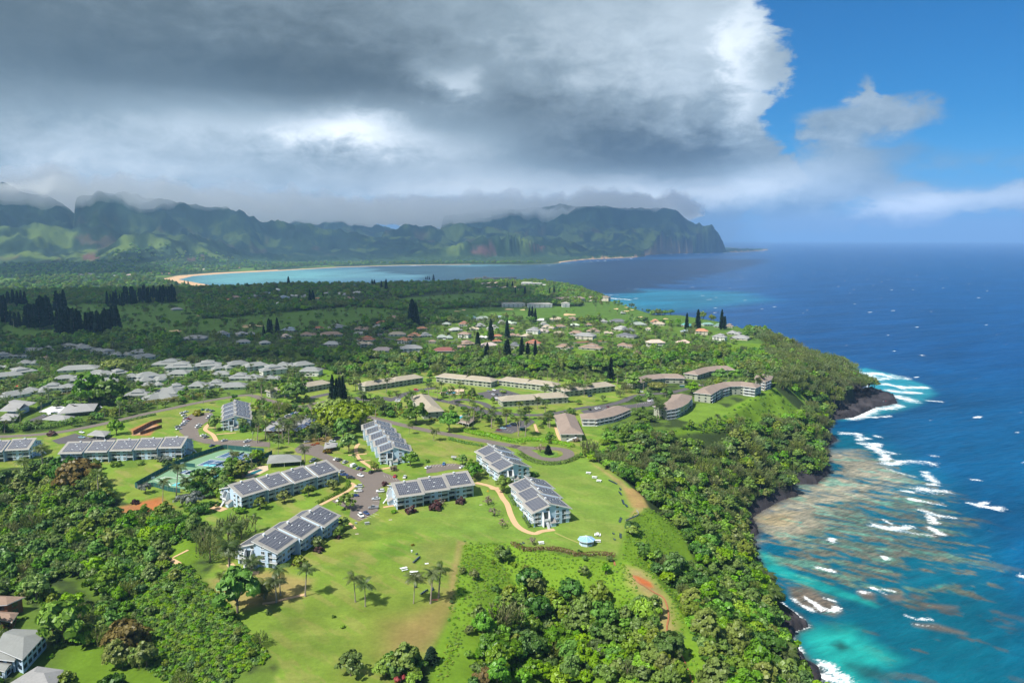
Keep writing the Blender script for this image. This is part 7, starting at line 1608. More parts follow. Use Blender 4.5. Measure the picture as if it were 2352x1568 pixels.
for i, c in enumerate(sorted(cl, key=lambda c: c[1])): conif(*c, f"conifer in the clump between hamlet and fairway, {ordinal(i, 4)}", 'conifer clump between hamlet and fairway', i, 1.2)
cl = [('b', 2060, 1430, 1230), ('b', 2200, 1400, 1240), ('b', 1950, 1480, 1340), ('c', 20, 1480, 1340), ('c', 135, 1390, 1230), ('c', 275, 1410, 1230), ('2', 1950, 105, -30), ('2', 2030, 160, 40), ('2', 2190, 185, 20), ('2', 2320, 180, 10), ('3', 280, 180, 10), ('3', 400, 185, -10), ('3', 450, 185, 40), ('3', 515, 195, 20), ('3', 90, 200, 70), ('3', 1160, 380, 170)]
cl.sort(key=lambda c: Z(c[0], (c[1], c[2]))[0])
for i, c in enumerate(cl): conif(*c, f"tall conifer rising above the hamlet houses, {ordinal(i, len(cl))}", 'conifers in the hamlet', i, 1.15)
cl = [('g', 440, 275, 118), ('g', 540, 265, 88), ('g', 752, 265, 88), ('g', 780, 265, 145), ('g', 745, 265, 190)]
cl.sort(key=lambda c: c[1])
for i, c in enumerate(cl): conif(*c, f"tall thin conifer on the sea-cliff row, {ordinal(i, len(cl))}", 'thin conifers on the sea cliff', i)
cl = [('j', 355, 155, 95), ('j', 420, 175, 95), ('j', 585, 165, 100), ('j', 615, 165, 88), ('j', 335, 110, 55), ('j', 300, 105, 60), ('j', 395, 140, 95)]
cl.sort(key=lambda c: c[1])
for i, c in enumerate(cl): conif(*c, f"small far conifer on the hotel headland, {ordinal(i, len(cl))}", 'far conifers on the headland', i)
cl = []
for (x0, x1, y, yt, n) in ((-20, 60, 1265, 1060, 4), (60, 240, 1150, 1010, 5), (90, 180, 1300, 1180, 4), (215, 330, 1310, 1140, 6), (330, 440, 1310, 1080, 6), (480, 560, 1180, 1020, 4), (500, 700, 1390, 1180, 9), (730, 900, 1380, 1190, 8), (900, 1020, 1330, 1150, 6), (910, 1060, 1130, 1010, 6), (1060, 1180, 1110, 980, 5), (1180, 1510, 1090, 960, 18), (1560, 1620, 950, 900, 2)):
    for i in range(n): cl.append(('a', x0 + (x1 - x0) * (i + .5) / n + random.uniform(-6, 6), y + random.uniform(-14, 14), yt + random.uniform(-14, 22)))
cl.sort(key=lambda c: c[1])
for i, c in enumerate(cl): conif(*c, f"dark conifer in the tall belt along the left of the golf course", 'dark conifer belt left of the golf course', i, 1.1)
cl = [('b', x, y, t) for x, y, t in ((1125, 990, 905), (1165, 990, 890), (1045, 950, 890), (1065, 955, 895), (1505, 910, 870), (1520, 910, 862), (1535, 912, 868), (1570, 915, 850), (515, 1110, 985), (540, 1110, 990), (625, 1060, 1000), (420, 1100, 1030), (165, 1360, 1230), (185, 1360, 1240), (235, 1360, 1225), (120, 1390, 1290), (330, 950, 870))]
cl.sort(key=lambda c: c[1])
for i, c in enumerate(cl): conif(*c, f"dark conifer among the shaded far neighbourhood, {ordinal(i, len(cl))}", 'conifers in the shaded far neighbourhood', i, 1.2)
conif('6', 1765, 1385, 1255, 'small lone pine at the dirt edge near the bottom of the lawn', None, 1, 3.0); conif('3', 625, 1000, 915, 'small pine on the road loop island', None, 1, 2.6)
# shrubs
for mk, rg, x, y, w, lab in (('lime', '7', 330, 560, 60, 'lime yellow shrub near the top left of the bowl'), ('yellow', '6', 1605, 385, 28, 'small yellow shrub on the front lawn'), ('hedge', '6', 930, 1000, 34, 'small dark shrub in the open front lawn'), ('bright', '6', 1000, 1090, 46, 'small bright shrub in the open front lawn'), ('hedge', '6', 372, 975, 50, 'low shrub near the dark tree on the front lawn'), ('mid', '1', 985, 1100, 80, 'round green bush before the five-roofed block, left one'), ('mid', '1', 1205, 1085, 60, 'round green bush before the five-roofed block, middle one'),
        ('hedge', '1', 1522, 1055, 50, 'clipped round bush at the right end of the five-roofed block'), ('hedge', '1', 1430, 1090, 80, 'dark clipped bush below the silver shrub by the five-roofed block'), ('grey', '1', 1425, 1060, 90, 'silver bush before the five-roofed block by the courts'), ('bright', '1', 720, 690, 0.1 * 600, 'x'), ('yellow', '1', 1690, 665, 80, 'yellow-green bush on the rear parking lot island'), ('copper', '2', 665, 985, 70, 'rusty clipped bush beside the gatehouse'), ('red', 'r', 190, 570, 150, 'dark red bush on the parking lot island'), ('bright', 'r', 400, 1130, 130, 'green bush at the left corner of the middle blue block'),
        ('red', 'r', 740, 1130, 220, 'left dark red flower bed before the middle blue block'), ('red', 'r', 1270, 1050, 280, 'middle dark red flower bed before the middle blue block'), ('red', 'r', 1770, 930, 210, 'right dark red flower bed before the middle blue block'), ('red', 'p', 1290, 1260, 150, 'left dark red bed along the front block'), ('red', 'p', 1690, 1030, 170, 'middle dark red bed along the front block'), ('red', 'p', 2060, 780, 100, 'right dark red bed along the front block'), ('bright', 'q', 400, 1050, 200, 'leafy bush at the near corner of the four-roofed block'), ('hedge', 'q', 60, 930, 110, 'green bush left of the four-roofed block, by the sandy apron'),
        ('red', '1', 450, 835, 60, 'dark red bush beside the road at the left'), ('mid', 's', 985, 620, 150, 'green bush behind the stepped blue blocks'), ('hedge', '2', 1520, 1065, 40, 'round bush on the lawn behind the arrow-side block'), ('pink', '2', 1230, 1135, 70, 'pale pinkish bush before the long five-roofed block'), ('hedge', '7', 895, 447, 45, 'low green bush at the clipped copper hedge'), ('pink', '3', 865, 890, 60, 'pink-flowering bush at the end of the brown condominium'), ('bright', '2', 2160, 475, 60, 'bright clipped tree in the middle of the full parking lot'), ('red', '1', 1150, 1420, 60, 'dark red bush at the end of the long shrub row below the courts'), ('hedge', 'v', 700, 840, 200, 'clipped bush before the block at the rear lot'),
        ('hedge', '7', 790, 740, 55, 'dark shrub alone in the upper bowl'), ('hedge', '7', 180, 780, 90, 'dark shrub on the left side of the bowl'), ('hedge', '7', 1060, 710, 45, 'small dark shrub in the middle of the bowl'), ('hedge', '3', 150, 0, 0, 'x')):
    if lab == 'x': continue
    shrub(mk, rg, x, y, w, lab.replace('arrow-side block', 'middle block'))
# hedges
def hedge(px, w, h, mk, label, group=None, dens=16):
    G = grounds(px); C = resample(G[:, :2], .5); o = np.array([C[0, 0], C[0, 1], H1(*C[0])]); n = int(len(C) * .5 * dens * (w + h) / 3); r = np.random.default_rng(len(C))
    i = r.integers(0, len(C) - 1, n); t = np.gradient(C, axis=0)[i]; t /= np.linalg.norm(t, axis=1)[:, None]; nv = np.stack([-t[:, 1], t[:, 0]], 1)
    a = r.uniform(-.25, 3.39, n); hv = np.sin(np.clip(a, 0, 3.14)) ** .6 * h; hv = np.where((a < 0) | (a > 3.14), r.uniform(0, .6, n) * h, hv); lat = np.cos(a) * w / 2
    lump = 0.85 + .3 * vnoise(C[i, 0] * .8, C[i, 1] * .8, 5)
    P = C[i] + nv * (lat * lump)[:, None] + r.normal(size=(n, 2)) * .08; z = height(P[:, 0], P[:, 1]) + hv * lump + r.normal(size=n) * .06
    N = np.stack([nv[:, 0] * np.cos(a), nv[:, 1] * np.cos(a), np.abs(np.sin(a)) + .2], 1) + r.normal(size=(n, 3)) * .35
    V, F4 = quads(np.stack([P[:, 0], P[:, 1], z], 1) - o, N, .26, r); ob = link('hedge', mesh_np('hedge', V, F4, [LM[mk]])); ob.location = o; return tag(ob, label, 'hedge', group)
hedge(Z('7', (315, 375), (370, 400), (430, 428), (560, 425), (680, 425), (790, 445), (880, 475), (980, 470), (1090, 465), (1205, 480)), 2.2, 1.6, 'copper', 'long clipped copper-red hedge curving below the gazebo lawn')
hedge(Z('3', (380, 990), (450, 1040), (540, 1075), (660, 1085), (770, 1070), (850, 1040), (885, 1015)), 3.0, 2.0, 'hedge', 'dark clipped hedge curving round the outside of the road loop')
hedge(Z('3', (0, 815), (120, 840), (260, 880), (330, 890), (520, 880), (700, 905), (840, 940)), 4.5, 2.4, 'bright', 'thick bright hedge between the road and the brown condominium'); hedge(Z('2', (1700, 870), (1850, 905), (2000, 930)), 2.5, 1.6, 'hedge', 'dark hedge along the lawn side of the road, left of the stepped blocks')
hedge(Z('2', (1800, 790), (1950, 830), (2100, 850), (2250, 890), (2352, 910)), 4, 2.2, 'bright', 'thick bright hedge on the far side of the road near the palms'); hedge(Z('q', (2230, 520), (2240, 590), (2150, 680), (2000, 760), (1850, 830), (1700, 900)), 2.2, 1.3, 'hedge', 'long low hedge between the four-roofed block and the sandy path')
hedge(Z('s', (210, 540), (270, 620)), 1.6, 1.2, 'hedge', 'short hedge beside the first entrance path'); hedge(Z('s', (600, 930), (650, 1010), (690, 1085)), 1.6, 1.2, 'hedge', 'short hedge at the far bay of the gazebo block'); hedge(Z('s', (770, 1100), (830, 1190)), 1.6, 1.2, 'hedge', 'short hedge at the middle bay of the gazebo block'); hedge(Z('s', (820, 1250), (880, 1340), (920, 1420)), 1.8, 1.3, 'hedge', 'short hedge at the near bay of the gazebo block')
hedge(Z('1', (840, 680), (1000, 640), (1200, 590), (1400, 560), (1600, 530), (1800, 500)), 6, 4.0, 'yellow', 'tall yellow-green hedge of shrubs between road and villas'); hedge(Z('1', (1030, 730), (1200, 690), (1330, 660)), 2.5, 1.6, 'hedge', 'low hedge on the grass beside the road, right of the carport'); hedge(Z('1', (0, 800), (200, 780), (440, 770), (700, 720)), 6, 4.5, 'mid', 'dark tall hedge along the road before the grey halls')
hedge(Z('2', (60, 590), (250, 600), (430, 620)), 2.5, 1.6, 'bright', 'low bright hedge along the road behind the lodge'); hedge(Z('h', (420, 425), (520, 412), (620, 395)), 2.2, 1.3, 'gold', 'golden hedge before the white villa'); hedge(Z('2', (530, 925), (590, 905)), 2.0, 1.0, 'flame', 'red-flowering hedge at the drive entrance'); hedge(Z('3', (1960, 640), (2040, 620)), 0.1, .1, 'hedge', 'x') if False else None
hedge(Z('5', (1100, 150), (1200, 120), (1290, 95)), 5, 2.2, 'mid', 'row of low green shrubs above the red earth patch')

# ------------------------------------------------------------------ the woods
FORB = []          # where nothing grows: (px outline)
def dens(PX, PY, X, Y, Zg):
    D = np.zeros(len(X)); r = np.hypot(X, Y)
    def ins(p): return inside(p, PX, PY)
    mid = (PY < 905); D[mid] = .92
    wA = [(-200, 1086), (60, 1097), (112, 1064), (160, 1062), (215, 1068), (236, 1100), (236, 1140), (262, 1180), (300, 1186), (360, 1178), (478, 1229), (446, 1244), (378, 1255), (368, 1264), (385, 1290), (430, 1299), (456, 1336), (510, 1379), (537, 1406), (553, 1433), (591, 1471), (618, 1505), (604, 1524), (558, 1546), (443, 1570), (420, 1640), (-200, 1640)]
    D[ins(wA)] = 1
    wC = Z('7', (-60, 1600), (-60, 1130), (60, 1000), (180, 900), (350, 810), (520, 690), (660, 760), (850, 850), (1000, 900), (1250, 930), (1330, 900), (1500, 920), (1600, 1000), (1600, 1180), (1700, 1250), (1780, 1400), (1850, 1600)) + Z('6', (1250, 1600), (1420, 1420), (1600, 1330), (1760, 1420), (1800, 1600))
    D[ins(wC)] = .8
    wD = [(1330, 1050), (1390, 1075), (1445, 1108), (1490, 1150), (1512, 1166), (1560, 1215), (1600, 1290), (1560, 1300), (1500, 1290), (1470, 1262), (1450, 1215), (1445, 1235), (1480, 1290), (1530, 1345), (1560, 1370), (1570, 1420), (1590, 1460), (1620, 1520), (1650, 1640), (1990, 1640), (1905, 1568), (1830, 1470), (1800, 1395), (1745, 1290), (1735, 1190), (1830, 1130), (1905, 1085), (1905, 980), (1965, 955), (1990, 930), (1990, 850), (1940, 800), (1860, 755), (1780, 740), (1750, 775), (1790, 830), (1795, 868), (1870, 935), (1840, 950), (1815, 968), (1740, 958), (1650, 990), (1590, 972), (1500, 955), (1400, 958), (1380, 985), (1480, 1003), (1440, 1012), (1380, 1020)]
    D[ins(wD)] = 1
    # gardens
    for p, d in (([(-60, 838), (200, 805), (480, 845), (600, 815), (760, 835), (770, 880), (600, 905), (400, 940), (180, 980), (-60, 1000)], .905), ([(740, 862), (1000, 855), (1130, 870), (1330, 850), (1500, 880), (1560, 900), (1480, 960), (1330, 985), (1100, 980), (900, 960), (700, 930)], .42),
                 ([(810, 805), (900, 760), (1060, 738), (1300, 742), (1500, 745), (1720, 765), (1740, 785), (1560, 790), (1300, 806), (1000, 803)], .42), ([(400, 660), (900, 655), (900, 700), (700, 700), (480, 690)], .5), ([(400, 757), (860, 745), (860, 800), (560, 815), (420, 800)], .5), ([(590, 960), (650, 930), (760, 950), (770, 1010), (700, 1020), (620, 1010)], .75), ([(590, 905), (700, 915), (770, 950), (740, 1000), (640, 1010), (590, 985)], .8), ([(490, 905), (600, 915), (640, 935), (600, 1000), (580, 960)], .2), ([(415, 1115), (510, 1090), (510, 1180), (440, 1190)], .6), ([(480, 1120), (520, 1060), (560, 1050), (620, 1060), (540, 1110), (505, 1160)], .45)):
        D[ins(p)] = d
    for p in ([(0, 725), (170, 700), (430, 695), (470, 745), (320, 765), (190, 775), (0, 790)], [(200, 765), (330, 740), (560, 728), (700, 742), (560, 765), (380, 775)], [(560, 725), (800, 705), (900, 710), (1000, 725), (720, 756), (600, 760)], [(890, 690), (1000, 672), (1060, 668), (1130, 680), (1090, 700), (960, 705)], [(990, 712), (1130, 705), (1300, 703), (1420, 708), (1500, 725), (1560, 722), (1745, 758), (1700, 765), (1500, 742), (1230, 738), (1010, 730)], [(1330, 695), (1420, 692), (1500, 722), (1380, 728)], [(1560, 740), (1700, 768), (1785, 785), (1740, 795), (1600, 775)]):
        D[ins(p)] = .10
    D[ins([(990, 712), (1130, 705), (1300, 703), (1420, 708), (1500, 725), (1560, 722), (1745, 758), (1700, 765), (1500, 742), (1230, 738), (1010, 730)])] = .03
    for p in ([(690, 847), (760, 852), (780, 868), (700, 873)], [(1000, 817), (1036, 814), (1030, 828)], [(1310, 802), (1395, 802), (1405, 818), (1320, 826)], [(730, 805), (785, 802), (775, 820)], [(1640, 790), (1750, 792), (1790, 802), (1700, 808)], [(1330, 1040), (1370, 1022), (1460, 1018), (1440, 1034), (1360, 1046)], [(1545, 958), (1605, 925), (1650, 925), (1690, 955), (1600, 970)], [(1650, 948), (1740, 908), (1780, 893), (1820, 935), (1740, 960)],
              Z('5', (440, 680), (640, 640), (820, 720), (860, 950), (480, 930)), Z('3', (1640, 690), (1880, 700), (2100, 760), (2180, 900), (2000, 960), (1800, 900), (1600, 830), (1400, 760)), Z('3', (1860, 540), (2352, 510), (2352, 760), (2200, 700), (2050, 600)), Z('4', (0, 510), (200, 430), (330, 560), (380, 700), (230, 760), (0, 690)), [(1905, 965), (1955, 893), (2070, 885), (2080, 935), (1970, 968)], [(1775, 1385), (1840, 1400), (1870, 1440), (1860, 1500), (1900, 1600), (1860, 1600), (1830, 1530), (1800, 1470)], [(1700, 1240), (1735, 1175), (1800, 1140), (1840, 1120), (1880, 1105), (1912, 1080), (1920, 1095), (1840, 1150), (1760, 1190), (1740, 1250)], Z('5', (460, 1290), (700, 1220), (960, 1300), (1000, 1480), (800, 1640), (480, 1640)), Z('5', (800, 1500), (1100, 1430), (1350, 1500), (1550, 1640), (800, 1640)), Z('5', (690, 900), (860, 930), (900, 1100), (720, 1130)), Z('5', (200, 880), (380, 880), (420, 1080), (260, 1100)), Z('5', (-20, 1020), (440, 1080), (420, 1480), (-20, 1480)), Z('5', (0, 800), (210, 820), (210, 1000), (0, 1060)), Z('5', (0, 1440), (540, 1420), (540, 1600), (0, 1600)), Z('7', (1280, 600), (1380, 560), (1500, 650), (1640, 820), (1690, 1000), (1700, 1180), (1640, 1190), (1600, 980), (1520, 860), (1330, 700)), Z('7', (1720, 1260), (1790, 1290), (1900, 1600), (1840, 1600))):
        D[ins(p)] = 0
    bowl_up = Z('7', (0, 360), (290, 360), (320, 440), (700, 440), (900, 500), (1200, 500), (1300, 560), (1340, 850), (1000, 880), (660, 740), (520, 680), (180, 880), (0, 960)) + Z('6', (1900, 1000), (1960, 700), (2050, 350))
    D[ins(bowl_up)] = .07; D[ins([(1660, 965), (1740, 960), (1770, 985), (1700, 1000), (1560, 985)])] = .25
    dsl = sdist(LAND, X, Y); D[dsl < np.where(r < 1500, 4, 20)] = 0
    D[(dsl < 130) & (r > 2700)] = 0
    return D
mpts = []
def ring_pts(r0, r1, sp, a0=-46, a1=44):
    n = int((r1 * 2.2) / sp); xs = np.arange(-r1, r1, sp); ys = np.arange(0, r1, sp); XX, YY = np.meshgrid(xs, ys); XX = XX + rng.uniform(-.48, .48, XX.shape) * sp; YY = YY + rng.uniform(-.48, .48, YY.shape) * sp
    X, Y = XX.ravel(), YY.ravel(); r = np.hypot(X, Y); a = np.degrees(np.arctan2(X, Y)); m = (r >= r0) & (r < r1) & (a > a0) & (a < a1); return X[m], Y[m]
fx, fy = [], []; ftype = []
parts = [ring_pts(150, 560, 4.1), ring_pts(560, 1000, 6.6), ring_pts(1000, 1700, 9.5), ring_pts(1700, 2700, 13), ring_pts(2700, 5800, 24)]
X = np.concatenate([p[0] for p in parts]); Y = np.concatenate([p[1] for p in parts]); r = np.hypot(X, Y)
Zg = height(X, Y); PX, PY = proj(X, Y, Zg); D = dens(PX, PY, X, Y, Zg)
DLs = sdist(LAND, X, Y)
D = np.where(r > 2700, (DLs > 130) * np.where(Zg > SEA + 30, 0.25, 0.42 * (fbm(X / 160, Y / 160, 4, 31) < .56) + .06), D)
for hx, hy, hr in HOUSE_SPOTS:
    q = np.hypot(X - hx, Y - hy); D[q < hr * .8 + 1.5] = 0
    # keep the view on the roofs: nothing tall just in front of a house
    t = math.hypot(hx, hy); ux, uy = -hx / t, -hy / t; al = (X - hx) * ux + (Y - hy) * uy; la = np.abs(-(X - hx) * uy + (Y - hy) * ux); D[(al > 0) & (al < hr + 5 + t * .012) & (la < hr * .7)] *= .2
def clear(px, rad):
    G = grounds(px)[:, :2]; d = pdist(G, X, Y, False); D[d < rad] = 0
for px, w in ROADS: clear(px, w / 2 + 3.5)
for px, w in PATHS: clear(px, w / 2 + 2.5)
for px in LOT: G = grounds(px)[:, :2]; D[sdist(G, X, Y) > -3.5] = 0
for o in [o for o in scene.objects if o.parent is None and o.name.split('.')[0] in ('condominium', 'curved_condominium', 'apartment_block', 'pavilion', 'villa_hall', 'carport', 'lodge', 'stepped_hotel', 'white_hotel')]:
    for c in o.children:
        if c.name.startswith('wall') or c.name.startswith('roof') or c.name.startswith('terr') or c.name.startswith('wing'):
            mw_ = Matrix.Translation(o.location) @ Matrix.Rotation(o.rotation_euler[2], 4, 'Z'); P = np.array([(mw_ @ Vector(b))[:2] for b in c.bound_box]); c0 = P.mean(0)
            P = P[[0, 4, 7, 3]]
            D[sdist(P, X, Y) > -3.0] = 0
            # sight lines
            t = math.hypot(*c0); u = -c0 / t; Pf = P + u * 12; D[sdist(Pf, X, Y) > -1.0] *= .1
keep = rng.random(len(X)) < D; X, Y, Zg, PX, PY, r, D = (a[keep] for a in (X, Y, Zg, PX, PY, r, D))
# kinds: 0-5 broadleaf, 6-8 casuarina, 9-12 palm
sea_side = inside([(1330, 1045), (1480, 1000), (1640, 985), (1790, 870), (1740, 780), (1760, 730), (1880, 760), (2000, 850), (2000, 960), (1910, 1100), (1750, 1180), (1740, 1290), (1700, 1240), (1560, 1100), (1450, 1090)], PX, PY)
res = (D < .91) & (r < 1800) & (PY < 1085); u = rng.random(len(X)); nn = fbm(X / 60, Y / 60, 3, 15); kind = np.clip((nn + rng.normal(size=len(X)) * .10 - .27) * 13, 0, 5.99).astype(int); kind = np.array([2, 0, 1, 4, 3, 5])[kind]
kind = np.where((rng.random(len(X)) < .35), rng.integers(0, 6, len(X)), kind)
pc = np.where(res, .38, np.where((r < 1700) & (PY < 905), .055, .0)); hz_ = inside([(810, 805), (900, 760), (1060, 738), (1500, 745), (1740, 785), (1300, 830), (1000, 830)], PX, PY); pc = np.where(hz_, .30, pc)
kind = np.where(u < pc, rng.integers(9, 13, len(X)), kind)
cas = np.where(sea_side, np.where(PY < 900, .75, .38), np.where((PX < 480) & (PY > 1150), .10, .02)); kind = np.where((u > 1 - cas) & (r < 2700), rng.integers(6, 9, len(X)), kind)
size = np.where(r < 560, np.where(rng.random(len(X)) < .14, rng.uniform(3.8, 5.4, len(X)), rng.uniform(1.5, 3.5, len(X))), np.where(r < 1000, rng.uniform(3.2, 5.4, len(X)), np.where(r < 1700, rng.uniform(4.2, 7.0, len(X)), np.where(r < 2700, rng.uniform(4.2, 7, len(X)), rng.uniform(6, 11, len(X))))))
size = np.where(res & (kind < 6), size * .66, size); size = np.where((D < .08) & (r < 700), size * .45, size); size = np.where((D < .06) & (r > 700), size * .9, size)
size = np.where(hz_ & (kind < 6), size * .8, size)
guava = inside(Z('5', (1450, 560), (1640, 570), (1720, 700), (1920, 870), (2060, 1060), (2310, 1340), (2270, 1400), (2080, 1470), (1950, 1600), (1500, 1600), (1300, 1480), (1150, 1300), (1050, 1100), (1100, 900), (1300, 700)), PX, PY)
bright_r = inside(Z('7', (2000, 560), (2352, 400), (2352, 1100), (2200, 1000), (2050, 800)) + Z('8', (0, 400), (120, 600), (130, 1000), (0, 950)), PX, PY); kind = np.where(bright_r & (u < .7), 3, kind)
size = np.where(guava, size * .5, size)
okk = ~(guava & (rng.random(len(X)) < .8)); X, Y, Zg, PX, PY, r, D, kind, size = (a[okk] for a in (X, Y, Zg, PX, PY, r, D, kind, size))
ANCH = [((80, 1130), 'below the blue block cut by the left edge'), ((200, 1150), 'below the golden-topped tree'), ((150, 1230), 'in the thick wood at the left'), ((330, 1230), 'beside the red earth patch'), ((60, 1300), 'above the brown-roofed house at the lower left'), ((250, 1300), 'above the pale grass clearing at the lower left'), ((380, 1330), 'beside the clipped thicket, upper end'), ((120, 1450), 'around the houses at the lower left corner'), ((300, 1450), 'around the olive-gold tree at the lower left'), ((450, 1450), 'in the thicket beside the front lawn'), ((1060, 1480), 'at the left foot of the bowl'), ((1150, 1400), 'in the middle of the bowl below the clipped hedge'), ((1150, 1540), 'at the bottom edge below the bowl'), ((1300, 1480), 'in the deep bowl left of the red trail'), ((1420, 1450), 'close to the red trail'), ((1450, 1550), 'at the bottom edge left of the lower trail'), ((1550, 1280), 'on the slope below the cliff lawn corner'), ((1650, 1380), 'on the middle of the sea slope'), ((1700, 1480), 'on the lower sea slope above the lagoon'), ((1800, 1540), 'in the bottom right corner above the lava'), ((1620, 1180), 'on the slope above the black lava beach'), ((1480, 1090), 'right of the road loop hedge'), ((1700, 1050), 'on the wooded slope above the reef'), ((1800, 900), 'in the tall wood above the lava point'), ((1100, 1290), 'scattered in the bright upper bowl')]
AX = np.array([a[0] for a in ANCH], float)
near_rank = np.argsort(-(size / r)); ind = np.zeros(len(X), bool)
cnt = {'b': 0, 'c': 0, 'p': 0}; LIM = {'b': 215, 'c': 190, 'p': 120}
for i in near_rank:
    k = 'b' if kind[i] < 6 else ('c' if kind[i] < 9 else 'p')
    if cnt[k] >= LIM[k]: continue
    px_, py_ = float(PX[i]), float(PY[i])
    if not (-20 < px_ < 2372 and py_ < 1600): continue
    cnt[k] += 1; ind[i] = True; G = (X[i], Y[i], Zg[i]); s = float(size[i]); an = ANCH[int(np.argmin(np.hypot(AX[:, 0] - px_, AX[:, 1] - py_)))][1]; rz = random.uniform(0, 6.28)
    if k == 'b': v = BV[kind[i]]; tree('broadleaf_tree', f"{v[2]} {an}", 'tree', G, v[0], v[1], (s, s, s * random.uniform(.85, 1.2)), rz, 'broadleaf trees ' + an)
    elif k == 'c': v = CV[kind[i] - 6]; tree('casuarina_tree', f"feathery grey-green casuarina {an}", 'tree', G, v[0], v[1], s * 1.25, random.uniform(-.6, .6), 'casuarinas ' + an)
    else:
        tm, top = PALMT[kind[i] - 9]; where = 'in the villa resort' if px_ < 760 else ('in the hamlet' if py_ < 830 else 'around the condominiums'); s = random.uniform(.95, 1.3)
        root = thing('coconut_palm', f"small windswept palm {where}", 'palm', G, random.uniform(-.5, .5), 'palms ' + where); root.scale = (s,) * 3; put('trunk', tm, root); put('fronds', PALMC[kind[i] - 9], root, top)
# the rest of the woods: one object per kind, one point per tree
def scatter(name, label, cat, P, rot, scl, kid, protos, zs=None):
    """points carrying copies of the listed meshes"""
    me = bpy.data.meshes.new(name); me.vertices.add(len(P)); me.vertices.foreach_set('co', np.asarray(P, np.float32).ravel())
    for nm, arr in (('turn', rot), ('size', scl), ('kind', kid)): a = me.attributes.new(nm, 'FLOAT', 'POINT'); a.data.foreach_set('value', np.asarray(arr, np.float32))
    o = link(name, me, kind='stuff'); o['label'] = label; o['category'] = cat
    ng = bpy.data.node_groups.new(name, 'GeometryNodeTree'); ng.interface.new_socket('Geometry', in_out='INPUT', socket_type='NodeSocketGeometry'); ng.interface.new_socket('Geometry', in_out='OUTPUT', socket_type='NodeSocketGeometry')
    gi = ng.nodes.new('NodeGroupInput'); go = ng.nodes.new('NodeGroupOutput'); jn = ng.nodes.new('GeometryNodeJoinGeometry')
    def na(n): a = ng.nodes.new('GeometryNodeInputNamedAttribute'); a.data_type = 'FLOAT'; a.inputs[0].default_value = n; return a.outputs[0]
    for k, obs in enumerate(protos):
        cm = ng.nodes.new('FunctionNodeCompare'); cm.data_type = 'FLOAT'; cm.operation = 'EQUAL'; ng.links.new(na('kind'), cm.inputs[0]); cm.inputs[1].default_value = float(k); cm.inputs[12].default_value = .1
        ip = ng.nodes.new('GeometryNodeInstanceOnPoints'); ng.links.new(gi.outputs[0], ip.inputs['Points']); ng.links.new(cm.outputs[0], ip.inputs['Selection'])
        cx = ng.nodes.new('ShaderNodeCombineXYZ'); ng.links.new(na('turn'), cx.inputs[2]); ng.links.new(cx.outputs[0], ip.inputs['Rotation'])
        ng.links.new(na('size'), ip.inputs['Scale'])
        jj = ng.nodes.new('GeometryNodeJoinGeometry')
        for ob, off in obs:
            oi = ng.nodes.new('GeometryNodeObjectInfo'); oi.transform_space = 'ORIGINAL'; oi.inputs['Object'].default_value = ob
            if off is not None: tr = ng.nodes.new('GeometryNodeTransform'); tr.inputs['Translation'].default_value = off; ng.links.new(oi.outputs['Geometry'], tr.inputs['Geometry']); ng.links.new(tr.outputs[0], jj.inputs[0])
            else: ng.links.new(oi.outputs['Geometry'], jj.inputs[0])
        ng.links.new(jj.outputs[0], ip.inputs['Instance']); ng.links.new(ip.outputs[0], jn.inputs[0])
    ng.links.new(jn.outputs[0], go.inputs[0]); md = o.modifiers.new('copies', 'NODES'); md.node_group = ng; return o
def child_of(me): return next(o for o in scene.objects if o.data == me)
rest_ = ~ind; turn = rng.uniform(0, 6.28, len(X))
m = rest_ & (kind < 6); scatter('woodland', 'green broadleaf woodland covering the plateau, slopes and valley', 'woodland', np.stack([X, Y, Zg], 1)[m], turn[m], size[m], kind[m], [[(child_of(v[0]), None), (child_of(v[1]), None)] for v in BV])
m = rest_ & (kind >= 6) & (kind < 9); scatter('casuarina_wood', 'feathery grey-green casuarina wood on the sea slopes', 'woodland', np.stack([X, Y, Zg], 1)[m], turn[m] * .2, size[m] * 1.25, kind[m] - 6, [[(child_of(v[0]), None), (child_of(v[1]), None)] for v in CV])
m = rest_ & (kind >= 9); scatter('palm_grove', 'many small far palms among villas, condominiums and hamlet', 'palm grove', np.stack([X, Y, Zg], 1)[m], turn[m] * .2 - .6, np.clip(size[m] * .22, .8, 1.4), kind[m] - 9, [[(child_of(PALMC[i]), PALMT[i][1]), (child_of(PALMT[i][0]), None)] for i in range(4)])
# low thicket and ground cover
def cover(name, label, cat, r0, r1, sp, polys, bk, smin, smax, p=1.0, cond=None):
    x, y = ring_pts(r0, r1, sp); z = height(x, y); a, b = proj(x, y, z); k = np.zeros(len(x), bool)
    for q in polys: k |= inside(q, a, b)
    if cond is not None: k &= cond(x, y, a, b)
    k &= (rng.random(len(x)) < p) & (sdist(LAND, x, y) > 6)
    if name == 'undergrowth': k &= dens(a, b, x, y, z) > 0
    if name == 'garden_shrubs':
        for px, w in ROADS + PATHS: k &= pdist(grounds(px)[:, :2], x, y, False) > w / 2 + 1.2
        for px in LOT: k &= sdist(grounds(px)[:, :2], x, y) < -1.2
    x, y, z = x[k], y[k], z[k]
    obs = []
    for mk in bk:
        ob = next((o for o in scene.objects if o.data == BUSH[mk] and o.parent is None), None)
        if ob is None: continue
        obs.append([(ob, None)])
    kk = rng.integers(0, len(obs), len(x)); return scatter(name, label, cat, np.stack([x, y, z - .1], 1), rng.uniform(0, 6.28, len(x)), rng.uniform(smin, smax, len(x)), kk, obs)
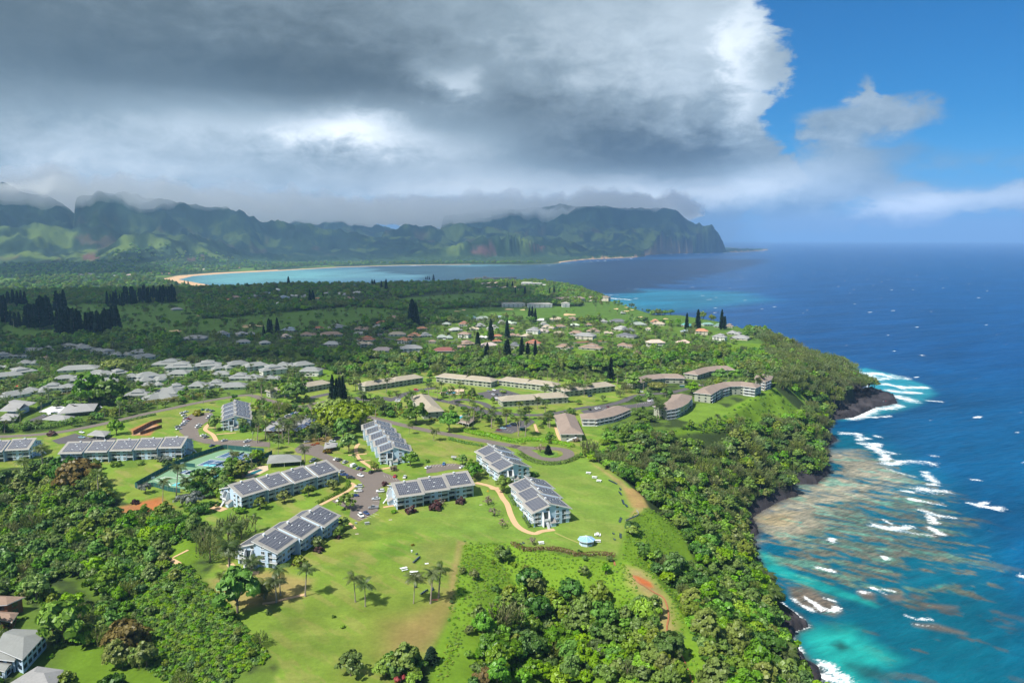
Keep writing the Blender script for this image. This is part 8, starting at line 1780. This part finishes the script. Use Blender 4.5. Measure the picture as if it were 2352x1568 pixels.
gpoly = Z('5', (1450, 560), (1640, 570), (1720, 700), (1920, 870), (2060, 1060), (2310, 1340), (2270, 1400), (2080, 1470), (1950, 1600), (1500, 1600), (1300, 1480), (1150, 1300), (1050, 1100), (1100, 900), (1300, 700))
cover('thicket', 'dense even thicket of small rounded bushes beside the front lawn', 'thicket', 150, 420, 1.55, [gpoly], ['bright', 'mid', 'hedge', 'bright'], .9, 1.35)
bup = Z('7', (0, 360), (290, 360), (320, 440), (700, 440), (900, 500), (1200, 500), (1300, 560), (1380, 700), (1400, 900), (1000, 900), (660, 760), (520, 700), (180, 900), (0, 1000)) + Z('6', (1850, 1563), (1900, 1000), (1960, 700), (2050, 350))
cover('ground_cover', 'bright leafy ground cover on the bowl and the ridge', 'ground cover', 150, 420, 1.3, [bup, Z('7', (1290, 160), (1450, 60), (1600, 110), (1800, 300), (1560, 520), (1420, 430), (1260, 500)), Z('7', (1230, 500), (1400, 480), (1640, 700), (1760, 900), (1800, 1200), (2060, 1600), (1830, 1600), (1700, 1200), (1660, 830), (1400, 580))], ['bright', 'bright', 'bright', 'mid'], .28, .62, .55)
cover('heliconia_patch', 'pale yellow-green broad-leaved plants in the upper bowl', 'ground cover', 150, 420, 1.35, [Z('7', (0, 370), (170, 380), (320, 460), (540, 500), (480, 560), (300, 620), (180, 780), (0, 860)), Z('6', (1800, 1563), (1850, 1250), (1960, 1180), (2030, 1250), (1900, 1563)), Z('6', (2030, 380), (2200, 400), (2352, 500), (2300, 700), (2000, 640))], ['lime', 'lime', 'bright'], .32, .6, .55)
slope_poly = [(1560, 1215), (1600, 1290), (1560, 1300), (1500, 1290), (1450, 1215), (1480, 1290), (1560, 1370), (1590, 1460), (1650, 1640), (1990, 1640), (1830, 1470), (1745, 1290), (1735, 1190), (1905, 1085), (1905, 980), (1740, 958), (1500, 955), (1380, 985), (1440, 1012), (1380, 1020), (1490, 1150)]
cover('undergrowth', 'mixed green undergrowth filling the sea slope and the lower woods', 'undergrowth', 150, 620, 2.5, [slope_poly, Z('7', (-60, 1600), (60, 1000), (350, 810), (520, 690), (850, 850), (1250, 930), (1500, 920), (1600, 1180), (1780, 1400), (1850, 1600)) + Z('6', (1420, 1420), (1600, 1330), (1800, 1500)), [(-200, 1090), (230, 1100), (262, 1180), (470, 1230), (380, 1290), (430, 1299), (300, 1400), (200, 1640), (-200, 1640)]], ['mid', 'hedge', 'bright', 'mid'], .8, 1.7, .8)
cover('garden_shrubs', 'mixed garden shrubs round the lodge, courts and condominiums', 'shrubs', 330, 760, 2.3, [[(588, 918), (690, 925), (765, 955), (745, 1000), (690, 1000), (650, 1015), (590, 990)], [(490, 1130), (520, 1075), (600, 1040), (618, 1052), (545, 1100), (510, 1150)], Z('2', (900, 560), (1290, 560), (1330, 700), (1050, 660)), Z('2', (1500, 620), (1700, 620), (1720, 700), (1540, 720)), Z('2', (1780, 470), (1940, 480), (1960, 540), (1800, 520))], ['mid', 'hedge', 'bright', 'mid', 'yellow'], .6, 1.7, .6)
cover('hillside_scrub', 'rough bright scrub on the green slope before the curved condominiums', 'scrub', 400, 900, 3.2, [[(1340, 1045), (1470, 1000), (1560, 985), (1680, 945), (1770, 890), (1840, 945), (1860, 975), (1760, 985), (1640, 990), (1500, 1010), (1400, 1040)]], ['bright', 'mid', 'hedge'], .6, 1.5, .35)
# ------------------------------------------------------------------ air
hz = MB(); hz.box(-46000, 46000, -3000, 47000, SEA - 12, 1150)
mh = bpy.data.materials.new('haze'); mh.use_nodes = True; nt = mh.node_tree; nt.nodes.clear()
pv = nt.nodes.new('ShaderNodeVolumePrincipled'); pv.inputs['Color'].default_value = (.34, .60, .95, 1); pv.inputs['Density'].default_value = 5.6e-5; pv.inputs['Anisotropy'].default_value = .1
mo_ = nt.nodes.new('ShaderNodeOutputMaterial'); nt.links.new(pv.outputs[0], mo_.inputs['Volume'])
ho = hz.obj('haze', mh); ho['kind'] = 'stuff'; ho['label'] = 'thin blue sea haze between the viewer and the mountains'
# unseen high clouds, added between the sun and the land to shade it
mcl = bpy.data.materials.new('cloud'); mcl.use_nodes = True; nt = mcl.node_tree; nt.nodes.clear()
tr = nt.nodes.new('ShaderNodeBsdfTransparent'); tl = nt.nodes.new('ShaderNodeBsdfTranslucent'); tl.inputs[0].default_value = (.85, .87, .9, 1)
mx = nt.nodes.new('ShaderNodeMixShader'); mx.inputs[0].default_value = .56; nt.links.new(tr.outputs[0], mx.inputs[1]); nt.links.new(tl.outputs[0], mx.inputs[2])
mo_ = nt.nodes.new('ShaderNodeOutputMaterial'); nt.links.new(mx.outputs[0], mo_.inputs['Surface'])
mcl2 = mcl.copy(); mcl2.name = 'thin_shade_cloud'; next(n for n in mcl2.node_tree.nodes if n.type == 'MIX_SHADER').inputs[0].default_value = .38
def cloud(pts, alt, gap, seed, cell, mcl=mcl):
    """pts: outline of the shade on the ground (metres)"""
    off = np.array(SUN_DIR) / np.linalg.norm(SUN_DIR) * alt / math.tan(SUN_EL); P = np.array(pts) + off; lo, hi_ = P.min(0) - 200, P.max(0) + 200
    xs = np.arange(lo[0], hi_[0], cell); ys = np.arange(lo[1], hi_[1], cell); XX, YY = np.meshgrid(xs, ys, indexing='ij'); sd = sdist(P, XX.ravel(), YY.ravel()).reshape(XX.shape)
    t = np.clip(sd / (cell * 5), -1, 1) + (fbm(XX / (cell * 8), YY / (cell * 8), 4, seed) - .5 - gap) * 3.2; t = np.where(sd > -cell, t, -1)
    n0, n1 = XX.shape; i = (np.arange(n0 - 1)[:, None] * n1 + np.arange(n1 - 1)[None, :]).ravel(); Q = np.stack([i, i + n1, i + n1 + 1, i + 1], 1); Q = Q[(t.ravel()[Q] > 0).any(1)]
    th = np.maximum(t.ravel(), 0); V = np.concatenate([np.stack([XX.ravel(), YY.ravel(), alt + 2 + th * cell * 1.2], 1), np.stack([XX.ravel(), YY.ravel(), alt - 2 - th * cell * .3], 1)])
    # close the rim
    e = {}; 
    for q in Q.tolist():
        for a, b in zip(q, q[1:] + q[:1]): e[(a, b)] = e.get((a, b), 0) + 1
    rim = [(a, b) for (a, b) in e if (b, a) not in e]; N = n0 * n1
    F4 = np.concatenate([Q, Q[:, ::-1] + N, np.array([[b, a, a + N, b + N] for a, b in rim]).reshape(-1, 4)])
    used = np.unique(F4); mp = np.zeros(2 * N, int); mp[used] = np.arange(len(used))
    link('cloud', mesh_np('cloud', V[used], mp[F4], [mcl], True), kind='structure')  # stays out of view, put there for its shadow
cloud(W([(-300, 830), (300, 800), (560, 812), (760, 800), (800, 770), (850, 742), (1040, 722), (1180, 700), (1160, 668), (1000, 650), (400, 655), (-300, 665)]), 3400, -.22, 5, 60)
cloud(W([(-400, 640), (300, 634), (400, 625), (420, 612), (-400, 612)], SEA), 4500, .03, 8, 110)
cloud([(-9000, 3300), (-4200, 4300), (-1500, 6600), (600, 7400), (2600, 9000), (3600, 11500), (1000, 14500), (-9000, 13000)], 7000, .0, 9, 190, mcl2)
cloud(W([(1080, 642), (1330, 665), (1480, 640), (1700, 600), (1700, 585), (1300, 610), (900, 615)], SEA), 4500, -.1, 12, 130)

# cloud lying on the mountain tops
mvb = bpy.data.materials.new('cloud_bank'); mvb.use_nodes = True; nt = mvb.node_tree; nt.nodes.clear()
pv = nt.nodes.new('ShaderNodeVolumePrincipled'); pv.inputs['Color'].default_value = (.97, .975, .985, 1); pv.inputs['Density'].default_value = .0016; pv.inputs['Anisotropy'].default_value = .2
mo_ = nt.nodes.new('ShaderNodeOutputMaterial'); nt.links.new(pv.outputs[0], mo_.inputs['Volume'])
def bank():
    na, nr = 340, 60; a = np.linspace(-1.0, .27, na); f = np.linspace(0, 1, nr); A, F_ = np.meshgrid(a, f, indexing='ij')
    px_ = 1176 + FOC * np.tan(np.maximum(A, -.78)); near = np.interp(px_, [-300, 100, 400, 700, 1100, 1250, 1450, 1600], [6300, 6400, 6700, 7800, 8300, 9300, 9500, 9700]) + (fbm(A * 24, A * 0, 4, 3) - .5) * 1200
    RR = near + F_ * 4200; X = np.sin(A) * RR; Y = np.cos(A) * RR
    ylo = np.interp(px_, [-300, 0, 160, 300, 560, 700, 900, 1100, 1300, 1420, 1500, 1550, 1600], [452, 462, 480, 484, 492, 497, 506, 508, 497, 494, 492, 492, 492]); ylo = ylo + (fbm(A * 42, A * 0 + 4, 4, 23) - .5) * 46; zb = HC + near * (548 - ylo) / FOC
    n_ = fbm(X / 900, Y / 900, 4, 11) - .5; n2_ = fbm(X / 260, Y / 260, 4, 17) - .5
    t = np.clip(F_ / .42, 0, 1) * smooth((1 - F_) / .15) * smooth((.255 - A) / .03) * smooth((A + .98) / .12)
    zb = zb + n_ * 190 + n2_ * 150; th = t * (230 + n_ * 260 + n2_ * 120); mid = zb + 115
    th = np.maximum(th, 0); zt = mid + th * .85; zb = mid - th * .62
    tf = t.ravel(); N = na * nr; i = (np.arange(na - 1)[:, None] * nr + np.arange(nr - 1)[None, :]).ravel(); Q = np.stack([i, i + 1, i + nr + 1, i + nr], 1); Q = Q[(tf[Q] > 1e-3).any(1)]
    V = np.concatenate([np.stack([X.ravel(), Y.ravel(), (zt + 1).ravel()], 1), np.stack([X.ravel(), Y.ravel(), (zb - 1).ravel()], 1)])
    e = {}
    for q in Q.tolist():
        for u, v in zip(q, q[1:] + q[:1]): e[(u, v)] = 1
    rim = [(u, v) for (u, v) in e if (v, u) not in e]
    F4 = np.concatenate([Q[:, ::-1], Q + N, np.array([[u, v, v + N, u + N] for u, v in rim])])
    o = link('cloud_bank', mesh_np('cloud_bank', V, F4, [mvb], True)); o['kind'] = 'stuff'; o['label'] = 'low grey cloud lying on the mountain tops'
bank()
